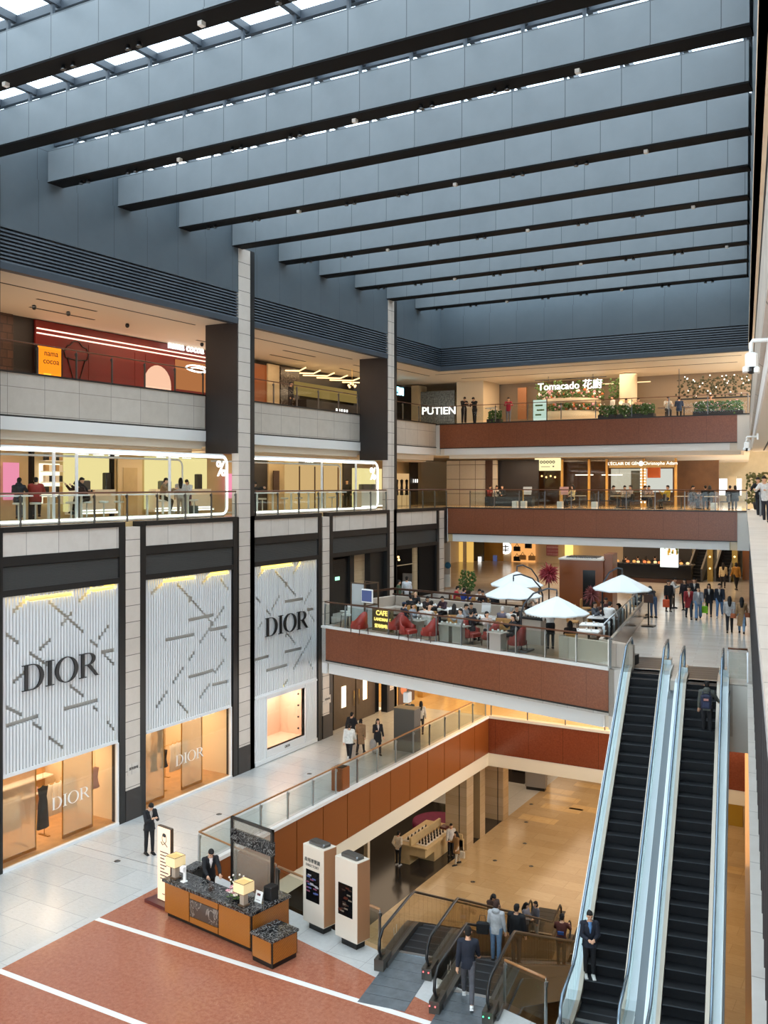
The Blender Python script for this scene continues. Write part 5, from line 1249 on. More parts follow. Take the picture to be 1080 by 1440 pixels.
def leafy(label, px, py, z0, w, h, n, seed, m='leaf', loc=None, name='potted_plant', pot=True, flower=None, d=None):
    x, y, z = loc or on(px, py, z0); t = thing(name, label, 'plant', (x, y, z0)); random.seed(seed); b = MB(); f = MB()
    for k in range(n):
        a = random.random()*6.28; rr = random.random()**.5*w; zz = (.35 if pot else .05)+random.random()*h
        p = Vector((rr*math.cos(a), rr*math.sin(a)*(d or 1.), zz)); b.ball(p, (.05+.05*random.random(), .03, .07*random.random()+.03), 6, 4)
        if flower and k % 7 == 0: f.ball((p.x, p.y, zz+.1), .04, 6, 4, k % len(flower))
    b.build('foliage', m, t)
    if flower: f.build('blossoms', flower, t)
    if pot: MB().lathe([(.18, 0), (.26, .4), (.22, .4)], (0, 0, 0), 12).build('pot', 'bench_dark', t)
    return t
leafy('dark green leafy plant at the left rear of the cafe', 657, 838, Z2, .5, 1.1, 160, 9)
# queue stands
for px, py, l in ((912, 881, 'black menu stand on a square foot at the cafe entrance, nearer'), (902, 868, 'black menu stand on a square foot at the cafe entrance, farther')):
    x, y, z = on(px, py, Z2); t = thing('menu_stand', l, 'stand', (x, y, Z2)); MB().box(-.28, -.25, 0, .28, .25, .05).build('base', 'black_plastic', t); MB().box(-.03, -.03, .05, .03, .03, 1.15).build('post', 'black_plastic', t); MB().box(-.22, -.02, 1.1, .22, .02, 1.5, 0, Matrix.Rotation(0, 4, 'X')).build('board', 'wood_dark', t)
x, y, z = on(555, 838, Z2); t = thing('till_screen', 'pale grey till screen standing before the dark restaurant doorway', 'screen', (x+.8, y+.4, Z2)); MB().bev(-.45, -.1, .75, .45, .0, 1.35, .03).build('panel', 'cloth_grey', t); MB().box(-.08, -.05, 0, .08, 0, .8).build('stand', 'black_plastic', t)

# ------------------------------------------------------------------ second floor, far shops
struct(MB().box(-9, 77.0, Z2, -4.4, 77.3, 9.2).box(-4.4, 77.0, Z2, 4.5, 77.3, 9.2).build('wall_back_second', 'cream_wall'))
mat('shop_gold', 'c79a4a', .45, var=.15, scale=2); mat('pink_stripe', 'c9a0a8', .5); mat('marble_warm', 'd9c4a0', .3)
def panel(name, label, cat, px0, py0, px1, py1, y, m, thick=.12, parts=None):
    a = ony(px0, py1, y); b = ony(px1, py0, y); o = MB().box(0, 0, 0, b[0]-a[0], thick, b[2]-a[2]).build(name, m); o.location = (a[0], y-thick, a[2])
    if label: tag(o, label, cat)
    return o
panel('lit_display', 'amber lit handbag display niche in the cream shop wall far behind the cafe', 'display', 720, 765, 753, 792, 76.9, glow('amber_shelf', 'f0a860', 1.1))
for k, (px, py) in enumerate(((727, 775), (735, 787), (743, 771), (748, 788), (727, 789))):
    a = ony(px, py, 76.7); o = MB().bev(-.3, -.1, 0, .3, .1, .4, .04).tube([(-.15, 0, .4), (0, 0, .65), (.15, 0, .4)], .03, 5).build('handbag', 'black_plastic' if k % 2 == 0 else 'cloth_tan', None, a); tag(o, 'small handbag on the amber lit display far behind the cafe', 'handbag', 'handbags on the amber display')
t = thing('round_sign', 'white glowing round emblem on the cream shop wall far behind the cafe', 'sign', ony(711, 771, 76.8))
MB().add([(.52*math.cos(a*PI/10), 0, .52*math.sin(a*PI/10)) for a in range(20)]+[(.52*math.cos(a*PI/10), .1, .52*math.sin(a*PI/10)) for a in range(20)], [tuple(range(20))]+[(i, 20+i, 20+(i+1) % 20, (i+1) % 20) for i in range(20)]).build('disc', 'sign_white', t)
MB().box(-.3, -.02, .12, .3, -.01, .2).box(-.3, -.02, -.2, .3, -.01, -.12).box(-.05, -.02, -.3, .05, -.01, .3).box(-.3, -.02, -.05, -.2, -.01, .05).box(.2, -.02, -.05, .3, -.01, .05).build('emblem', 'wood_dark', t)
panel('gold_door', 'tall golden brown shop door far behind the umbrellas', 'door', 681, 762, 708, 806, 76.9, 'shop_gold')
panel('wall_picture', 'small dark blue picture on the golden brown shop door', 'picture', 694, 781, 699, 791, 76.7, 'screen_img')
panel('shop_pillar', 'dark brown shop pillar with a white figure sign', 'pillar', 667, 762, 681, 808, 76.0, 'fin_brown')
panel('figure_sign', 'glowing white figure shaped sign on the dark shop pillar', 'sign', 673, 783, 677, 796, 75.8, 'sign_white')
for k, (p0, p1) in enumerate(((657, 666), (645, 651), (632, 640))): panel('lit_column', 'glowing gold curtain strip at the far left shop', 'shop display', p0, 762, p1, 806, 74.5, glow('gold_strip%d' % k, 'e8b860', 1.0))['group'] = 'gold lit strips'
panel('striped_poster', 'pink and white striped poster on the far cream shop wall', 'poster', 769, 767, 785, 781, 76.8, tiles('stripes', 'd8b8bc', 'a35566', 'a35566', 'xz', 9., .28, .05, .5))
panel('lit_column', 'bright yellow lit column right of the striped poster', 'column', 795, 764, 806, 785, 76.5, glow('yellow_col', 'ffd878', 1.6))
panel('standing_banner', 'white banner with a round blue mark beside the far left column', 'banner', 626, 762, 634, 815, 56.5, 'tablecloth')
a = ony(630, 795, 56.3); tag(MB().lathe([(.02, 0), (.22, 0), (.22, .02), (.02, .02)], (0, 0, 0), 14, 0, True, Matrix.Rotation(PI/2, 4, 'X')).build('blue_mark', mat('sky_blue', '4aa0d8', .5), None, a), 'round bright blue mark on the white standing banner', 'sign')
panel('poster_stand', 'pale poster stand at the far left of the cafe', 'poster', 625, 808, 634, 825, 54.5, 'cloth_white')
# food bar on the right rear
x0, y0, _ = on(852, 818, Z2); t = thing('food_bar', 'long dark food bar with lit counter behind the promenade', 'bar', (x0, 65, Z2))
MB().box(0, 0, 0, 5.6, 1.2, .25).build('plinth', 'wood_dark', t); MB().box(.2, .2, .25, 5.4, 1.0, 1.2).build('front', 'screen_black', t); MB().bev(.1, .1, 1.2, 5.5, 1.1, 1.28, .01).build('worktop', 'marble_black', t)
for k in range(14):
    o = MB().ball((0, 0, .06), (.12, .12, .09), 8, 6).build('food_dish', glow('food%d' % (k % 3), ('ffb060', 'ffe0a0', 'ff8a50')[k % 3], 1.2), None, (x0+.4+k*.36, 65.4+.3*(k % 2), Z2+1.28)); tag(o, 'small lit dish of food on the dark bar', 'food', 'dishes on the dark bar')
struct(MB().box(x0-.5, 70, Z2, x0+4.4, 70.3, 9.2).build('wall_back_bar', 'bench_dark'))
for k in range(8):
    o = MB().ball((0, 0, 0), .11, 8, 6).build('bar_lamp', 'led_warm', None, (x0+.5+k*.8, 68, 8.3+.2*(k % 2))); tag(o, 'small warm pendant bulb above the dark food bar', 'lamp', 'bulbs above the bar'); MB().cyl((0, 0, 0), (0, 0, .8), .01, 4).build('cord', 'black_plastic', o)
panel('lit_screen', 'tall white lit picture screen beside the food bar', 'screen', 929, 768, 954, 797, 64.6, glow('screen_pale', 'e8f0ea', 1.6))
b = MB(); random.seed(2); a = ony(930, 797, 64.4); bb = ony(953, 770, 64.4)
for k in range(14): q = random.random(); b.box(a[0]+.1+q*.9, 64.42, a[2]+.7+random.random()*.6, a[0]+.2+q*.9, 64.44, a[2]+.8+random.random()*.6, k % 2)
tag(b.build('screen_picture', [mat('citrus', 'd8b838', .6), mat('leaf_pale', '9ab878', .6)]), 'yellow and green food picture on the tall white screen', 'picture')
x, y, z = on(947, 812, Z2); o = MB().bev(-.6, -.3, 0, .6, .3, 1.25, .03).build('host_desk', 'wood_dark', None, (x, y, Z2)); tag(o, 'brown wooden host desk beside the food bar', 'desk')
# far pair of escalators
def faresc(label, px0, px1, py):
    x0_, y0_, _ = on(px0, py, Z2); x1_, _, _ = on(px1, py, Z2); t = thing('escalator', label, 'escalator', (x0_, y0_, Z2)); w_ = x1_-x0_
    for k in range(16): MB().box(0, k*.36, 0, w_, (k+1)*.36, .2*(k+1)).build('step', 'step_black', t)
    for xx in (-.12, w_): MB().add([(xx, 0, 0), (xx+.12, 0, 0), (xx+.12, 5.76, 3.2), (xx, 5.76, 3.2), (xx, 0, .9), (xx+.12, 0, .9), (xx+.12, 5.76, 4.1), (xx, 5.76, 4.1)], [(3, 2, 1, 0), (4, 5, 6, 7), (0, 1, 5, 4), (2, 3, 7, 6), (1, 2, 6, 5), (3, 0, 4, 7)]).build('balustrade', 'deck_bronze', t)
faresc('dark escalator rising at the back of the promenade, left of two', 969, 987, 818); faresc('dark escalator rising at the back of the promenade, right of two', 1007, 1027, 818)
for px in (996, 1031):
    x, y, z = on(px, 819, Z2); o = MB().box(-.18, 0, 0, .18, .3, 3.1).build('shop_pillar', 'brass', None, (x, y+.6, Z2)); tag(o, 'bronze pillar %s the far escalators' % ('between' if px == 996 else 'right of'), 'pillar')
    for k in range(3): MB().ball((0, -.05, .9+k*.8), .07, 8, 6).build('lamp', 'led_warm', o)
x, y, z = on(1042, 815, Z2); struct(MB().box(.1, 0, 0, .9, .3, 3.1).build('column_promenade', 'veneer_light', None, (x, y, Z2)))
struct(MB().box(10, 79, Z2, 18, 79.3, 9.2).build('wall_back_promenade', 'beige_wall'))

# ------------------------------------------------------------------ third floor, left: coffee lounge
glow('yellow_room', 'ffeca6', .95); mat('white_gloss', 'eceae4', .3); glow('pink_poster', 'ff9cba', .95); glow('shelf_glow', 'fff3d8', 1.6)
def lpanel(name, label, cat, px0, py0, px1, py1, x, m, thick=.1):
    a = onx(px0, py1, x); b = onx(px1, py0, x); o = MB().box(-thick, 0, 0, 0, b[1]-a[1], max(a[2], b[2])-a[2] if False else abs(onx(px0, py0, x)[2]-a[2])).build(name, m); o.location = (x, a[1], a[2])
    if label: tag(o, label, cat)
    return o
def zpanel(name, label, cat, px0, px1, z0, z1, x, m, thick=.1):
    ya = onx(px0, 690, x)[1]; yb = onx(px1, 690, x)[1]; o = MB().box(-thick, 0, 0, 0, yb-ya, z1-z0).build(name, m); o.location = (x, ya, z0)
    if label: tag(o, label, cat)
    return o
zpanel('pink_poster', 'glowing pink poster in a dark frame at the far left of the coffee lounge', 'poster', 6, 27, 12.0, 13.5, -5.9, 'pink_poster', .08)
zpanel('pink_poster', 'glowing pink poster beside the percent sign, left of the first tall column', 'poster', 318, 331, 11.9, 13.2, -5.9, 'pink_poster', .08)
struct(zpanel('trim_11', None, None, 44.5, 48.5, Z3, 14.3, -5.6, 'beam_black', .2))
struct(zpanel('trim_11', None, None, 158, 161, Z3, 14.3, -5.6, 'beam_black', .2))
for (a, b, l) in ((91, 157, 'yellow lit coffee counter room between the shelves and the middle door'), (205, 291, 'yellow lit coffee counter room nearer the first tall column')):
    o = zpanel('counter_room', l, 'shop interior', a, b, Z3+.25, 13.95, -6.0, 'yellow_room', .1); W = o.dimensions.y if False else (onx(b, 690, -6.0)[1]-onx(a, 690, -6.0)[1])
    MB().box(0, 0, -.12, .5, W, .0).build('lower_step', 'white_gloss', o); MB().box(.48, .1, -.1, .52, W-.1, -.05).build('light_strip', 'led_white', o); MB().box(0, 0, 2.6, .5, W, 2.72).build('lintel', 'white_gloss', o); MB().box(.0, .2, .0, .45, W-.2, .95).build('counter', 'white_gloss', o); MB().box(.44, .2, .02, .47, W-.2, .06).build('light_strip', 'led_white', o)
    for k in range(3): MB().box(.2, .5+k*.9, 2.45, .26, 1.1+k*.9, 2.5).build('pendant_lamp', 'sign_white', o)
    MB().bev(.1, W*.15, .95, .4, W*.15+.7, 1.35, .04).build('coffee_machine', 'steel_dark', o); MB().bev(.1, W*.75, .95, .35, W*.75+.35, 1.7, .03).build('coffee_grinder', 'black_plastic', o)
o = zpanel('lit_shelves', 'white glowing shelves of tan goods left of the first yellow room', 'shelf', 57, 84, Z3+.6, 13.5, -6.0, 'shelf_glow', .1)
W = onx(84, 690, -6.0)[1]-onx(57, 690, -6.0)[1]
for k in range(5): MB().box(0, 0, k*.45, .3, W, k*.45+.03).build('shelf_board', 'white_gloss', o)
oo = o
for k in range(5):
    for q in range(5):
        g = MB().bev(-.09, -.1, 0, .09, .1, .26, .02).build('goods_bag', ('cloth_tan', 'cloth_white', 'black_plastic')[(k*2+q) % 3], None, (oo.location.x+.16, oo.location.y+.15+q*(W-.3)/4, oo.location.z+k*.45+.035)); tag(g, 'small bag of goods on the white glowing coffee shelves', 'goods', 'bags on the coffee shelves')
o = zpanel('beige_door', 'plain beige door panel between the two yellow coffee rooms', 'door', 166, 200, Z3, 13.8, -6.1, 'cream_wall', .06); MB().box(.0, .3, 0, .03, 1.2, 2.2).build('leaf', 'beige_wall', o)
# second bay
zpanel('dark_shopfront', 'dark brown shopfront at the left of the second lounge frame', 'shopfront', 357, 376, Z3, 14.2, -5.8, 'fin_brown')
zpanel('shop_pillar', 'beige panel with a dark niche in the second lounge bay', 'panel', 378, 400, Z3, 14.2, -5.7, 'beige_wall'); zpanel('wall_niche', 'dark brown niche with small lights on the beige panel', 'niche', 385, 393, 12.2, 13.4, -5.5, 'wood_dark', .06)
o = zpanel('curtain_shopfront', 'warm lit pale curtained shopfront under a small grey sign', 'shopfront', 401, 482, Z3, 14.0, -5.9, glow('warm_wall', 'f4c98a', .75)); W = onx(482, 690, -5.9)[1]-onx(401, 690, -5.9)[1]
for k in (.22, .48, .62, .9): MB().box(0, W*k, 0, .06, W*k+.06, 2.5).build('mullion', 'wood_dark', o)
o = zpanel('shop_sign', 'small grey sign with pale lettering in the second lounge bay', 'sign', 421, 455, 13.8, 14.2, -5.4, mat('sign_grey', '7d7468', .5), .06); textmesh('lettering', 'ARAE', .34, 'sign_white', .01, o, facing(0, 1, 0, (.02, 1.0, .2)))
zpanel('dark_shopfront', 'dark shopfront beside the yellow percent counter', 'shopfront', 483, 500, Z3, 14.1, -5.8, 'fin_brown')
o = zpanel('counter_room', 'yellow lit coffee counter with machines under the second percent sign', 'shop interior', 497, 537, Z3+.1, 13.6, -3.4, 'yellow_room'); W = onx(537, 690, -3.4)[1]-onx(497, 690, -3.4)[1]
MB().box(0, .1, 0, .5, W-.1, .95).build('counter', 'white_gloss', o); MB().box(.5, .1, .0, .53, W-.1, .05).build('light_strip', 'led_white', o)
for k in range(2): MB().bev(.1, .4+k*1.1, .95, .42, 1.2+k*1.1, 1.35, .03).build('coffee_machine', 'steel_dark', o)
o = thing('kiosk_stand', 'white kiosk block with a red strip behind the first tall column', 'stand', (-1.0, 34.4, Z3)); MB().bev(-.4, -.2, 0, .4, .7, 1.05, .03).build('body', 'white_gloss', o); MB().box(.4, .2, .1, .41, .3, .9).build('strip', 'leather_red', o); MB().bev(-.15, 0, 1.05, .15, .3, 1.9, .03).build('screen_post', 'white_gloss', o)
# third bay
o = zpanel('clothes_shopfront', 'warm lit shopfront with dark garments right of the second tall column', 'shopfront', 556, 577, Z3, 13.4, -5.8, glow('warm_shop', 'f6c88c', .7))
for k in range(3): g = dress('hanging_coat', 'cloth_black', 1.1, .4); g.location = (-5.3, onx(558+k*7, 690, -5.3)[1], Z3+.7); tag(g, 'black garment on display in the warm shopfront right of the second column', 'coat', 'garments right of the second column'); MB().cyl((0, 0, -.7), (0, 0, 0), .015, 5).build('stand', 'brass', g)
zpanel('shop_pillar', 'grey brown shop wall with three pale letters right of the second column', 'panel', 577, 588, Z3, 14.2, -5.6, 'fin_brown')
o = textmesh('lettering', '1 0 8', .38, 'sign_white', .01, None, facing(0, 1, 0, (0, 0, 0))); o.name = 'wall_sign'; o.location = onx(584, 676.5, -5.4); tag(o, 'small pale glowing number on the grey brown shop wall', 'sign')
tiles('tile_cream', 'd8cdb8', 'ccc0a9', '6d6252', 'xz', 1.2, 1.0, .02, .4)
struct(MB().box(-3.4, 60.5, Z3, .4, 60.7, 14.3).build('wall_back_third', 'tile_cream'))
# ------------------------------------------------------------------ tall stools and tables of the lounge
def mk_table():
    t = thing('bar_table', 'x', 'table'); MB().bev(-.3, -.9, 1.0, .3, .9, 1.05, .015).build('tabletop', 'white_gloss', t)
    for y in (-.75, .75): MB().box(-.25, y-.03, 0, .25, y+.03, .03).box(-.04, y-.03, 0, .04, y+.03, 1.0).build('leg', 'white_gloss', t)
    return t
def mk_stool():
    t = thing('bar_stool', 'x', 'stool'); MB().lathe([(.02, .70), (.19, .70), (.2, .72), (.2, .76), (.18, .78), (.02, .78)], (0, 0, 0), 16).build('seat', 'white_gloss', t); MB().lathe([(.2, 0), (.2, .02), (.03, .04), (.03, .7), (.02, .7)], (0, 0, 0), 12).build('pedestal', 'white_gloss', t)
    return t
tb = mk_table(); sl_ = mk_stool(); index_kids(tb); index_kids(sl_)
TABS = [(21.65, 'left of the red coated sitter'), (24.2, 'between the red coat and the hunched couple'), (27.6, 'right of the hunched couple'), (30.0, 'beside the man in tan jacket'), (36.0, 'beside the bending man, second frame'), (39.0, 'in the middle of the second frame'), (42.0, 'near the right end of the second frame')]
for i, (y, l) in enumerate(TABS):
    lab = 'long white bar table behind the lounge glass, '+l
    if i == 0: tb.location = (-1.0, y, Z3); tb['label'] = lab
    else: copytree(tb, (-1.0, y, Z3), 0, lab)
sy = lambda px, x: onx(px, 690, x)[1]
STL = [(-1.7, sy(26, -1.7), 'under the person in the dark jacket'), (-1.7, sy(50, -1.7), 'under the person in the red coat'), (-1.6, sy(122, -1.6), 'under the hunched person in brown'), (-1.6, sy(100, -1.6), 'beside the hunched couple'), (-1.5, sy(146, -1.5), 'right of the hunched couple, first'), (-1.5, sy(167, -1.5), 'right of the hunched couple, second'), (-1.7, sy(228, -1.7), 'under the man in the tan jacket'), (-1.4, 31.6, 'at the right end of the first frame'), (-1.6, 35.4, 'under the bending man in the second frame'), (-1.5, 36.6, 'second frame, first free one from the left'), (-1.5, 38.4, 'second frame, second free one from the left'), (-1.5, 39.6, 'second frame, third free one from the left'), (-1.5, 41.5, 'second frame, fourth free one from the left'), (-1.5, 42.7, 'second frame, last one before the yellow counter')]
for i, (x, y, l) in enumerate(STL):
    lab = 'round white bar stool, '+l
    if i == 0: sl_.location = (x, y, Z3); sl_['label'] = lab
    else: copytree(sl_, (x, y, Z3), 0, lab)

# ------------------------------------------------------------------ fourth floor, left
mat('red_shop', '741810', .45, var=.12, scale=1.); mat('red_deep', '6b130d', .5); glow('orange_box', 'ff8a1e', 1.5); glow('yellow_box', 'ffc23a', 1.4); tiles('brick_dark', '5a3a2c', '3e271d', '2a1a14', 'yz', .5, .35, .02, .5, offset=.5)
struct(MB().box(-7.09, 16, Z4, -7.0, 26.8, ZC).build('wall_left_brick', 'brick_dark'))
ya = onx(50, 500, -6.95)[1]; yb = onx(291, 500, -6.95)[1]+1.5
t = thing('dessert_shopfront', 'deep red dessert shopfront with two glowing lines on the fourth floor', 'shopfront', (-6.95, ya, Z4)); W = yb-ya
MB().box(-.1, 0, 0, 0, W, 3.1).build('wall_panel', 'red_shop', t)
for zz in (2.72, 2.52): MB().box(.0, .05, zz, .06, W, zz+.05).build('light_line', 'led_red', t)
ic = MB(); yc = onx(107, 500, -6.95)[1]-ya
ic.tube([(.02, yc-.5, 1.65), (.02, yc, .25), (.02, yc+.5, 1.65)], .025, 5).tube([(.02, yc-.62, 1.68), (.02, yc-.7, 1.95), (.02, yc-.5, 2.2), (.02, yc-.35, 2.25), (.02, yc-.15, 2.45), (.02, yc+.15, 2.45), (.02, yc+.35, 2.25), (.02, yc+.6, 2.2), (.02, yc+.72, 1.95), (.02, yc+.62, 1.68), (.02, yc, 1.6)], .025, 5, closed=True)
ic.build('ice_cream_drawing', 'letter_black', t)
for k in (125, 190, 205): yk = onx(k, 500, -6.95)[1]-ya; MB().box(0, yk-.02, 0, .015, yk+.02, 2.4).build('joint', 'red_deep', t)
y0 = onx(202, 500, -6.95)[1]-ya; y1 = onx(240, 500, -6.95)[1]-ya; mid = (y0+y1)/2; r_ = (y1-y0)/2
b = MB(); pts = [(.03, y0, 0), (.03, y1, 0)]+[(.03, mid+r_*math.cos(k*PI/12), 1.0+r_*math.sin(k*PI/12)) for k in range(13)]
b.add(pts, [tuple(range(len(pts)))]); b.build('arched_window', glow('arch_glow', 'ffc8a8', 1.1), t)
MB().box(.03, y0+.1, .35, .5, y1-.1, .42).build('counter_light', 'led_white', t); MB().box(.03, y0+.05, 0, .5, y1-.05, .36).build('counter', 'white_gloss', t)
for k in range(5): MB().ball((.3, y0+.3+k*.35, .5), .08, 8, 6).build('sundae', 'display_pink', t)
y2 = onx(246, 500, -6.95)[1]-ya; y3 = W-1.2
MB().box(.01, y2, 0, .03, y3, 2.4).build('opening', glow('opening_warm', 'd88a55', .7), t); MB().box(.03, y2, .3, .05, y3, .9).build('back_counter', 'red_shop', t)
MB().tube([(.5, (y2+y3)/2-.2+.9*math.cos(k*PI/12), 2.0+.16*math.sin(k*PI/12)) for k in range(24)], .04, 6, closed=True).tube([(.5, (y2+y3)/2-.2+.55*math.cos(k*PI/12), 1.95+.1*math.sin(k*PI/12)) for k in range(24)], .035, 6, closed=True).build('ring_lamp', 'led_white', t)
o = textmesh('lit_sign', 'nama cocoa', .56, 'sign_white', .04, None, facing(0, 1, 0, (0, 0, 0)), bold=.006); o.location = onx(262, 489, -6.7); tag(o, 'white glowing shop name on the red dessert shopfront', 'sign')
y0 = onx(52, 500, -6.85)[1]; y1 = onx(86, 500, -6.85)[1]
t = thing('light_box', 'orange glowing light box with the shop name at the left of the red shop', 'sign', (-6.85, y0, Z4)); MB().box(-.1, 0, 0, 0, y1-y0, 2.0).build('face', 'orange_box', t); MB().box(0, .35, .1, .01, y1-y0-.55, .85).build('inset', 'yellow_box', t); MB().box(-.1, y1-y0, 0, .02, y1-y0+.06, 2.05).box(-.1, -.06, 0, .02, 0, 2.05).build('frame', 'letter_black', t)
textmesh('lettering', 'nama', .36, 'letter_black', .005, t, facing(0, 1, 0, (.012, .75, 1.72))); textmesh('lettering', 'cocoa', .36, 'letter_black', .005, t, facing(0, 1, 0, (.012, .75, 1.38)))
# second bay: restaurant with herringbone lamps
zl = Z4
o = zpanel('wall_cladding', 'tall reddish wood panel at the left of the second fourth floor bay', 'panel', 357, 376, zl, 19.4, -6.6, 'veneer'); zpanel('wall_cladding', 'plain tan panel beside the reddish wood panel on fourth floor', 'panel', 377, 393, zl, 19.5, -6.5, 'beige_wall'); zpanel('wall_cladding', 'brown marble panel left of the herringbone lamps', 'panel', 395, 421, zl, 19.5, -6.6, 'marble_brown')
ya = onx(421, 530, -6)[1]; t = thing('herringbone_lamp', 'herringbone row of warm light tubes on the restaurant ceiling, fourth floor', 'ceiling lamp', (-6.0, ya, 19.2))
for k in range(7):
    for s in (-1, 1): MB().tube([(0, k*1.5, .1), (s*1.2, k*1.5-1.1, .1)], .04, 6).build('tube', 'led_warm', t)
t = thing('restaurant_counter', 'long olive lit restaurant counter behind the fourth floor glass', 'counter', (-6.0, ya+.3, Z4)); MB().box(-.5, 0, 0, .3, 8, 1.1).build('body', 'fin_brown', t); MB().box(-.6, 0, 1.4, -.5, 7, 2.2).build('lit_back', glow('olive_lit', 'b89a58', .5), t); lb = MB()
for k in range(5): lb.box(.3, 3.2+k*.3, .62, .32, 3.36+k*.3, .78)
lb.build('lettering', 'sign_white', t)
t = thing('chandelier', 'small glass chandelier in the dark shop right of the second column, fourth floor', 'chandelier', (-4.5, 49.6, 18.6))
for k in range(6): MB().ball((.2*math.cos(k), .25*math.sin(k), .08*(k % 3)), .07, 8, 6).build('globe', 'led_warm', t)
MB().cyl((0, 0, 0), (0, 0, 1.1), .015, 5).build('rod', 'brass', t)
o = textmesh('lit_sign', '莆田', .55, glow('sign_cyan', '9fe8ff', 4.).name, .03, None, facing(0, 1, 0, (0, 0, 0)), bold=.02); o.location = onx(562, 551, -4.6); tag(o, 'small cyan glowing characters in the dark shop on fourth floor', 'sign'); MB().box(-.5, -.04, .3, .5, 0, .34).build('hanger', 'black_plastic', o); o.rotation_euler = (0, 0, 0)
struct(MB().box(-7.05, 53.2, Z4, -6.6, 62, ZC).build('wall_left_dark', 'bench_dark'))
zpanel('shop_pillar', 'tan square pillar right of the dark chandelier shop', 'pillar', 589, 600, Z4, 19.6, -5.0, 'beige_wall', .6)
o = textmesh('lit_sign', 'PUTIEN', .72, 'sign_white', .04, None, facing(1, .25, 0, (0, 0, 0)), bold=.01); o.location = ony(617, 578, 58.6); tag(o, 'white glowing restaurant name at the far left corner, fourth floor', 'sign')
tag(MB().box(-1.6, 0, 0, 1.2, .1, 2.6).build('restaurant_screen', mat('slate_stripe', '4a4f50', .5, h2='8a8f8c', scale=8), None, (ony(617, 595, 59.6)[0], 59.6, Z4)), 'grey striped screen behind the white restaurant name, fourth floor', 'screen')
# ------------------------------------------------------------------ fourth floor, back: flower cafe
struct(MB().box(-2.2, 59.6, Z4, -.2, 62.4, ZC).build('column_bridge', 'cream_wall'))
struct(MB().box(-2.2, 62.6, Z4, 18.5, 62.9, ZC).build('wall_back_fourth', mat('taupe', '8f7d68', .6, var=.1, scale=.5)))
o = textmesh('lit_sign', 'Tomacado 花廚', .66, 'sign_white', .04, None, facing(1, 0, 0, (0, 0, 0)), bold=.006); o.location = ony(801, 542.5, 59.5); tag(o, 'white glowing cafe name above the flower wall, fourth floor', 'sign'); MB().box(-2.4, .1, .45, 2.4, .14, .5).box(-1.5, .1, .4, -1.46, .14, 1.0).box(1.5, .1, .4, 1.54, .14, 1.0).build('hanger', 'black_plastic', o)
x, y, z = ony(797, 580, 59.5); t = thing('flower_counter', 'curved cream counter tiered with flower boxes in the flower cafe', 'counter', (x, 59.5, Z4))
MB().lathe([(2.2, 0), (2.2, .7), (2.0, .75), (2.0, .8), (.1, .8)], (0, .8, 0), 28).build('lower_tier', 'cream_wall', t); MB().lathe([(1.9, 1.3), (1.95, 1.35), (1.95, 1.6), (.1, 1.6)], (0, .8, 0), 28).build('upper_tier', 'cream_wall', t)
random.seed(11); b = MB()
for k in range(420):
    a = -PI*random.random(); zz = .85+.35*random.random() if k % 2 else 1.65+.5*random.random(); r = (1.75+.35*random.random()) if k % 2 else 1.2+.8*random.random()
    b.ball((r*math.cos(a)*1.15, .8+r*math.sin(a), zz), .05+.05*random.random(), 6, 4, random.choice((0, 0, 0, 0, 0, 1, 2, 3)))
b.build('blossoms', ['leaf', 'petal_pink', 'petal_white', mat('petal_orange', 'c9703a', .7)], t)
for k in range(5):
    lx = x-2.2+k*1.25; t = leafy('', 0, 0, Z4+1.6, .5, 1.3, 70, 20+k, 'leaf', (lx, 61.0, Z4+1.6), 'palm_plant', False); t['label'] = 'green palm fronds rising behind the flower counter'; t['group'] = 'palms behind the flower counter'; t['category'] = 'plant'
GP = ('petal_pink', 'petal_white')
for k, (p0, p1, l) in enumerate(((686, 704, 'near the standing men'), (842, 866, 'right of the flower counter'), (867, 893, 'below the round lamps'), (893, 920, 'middle right of the bridge'), (975, 1005, 'right part of the bridge'), (1005, 1046, 'right end of the bridge, tallest grass'))):
    a = ony((p0+p1)/2, 580, 56.6); w2 = (ony(p1, 580, 56.6)[0]-ony(p0, 580, 56.6)[0])/2
    t = leafy('planter of grass and pale flowers, fourth floor glass, '+l, 0, 0, Z4+.02, w2, .75, 170, 30+k, 'leaf', (a[0], 56.7, Z4+.02), 'planter', False, ['petal_pink', 'petal_white'], .35/w2)
    MB().box(-w2, -.3, 0, w2, .3, .25).build('trough', 'bench_dark', t)
a = ony(1010, 538, 59); t = leafy('dark hanging greenery with white lights at the right end of the flower cafe', 0, 0, 17.9, 2.6, 1.1, 260, 44, mat('leaf_dark', '3a3a24', .7).name, (a[0], 59.5, 17.9), 'hanging_plant', False, ['led_white', 'leaf_dark', 'leaf_dark', 'leaf_dark', 'leaf_dark', 'leaf_dark', 'leaf_dark'], .3); MB().box(-2.5, -.05, -.12, 2.5, .05, -.04).box(-2.4, -.02, 0, -2.36, .02, 1.79).box(2.36, -.02, 0, 2.4, .02, 1.79).build('support_bar', 'black_plastic', t)
a = ony(888, 560, 60.5); t = thing('feature_column', 'round pale column with glowing lamps behind the flower cafe', 'column', (a[0]-.2, 60.5, Z4)); MB().lathe([(.55, 0), (.55, 3.1)], (0, 0, 0), 20).build('shaft', 'cream_wall', t)
for k in (-.3, .3): MB().ball((k, -.6, 1.25), .14, 10, 8).build('globe_lamp', 'led_warm', t)
panel('lit_cove', 'long warm lit ceiling cove behind the flower cafe', 'ceiling light', 845, 536, 915, 541, 62.3, glow('cove', 'ffd9a0', 1.6), .08)
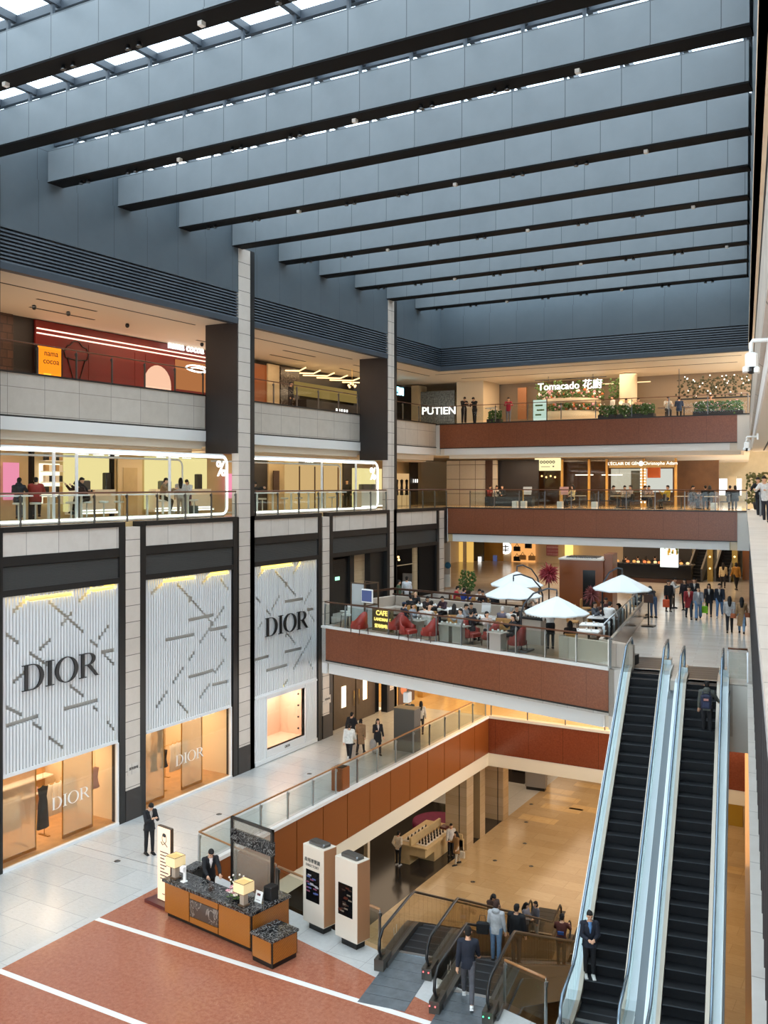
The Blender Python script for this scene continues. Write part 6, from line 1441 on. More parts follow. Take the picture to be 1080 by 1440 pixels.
a = ony(759, 580, 58); t = thing('menu_board', 'pale green lit menu board at the flower cafe entrance', 'sign', (a[0], 58, Z4)); MB().box(-.45, 0, .2, .45, .06, 1.5).build('face', glow('mint', 'cfe8d8', .9), t); MB().box(-.48, .0, 0, -.44, .1, 1.55).box(.44, 0, 0, .48, .1, 1.55).build('frame', 'wood_dark', t); MB().box(-.3, -.01, .5, .1, 0, .6).box(-.2, -.01, .8, .3, 0, .9).box(-.3, -.01, 1.1, .2, 0, 1.2).build('print', 'leaf', t)
panel('copper_figure', 'tall copper toned screen beside the flower cafe entrance', 'screen', 729, 545, 741, 590, 61.5, mat('copper', '9a6a48', .4, .4))
for px, l in ((690, 'left of the red shirted visitor'),):
    a = ony(px, 585, 57.2); t = thing('menu_stand', 'white slanted menu stand on the bridge '+l, 'stand', (a[0], 57.2, Z4)); MB().cyl((0, 0, 0), (0, 0, 1.0), .03, 6).build('post', 'steel', t); MB().box(-.35, -.1, 1.0, .35, .3, 1.06).build('board', 'white_gloss', t)
x = ony(948, 580, 58.5)[0]
for k in range(7):
    xx = ony(858+k*26, 580, 58.8)[0]; t = thing('cafe_table', 'small dark cafe table behind the planters of the flower cafe', 'table', (xx, 58.8, Z4), 0, 'flower cafe tables'); MB().bev(-.4, -.35, .7, .4, .35, .74, .01).build('tabletop', 'wood_dark', t); MB().cyl((0, 0, 0), (0, 0, .7), .04, 6).build('pedestal', 'black_plastic', t)
# ------------------------------------------------------------------ third floor, back: eateries
struct(MB().box(-.3, 61.0, Z3, 3.2, 61.2, 14.3).build('wall_back_third', 'fin_brown'))
struct(MB().box(.2, 68.0, Z3, 13.6, 68.2, 14.3).build('wall_back_eatery', mat('eatery_wall', '7a5638', .6, var=.3, scale=.8)))
struct(MB().box(-.4, 60.4, Z3, .1, 61, 14.3).build('column_bridge', 'wood_dark'))
for k, (px, l) in enumerate(((689, 'first'), (715, 'second'), (750, 'third'), (790, 'fourth'), (828, 'fifth'), (853, 'sixth'), (905, 'seventh'), (950, 'eighth'))):
    a = ony(px, 690, 61.5); struct(MB().box(-.07, 0, Z3, .07, .14, 14.3).build('window_8_mullion', 'shop_gold', None, (a[0], 61.5, 0)))
a0 = ony(682, 690, 61.6); a1 = ony(905, 690, 61.6)
struct(MB().box(a0[0], 61.6, Z3, a1[0], 61.62, 14.3).build('window_8', 'glass_shop'))
t = thing('shop_sign', 'cream glowing sign with a row of dark rings over the eatery', 'sign', ony(752, 662, 61.3)); w2 = ony(788, 662, 61.3)[0]-ony(752, 662, 61.3)[0]
MB().box(0, 0, 0, w2, .12, .85).build('panel', glow('cream_glow', 'fff2b8', 1.1), t)
b = MB(); 
for k in range(5): ring2(b, arc(w2*(.26+.12*k), .58, .1, .1, 0, 360, 14), arc(w2*(.26+.12*k), .58, .05, .05, 0, 360, 14), .01, Matrix.Rotation(PI/2, 4, 'X'))
b.box(w2*.25, -.012, .25, w2*.6, -.002, .28).box(w2*.7, -.012, .24, w2*.76, -.002, .32); b.build('emblem', 'letter_black', t)
o = panel('shop_fascia', 'gold fascia carrying two white glowing pastry shop names', 'sign', 857, 648, 948, 658, 61.3, mat('fascia_gold', '9a8048', .5)); W = ony(948, 650, 61.3)[0]-ony(857, 650, 61.3)[0]
textmesh('lettering', "L'ÉCLAIR DE GÉNIE", .27, 'sign_white', .01, o, Matrix.Translation((W*.26, -.02, .26)) @ Matrix.Rotation(PI/2, 4, 'X'), bold=.0); textmesh('lettering', 'Christophe Adam', .3, 'sign_white', .01, o, Matrix.Translation((W*.8, -.02, .26)) @ Matrix.Rotation(PI/2, 4, 'X') @ Matrix.Shear('XY', 4, (.25, 0)), bold=.001)
MB().ball((W*.505, -.03, .26), .16, 10, 8).build('round_mark', 'sign_white', o)
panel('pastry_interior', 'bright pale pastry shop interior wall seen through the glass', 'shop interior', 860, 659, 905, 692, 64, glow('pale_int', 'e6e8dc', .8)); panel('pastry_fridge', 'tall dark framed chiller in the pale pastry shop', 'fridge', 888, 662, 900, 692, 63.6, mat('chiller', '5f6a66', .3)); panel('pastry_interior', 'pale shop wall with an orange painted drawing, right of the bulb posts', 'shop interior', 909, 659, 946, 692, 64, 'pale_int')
panel('orange_drawing', 'orange pastry drawing on the pale shop wall', 'picture', 911, 655, 929, 672, 63.7, mat('orange_ink', 'd87038', .5))
for px in (902, 907):
    a = ony(px, 692, 61.2); t = thing('bulb_post', 'vertical post of white bulbs, %s of two at the pastry shop' % ('left' if px == 902 else 'right'), 'lamp', (a[0], 61.2, Z3)); MB().box(-.06, 0, 0, .06, .08, 2.6).build('post', 'shop_gold', t)
    for k in range(12): MB().ball((0, -.04, .3+k*.19), .05, 8, 6).build('bulb', 'led_white', t)
for k, (p0, p1, py) in enumerate(((707, 730, 669), (809, 834, 668.5), (846, 875, 668.5))):
    a = ony(p0, py, 63); b_ = ony(p1, py, 63); t = thing('pendant_lamp', 'white linear pendant lamp inside the eatery, %s of three' % ('left', 'middle', 'right')[k], 'lamp', a); MB().box(0, 0, 0, b_[0]-a[0], .06, .06).build('tube', 'led_white', t); MB().cyl((.2, .03, .06), (.2, .03, 14.3-a[2]), .008, 4).cyl((b_[0]-a[0]-.2, .03, .06), (b_[0]-a[0]-.2, .03, 14.3-a[2]), .008, 4).build('cable', 'black_plastic', t)
for k in range(9):
    a = ony(731+k*6.2, 671-(k % 2)*1.5, 64); o = MB().ball((0, 0, 0), .07, 8, 6).build('pendant_bulb', 'led_warm', None, a); tag(o, 'small warm bulb hanging inside the eatery', 'lamp', 'bulbs inside the eatery'); MB().cyl((0, 0, 0), (0, 0, 14.3-a[2]), .006, 4).build('cord', 'black_plastic', o)
for px, py, l, m in ((734, 690, 'left', 'cloth_white'), (786, 688, 'right', mat('menu_red', 'd9a090', .5).name)):
    a = ony(px, py, 55); t = thing('menu_stand', 'slanted menu stand by the third floor glass, %s of two' % l, 'stand', (a[0], 55.2, Z3)); MB().box(-.03, -.03, 0, .03, .03, 1.1).build('post', 'shop_gold', t); MB().box(-.28, -.02, 1.0, .28, .02, 1.5, 0, Matrix.Rotation(-.3, 4, 'X') @ Matrix.Translation((0, .35, -.05))).build('board', m, t)
for k, px in enumerate((728, 791, 839, 740, 1006)):
    a = ony(px, 711, 55); o = MB().bev(-.16, -.16, 0, .16, .16, .42, .02).build('stool_box', 'cloth_white', None, (a[0], 54.6, Z3)); tag(o, 'small pale box on the floor behind the third floor glass', 'box', 'pale boxes behind the third floor glass')
def mk_et():
    t = thing('cafe_table', 'x', 'table'); MB().lathe([(.02, .72), (.38, .72), (.4, .74), (.38, .76), (.02, .76)], (0, 0, 0), 18).build('tabletop', 'cream_wall', t); MB().lathe([(.24, 0), (.24, .02), (.03, .05), (.03, .72)], (0, 0, 0), 12).build('pedestal', 'steel_dark', t); return t
def mk_ec():
    t = thing('dining_chair', 'x', 'chair'); MB().bev(-.23, -.23, .42, .23, .23, .48, .02).build('seat', 'bench_dark', t); MB().bev(-.23, .19, .48, .23, .25, .88, .03).build('backrest', 'bench_dark', t)
    for sx in (-.19, .19):
        for sy in (-.19, .2): MB().tube([(sx, sy, .44), (sx*1.1, sy*1.1, 0)], .015, 5).build('leg', 'wood_dark', t)
    return t
et, ec = mk_et(), mk_ec(); index_kids(et); index_kids(ec); k = 0
for px in (815, 868, 912, 958, 1000):
    a = ony(px, 700, 56.4)
    if k == 0: et.location = (a[0], 56.4, Z3); et['label'] = 'round pale table in the third floor eatery row'; et['group'] = 'eatery tables on the bridge'
    else: copytree(et, (a[0], 56.4, Z3), 0, 'round pale table in the third floor eatery row', 'eatery tables on the bridge')
    for s in (-1, 1):
        if k == 0: ec.location = (a[0]+s*.75, 56.4, Z3); ec.rotation_euler.z = -s*PI/2; ec['label'] = 'dark dining chair in the third floor eatery row'; ec['group'] = 'eatery chairs on the bridge'
        else: copytree(ec, (a[0]+s*.75, 56.4, Z3), -s*PI/2, 'dark dining chair in the third floor eatery row', 'eatery chairs on the bridge')
        k += 1
o = panel('low_counter', 'long dark blue counter at the left of the third floor eatery', 'counter', 686, 699, 752, 712, 58.5, mat('navy', '27303a', .5), .5)
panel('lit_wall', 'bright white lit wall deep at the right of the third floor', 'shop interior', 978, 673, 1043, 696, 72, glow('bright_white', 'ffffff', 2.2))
panel('brown_cabinet', 'brown cabinet front before the bright white wall', 'cabinet', 1023, 670, 1036, 690, 70, 'beige_wall')
a = ony(1053, 700, 54.5); leafy('bushy olive green potted plant at the right end of the third floor bridge', 0, 0, Z3+.1, .62, 1.6, 200, 61, mat('olive_leaf', '5a5a2c', .7, h2='7a7440', scale=8).name, (rf(.95, 54.0)[0]-.3, rf(.95, 54.0)[1], Z3+.1))
for k, (px, py) in enumerate(((48, 429), (96, 438), (179, 455), (284, 482), (338, 507))):
    x, y, z = on(px, py, ZC); o = MB().lathe([(.06, 0), (.09, -.05), (.09, -.12), (.05, -.18), (.01, -.19)], (0, 0, 0), 12).build('dome_camera', 'black_plastic', None, (x, y, ZC)); tag(o, 'small dark dome camera on the fourth floor ceiling', 'camera', 'dome cameras on the left ceiling')
# ------------------------------------------------------------------ people
mat('skin', 'd8a888', .55); mat('face_dark', '2a1a16', .5); mat('lips', 'a8605a', .5)
CLO = {}
def cloth(h):
    if h not in CLO: CLO[h] = mat('cloth_'+h, h, .85, var=.22, scale=14).name
    return CLO[h]
def hairm(h): return cloth(h)
def remesh(mb, vox, name, sm=2):
    me = mb.mesh(name); o = bpy.data.objects.new(name+'_t', me); WORK.collection.objects.link(o)
    r = o.modifiers.new('r', 'REMESH'); r.mode = 'VOXEL'; r.voxel_size = vox
    s = o.modifiers.new('s', 'SMOOTH'); s.iterations = sm; s.factor = .5
    WORK.view_layers[0].update(); dg = WORK.view_layers[0].depsgraph; m2 = bpy.data.meshes.new_from_object(o.evaluated_get(dg)); m2.name = name
    bpy.data.objects.remove(o); bpy.data.meshes.remove(me)
    m2.polygons.foreach_set('use_smooth', [True]*len(m2.polygons)); m2.materials.clear()
    return m2
def rot_x(v, a):   # forward bend: +y is forward
    c, s = math.cos(a), math.sin(a); return Vector((v[0], v[1]*c+v[2]*s, v[2]*c-v[1]*s))
POSES = {
 'stand': dict(lean=2, legs=((3, 2), (-3, 3)), arms=((4, 9, 10, 0), (2, 9, 12, 0)), head=(5, 0)),
 'walk': dict(lean=4, legs=((24, 4), (-17, 22)), arms=((-20, 8, 12, 0), (22, 8, 22, 0)), head=(4, 0)),
 'walk2': dict(lean=3, legs=((-15, 20), (20, 3)), arms=((18, 8, 25, 0), (-16, 8, 14, 0)), head=(4, 0)),
 'phone': dict(lean=4, legs=((4, 3), (-3, 2)), arms=((28, 6, 92, 32), (30, 6, 90, 32)), head=(32, 0)),
 'behind': dict(lean=0, legs=((2, 2), (-2, 2)), arms=((-28, 14, 40, 40), (-28, 14, 40, 40)), head=(6, 0)),
 'desk': dict(lean=16, legs=((0, 2), (0, 2)), arms=((30, 8, 25, 12), (34, 8, 20, 12)), head=(24, 0)),
 'folded': dict(lean=0, legs=((2, 2), (-2, 2)), arms=((14, 8, 66, 38), (18, 8, 62, 38)), head=(10, 0)),
 'rail': dict(lean=14, legs=((4, 4), (-6, 3)), arms=((36, 14, 50, 20), (38, 14, 48, 20)), head=(8, 0)),
 'carry': dict(lean=2, legs=((10, 4), (-10, 14)), arms=((6, 9, 20, 0), (16, 10, 95, 20)), head=(3, 8)),
 'bend': dict(lean=48, legs=((6, 12), (-4, 6)), arms=((50, 8, 22, 6), (58, 8, 14, 6)), head=(6, 0)),
 'sit': dict(lean=8, legs=((82, 80), (84, 84)), arms=((32, 10, 72, 16), (36, 10, 68, 16)), head=(14, 0), seat=.47),
 'sit2': dict(lean=-4, legs=((84, 86), (80, 74)), arms=((22, 12, 58, 22), (48, 10, 84, 10)), head=(4, 10), seat=.47),
 'hunch': dict(lean=34, legs=((78, 66), (84, 74)), arms=((58, 12, 55, 18), (62, 12, 50, 18)), head=(26, 0), seat=.78),
 'stool': dict(lean=10, legs=((66, 78), (72, 82)), arms=((42, 12, 58, 14), (44, 12, 56, 14)), head=(16, 0), seat=.78),
}
def skel(P):
    J = {}; L = math.radians(P['lean'])
    for i, sx in ((0, -1), (1, 1)):
        fl, kn = P['legs'][i]; f = math.radians(fl); k = math.radians(kn)
        hip = Vector((sx*.09, 0, 0)); knee = hip+Vector((sx*.015, math.sin(f), -math.cos(f)))*.43
        a = f-k; ank = knee+Vector((0, math.sin(a), -math.cos(a)))*.41
        J['hip%d' % i], J['knee%d' % i], J['ank%d' % i] = hip, knee, ank
    if 'seat' in P: pz = P['seat']+.09
    else: pz = .085-min(J['ank0'].z, J['ank1'].z)
    up = rot_x((0, 0, 1), L); J['up'] = up; J['fw'] = rot_x((0, 1, 0), L)
    J['chest'] = up*.34; J['sh'] = up*.49; J['neck'] = up*.55
    hp = L*.5+math.radians(P['head'][0]); hu = rot_x((0, 0, 1), hp); J['hp'] = hp
    J['head'] = J['neck']+hu*.135+rot_x((0, 1, 0), hp)*.02
    for i, sx in ((0, -1), (1, 1)):
        fl, ab, el, inn = [math.radians(q) for q in P['arms'][i]]
        s = J['sh']+Vector((sx*.175, 0, -.02)); f = fl+L*.6
        d = Vector((sx*math.sin(ab), math.sin(f)*math.cos(ab), -math.cos(f)*math.cos(ab))); e = s+d*.29
        g = f+el; d2 = Vector((-sx*math.sin(inn)+sx*.5*math.sin(ab)*math.cos(inn), math.sin(g)*math.cos(inn), -math.cos(g)*math.cos(inn))).normalized()
        w = e+d2*.25; J['s%d' % i], J['e%d' % i], J['w%d' % i], J['d%d' % i] = s, e, w, d2; J['h%d' % i] = w+d2*.09
    for k in J:
        if isinstance(J[k], Vector) and k not in ('up', 'fw', 'd0', 'd1'): J[k] = J[k]+Vector((0, 0, pz))
    J['pel'] = Vector((0, 0, pz)); J['pz'] = pz
    return J
def loft(mb, rings, n=14):
    vs = []; fs = []
    for c, ax, ay, rx, ry in rings:
        for k in range(n):
            a = 2*PI*k/n; p = c+ax*(rx*math.cos(a))+ay*(ry*math.sin(a)); vs.append(tuple(p))
    for i in range(len(rings)-1):
        for k in range(n): fs.append((i*n+k, i*n+(k+1) % n, (i+1)*n+(k+1) % n, (i+1)*n+k))
    fs += [tuple(reversed(range(n))), tuple((len(rings)-1)*n+k for k in range(n))]
    mb.add(vs, fs, 0, True)
def torso(mb, J, inf, neck=True, lo=-.06):
    X = Vector((1, 0, 0)); p, up, fw = J['pel'], J['up'], J['fw']
    R = [(lo, .15, .105), (.04, .158, .112), (.17, .132, .098), (.32, .158, .115), (.42, .168, .108), (.485, .150, .085), (.52, .09, .065)]
    rr = []
    for h, rx, ry in R:
        q = p+(up*h if h > 0 else Vector((0, 0, h))); rr.append((q, X, fw, rx+inf, ry+inf))
    loft(mb, rr)
def arms(mb, J, inf, hand=False):
    for i in (0, 1):
        s, e, w = J['s%d' % i], J['e%d' % i], J['w%d' % i]
        mb.tube([J['sh']*.6+s*.4, s, s*.5+e*.5, e], [.07+inf, .062+inf, .05+inf, .043+inf], 10)
        mb.tube([s*.15+e*.85, e, e*.6+w*.4, w], [.044+inf, .044+inf, .041+inf, .030+inf], 10)
        mb.ball(s, .064+inf, 10, 8); mb.ball(e, .045+inf, 8, 6)
        if hand:
            d = J['d%d' % i]; mb.tube([w-d*.02, w+d*.03, w+d*.07, w+d*.10], [.026, .036, .04, .03], 8)
def legs(mb, J, inf, cuff=0., short=0.):
    for i in (0, 1):
        h, k, a = J['hip%d' % i], J['knee%d' % i], J['ank%d' % i]
        mb.tube([h+Vector((0, 0, .07)), h-Vector((0, 0, .02))*0+(k-h)*.08, (h+k)*.5, k], [.085+inf, .088+inf, .07+inf, .054+inf], 12)
        z = a if not short else k*short+a*(1-short)
        mb.tube([h*.1+k*.9, k, k*.65+z*.35, z], [.056+inf, .055+inf, .053+inf+cuff*.6, .038+inf+cuff], 12); mb.ball(k, .055+inf, 10, 8)
def headgeo(mb, J, sc=1.):
    c = J['head']; T = Matrix.Translation(c) @ Matrix.Rotation(-J['hp'], 4, 'X') @ Matrix.Rotation(J.get('yaw', 0), 4, 'Z')
    J['T'] = T
    mb.ball((0, -.008, .022), (.077, .096, .098), 14, 10, 0, T); mb.ball((0, .022, -.04), (.058, .066, .078), 12, 8, 0, T)
    mb.ball((0, .09, -.012), (.013, .02, .024), 8, 6, 0, T); mb.ball((-.079, -.005, -.008), (.012, .022, .03), 8, 6, 0, T); mb.ball((.079, -.005, -.008), (.012, .022, .03), 8, 6, 0, T)
    mb.tube([J['neck']-J['up']*.05, J['neck']+J['up']*.02, c+(T.to_3x3() @ Vector((0, -.01, -.05)))], [.062, .053, .052], 10)
def fingers(mb, J, curl=.5):
    for i, sx in ((0, -1), (1, 1)):
        w, d = J['w%d' % i], J['d%d' % i]; side = d.cross(Vector((0, 0, 1)))
        if side.length < .2: side = Vector((0, 1, 0))
        side.normalize(); nrm = d.cross(side).normalized()
        if nrm.z > 0: nrm = -nrm
        for k, (off, ln) in enumerate(((-.028, .066), (-.010, .076), (.009, .070), (.027, .055))):
            p0 = w+d*.075+side*off; p1 = p0+d*ln*.5+side*off*.12; p2 = p1+(d*.75+nrm*curl)*ln*.38; p3 = p2+(d*.4+nrm*(curl+.4))*ln*.3
            mb.tube([p0, p1, p2, p3], [.0095, .009, .0085, .006], 6)
        s2 = side*(-sx if d.z < -.5 else sx)
        q0 = w+d*.03+s2*.02; mb.tube([q0, q0+s2*.03+d*.03, q0+s2*.035+d*.06+nrm*.01], [.012, .011, .007], 6)
SHOE = None
def person(label, loc, rz, pose='stand', top='222226', bot='222226', hair='17130f', hl='short', h=1.7, coat=0., shoes='2a2a2a', near=0, puff=0., wide=0., group=None, skirt=0., collar=None, arms_=None, yaw=0, topname='jacket', seat=None, apron=None, hood=False, cap=None):
    P = dict(POSES[pose])
    if arms_: P['arms'] = arms_
    if seat is not None: P['seat'] = seat
    J = skel(P); J['yaw'] = math.radians(yaw); vx = (.011 if near else .02)
    t = thing('person', label, 'person', loc, rz, group); s = h/1.70; t.scale = (s, s, s)
    b = MB(); torso(b, J, 0); arms(b, J, 0, True); legs(b, J, 0); headgeo(b, J)
    for i in (0, 1):
        a = J['ank%d' % i]; b.tube([a+Vector((0, -.04, -.03)), a+Vector((0, .06, -.045)), a+Vector((0, .15, -.06))], [.036, .036, .025], 8)
    me = remesh(b, vx, 'body', 2 if not near else 3)
    if near:
        x = MB(); fingers(x, J); T = J['T']; nb = len(x.f)
        for sx in (-1, 1):
            x.ball((sx*.031, .078, .012), (.013, .008, .006), 8, 6, 1, T); x.box(sx*.031-.017, .080, .028, sx*.031+.017, .088, .033, 1, T)
        x.ball((0, .082, -.052), (.022, .007, .006), 8, 4, 2, T)
        bm = bmesh.new(); bm.from_mesh(me); m2 = x.mesh('x'); bm.from_mesh(m2); bm.to_mesh(me); bm.free(); bpy.data.meshes.remove(m2)
    for m in ('skin', 'face_dark', 'lips'): me.materials.append(M(m))
    o = bpy.data.objects.new('body', me); COL.objects.link(o); o.parent = t
    def part(name, mb, m, v=vx, sm=2):
        me = remesh(mb, v, name, sm); me.materials.append(M(m)); q = bpy.data.objects.new(name, me); COL.objects.link(q); q.parent = t; return q
    c = MB(); torso(c, J, .020+puff, False, -.10 if not coat else -.12); arms(c, J, .015+puff*.8)
    if coat:
        p = J['pel']; X, Y = Vector((1, 0, 0)), Vector((0, 1, 0))
        if pose in ('sit', 'sit2', 'hunch', 'stool'): pass
        else: loft(c, [(p+Vector((0, 0, .1)), X, Y, .17+puff, .125+puff), (p-Vector((0, 0, coat*.5)), X, Y, .19+puff, .15+puff), (p-Vector((0, 0, coat)), X, Y, .21+puff, .18+puff)], 16)
    if hood: c.ball(J['neck']-J['fw']*.06+J['up']*.0, (.12, .09, .08), 10, 8)
    part(topname, c, cloth(top))
    if skirt:
        p = J['pel']; X, Y = Vector((1, 0, 0)), Vector((0, 1, 0)); c = MB()
        loft(c, [(p+Vector((0, 0, .1)), X, Y, .165, .118), (p-Vector((0, 0, .1)), X, Y, .185, .14), (p-Vector((0, 0, skirt)), X, Y, .2, .17)], 16); part('skirt', c, cloth(bot))
    else:
        c = MB(); X, Y = Vector((1, 0, 0)), Vector((0, 1, 0)); p = J['pel']; loft(c, [(p+Vector((0, 0, .12)), X, Y, .152, .115), (p, X, Y, .168, .125), (p-Vector((0, 0, .07)), X, Y, .16, .115)], 14); legs(c, J, .012+wide*.3, wide); part('trousers', c, cloth(bot))
    for i in (0, 1):
        a = J['ank%d' % i]; k = J['knee%d' % i]; pitch = 0
        c = MB(); c.tube([a+Vector((0, -.075, -.045)), a+Vector((0, -.02, -.035)), a+Vector((0, .07, -.048)), a+Vector((0, .17, -.062)), a+Vector((0, .20, -.068))], [.034, .046, .044, .036, .015], 10).box(a.x-.042, a.y-.085, a.z-.085, a.x+.042, a.y+.19, a.z-.062)
        c.build('shoe', cloth(shoes), t)
    hm = MB(); T = J['T']
    if hl != 'bald':
        hm.ball((0, -.022, .045), (.086, .098, .092), 14, 10, 0, T); hm.ball((0, -.055, -.005), (.078, .06, .085), 12, 8, 0, T); hm.ball((0, .06, .085), (.06, .035, .03), 10, 6, 0, T)
        if hl == 'long': hm.tube([T @ Vector((0, -.06, .03)), T @ Vector((0, -.085, -.1)), J['neck']-J['fw']*.11-J['up']*.06, J['neck']-J['fw']*.13-J['up']*.22], [.085, .09, .088, .05], 12); hm.ball((-.075, -.015, -.06), (.03, .05, .1), 8, 6, 0, T); hm.ball((.075, -.015, -.06), (.03, .05, .1), 8, 6, 0, T)
        if hl == 'bob': hm.ball((0, -.045, -.045), (.095, .075, .1), 12, 8, 0, T)
        if hl == 'bun': hm.ball((0, -.115, .06), .045, 10, 8, 0, T)
        part('hair', hm, hairm(hair), .014 if near else .02, 1)
    if cap: MB().ball((0, -.015, .07), (.09, .105, .07), 12, 8, 0, T).box(-.06, .06, .06, .06, .17, .072, 0, T).build('cap', cloth(cap), t)
    if collar:
        c = MB(); q = J['chest']+J['fw']*.128; 
        loft(c, [(J['chest']-J['up']*.08+J['fw']*.118, Vector((1, 0, 0)), J['fw'], .012, .03), (J['chest']+J['up']*.1+J['fw']*.115, Vector((1, 0, 0)), J['fw'], .05, .03), (J['chest']+J['up']*.19+J['fw']*.06, Vector((1, 0, 0)), J['fw'], .055, .03)], 8); c.build('shirt_front', cloth(collar), t)
    if apron:
        c = MB(); p = J['pel']; loft(c, [(p+Vector((0, .01, .1)), Vector((1, 0, 0)), Vector((0, 1, 0)), .175, .13), (p+Vector((0, .01, -.35)), Vector((1, 0, 0)), Vector((0, 1, 0)), .185, .15)], 14); c.build('apron', cloth(apron), t)
    return t, J
def face_dir(x, y, f):
    """facing: 'cam', 'away', 'left', 'right' as seen in the photograph, or degrees turned from facing the viewer"""
    d = {'cam': 0, 'away': 180, 'left': -90, 'right': 90}.get(f, f)
    base = math.atan2(-y, CAMX-x); return base+math.radians(d)-PI/2
def P(label, px, py, z, f='cam', pose='stand', head=None, h=1.7, loc=None, **k):
    if loc: x, y = loc
    elif head is not None: x, y, _ = on(px, py, z+head)
    else: x, y, _ = on(px, py, z)
    return person(label, (x, y, z), face_dir(x, y, f), pose, h=h, **k)
def bagthing(label, loc, m, sz=(.3, .1, .28), name='handbag', rz=0., strap=True):
    t = thing(name, label, 'bag', loc, rz); w, d, h = sz
    MB().bev(-w/2, -d/2, 0, w/2, d/2, h, .03).build('body', cloth(m), t)
    if strap: MB().tube([(-w*.3, 0, h*.95), (-w*.2, 0, h+.18), (w*.2, 0, h+.18), (w*.3, 0, h*.95)], .01, 5).build('handle', cloth(m), t)
    return t
BK, WHT, NAVY, GRY, TAN, RED, DEN = '1b1b1f', 'e4e2de', '1d2433', '8d8f93', 'a9794e', '8f2528', '6a87a8'
# ground floor
P('man in black suit standing on the white walkway reading his phone, by the stone column', 210, 1201, 0, 25, 'phone', h=1.77, top=BK, bot=BK, near=1, collar='b9b0a8', topname='suit_jacket', shoes='141414', coat=.12)
P('man in black suit behind the concierge desk, looking down at the worktop', 294, 1192, 0, 14, 'desk', 1.72, h=1.78, top=BK, bot=BK, near=1, collar='e8dcd8', topname='suit_jacket', coat=.12)
P('woman in white puffer jacket and black trousers walking away on the walkway', 491, 1068, 0, 170, 'walk', h=1.66, top='ece8e0', bot=BK, hl='bun', puff=.03, near=1, shoes=WHT)
P('woman in camel hooded coat walking away beside the white puffer jacket', 507, 1060, 0, 165, 'walk2', h=1.64, top='a07a56', bot='2a2320', hl='bob', coat=.38, near=1, hood=True)
P('person in black puffer coat ahead of the white puffer jacket', 494, 1050, 0, 150, 'walk', h=1.68, top=BK, bot=BK, hl='short', puff=.03, coat=.15)
w6, _ = P('woman in black dress with a grey coat over her arm walking toward the viewer', 531, 1061, 0, 15, 'carry', h=1.66, top='1a181c', bot='2b2a30', hl='long', near=1, collar='e6d2c6', coat=.3)
x, y, z = on(527, 1053, .55); o = MB(); o.ball((0, 0, .25), (.17, .1, .26), 12, 8).ball((.05, .04, .02), (.12, .08, .2), 10, 6); o = o.build('carried_coat', cloth('9a9088'), None, (x+.02, y-.2, .55)); tag(o, 'grey beige coat carried over the arm of the woman in black', 'coat')
P('man in dark grey tee shirt behind the grey box stand, back turned', 576, 984, 0, 175, 'stand', 1.72, h=1.74, loc=None, top='3a4442', bot=BK)
P('woman with long black hair and pale top behind the grey box stand', 592, 987, 0, 175, 'stand', 1.62, h=1.62, top='d9d0c4', bot='3a3636', hl='long')
# escalators
def escpos(px, py, prm, head=0.):
    """the step of an escalator whose rider shows at that place of the photograph"""
    va, za, vb, zb = prm; n = int((vb-va)/.4); best = None
    for k in range(n):
        vc = va+(k+.5)*(vb-va)/n; z = prof(vc, *prm); x, y, _ = on(px, py, z+head); v = -(x-CAMX)*RS+y*RC
        if best is None or abs(v-vc) < best[0]: best = (abs(v-vc), x, y, z)
    return (best[1], best[2], best[3]+.012)
U1 = (22.6, 0, 35.2, Z2); U2 = (21.3, 0, 33.9, Z2); D1 = (24.2, 0, 41.0, ZB); D2 = (22.8, 0, 39.6, ZB)
def E(label, px, py, prm, f, pose='stand', head=0., **k):
    loc = escpos(px, py, prm, head); return person(label, loc, face_dir(loc[0], loc[1], f), pose, **k), loc
x, y, z = on(658, 1409, 0); person('man in navy jumper and grey trousers stepping onto the descending escalator', (x, y, .01), face_dir(x, y, 178), 'walk', top='1c2230', bot='55555b', h=1.84, near=1, shoes='f0f0ee', topname='jumper')
def EV(label, u, v, prm, f, pose='stand', **k):
    x, y = rf(u, v); va, za, vb, zb = prm; n = int((vb-va)/.4); q = (vb-va)/n; vc = va+(math.floor((v-va)/q)+.5)*q
    loc = (x, y, prof(vc, *prm)+.012); return person(label, loc, face_dir(x, y, f), pose, **k), loc
_, l = EV('person in grey hoodie and blue jeans descending with a black shoulder bag', -6.36, 25.5, D2, 165, 'stand', top='b9bcbf', bot=DEN, hair='3a241a', hl='short', h=1.64, near=1, hood=True, topname='hoodie')
bagthing('black bag slung at the left hip of the grey hoodie', (l[0]-.34, l[1]-.14, l[2]+.78), '1a1a1c', (.34, .16, .3), rz=.3)
EV('person in black padded jacket descending beside the grey hoodie', -5.98, 26.3, D2, 160, 'stand', top='15161a', bot='2a2c34', h=1.66, puff=.03, hl='short', near=1)
EV('woman with long dark hair and brown coat riding up beside the descending pair', -8.15, 32.2, D1, 20, 'phone', top='4a3226', bot='2a2320', hl='long', h=1.62, coat=.3)
EV('woman in grey top with hand at her face low on the farther escalator', -8.3, 38.2, D1, 60, 'folded', top='77757c', bot='3a3a40', hl='long', h=1.63)
EV('woman in grey jumper and pale trousers low on the farther escalator', -8.0, 38.9, D1, -60, 'stand', top='6a6a72', bot='d6d0c6', hl='bob', h=1.63)
(ps, Js), l = EV('person in brown sweater with a small blue emblem, low on the nearer descending escalator', -5.85, 32.6, D2, 172, 'rail', top='5a2a20', bot=BK, h=1.76, topname='sweater')
MB().box(-.1, -.175, 1.16, .1, -.13, 1.26).build('emblem', cloth('3a5a9a'), ps)
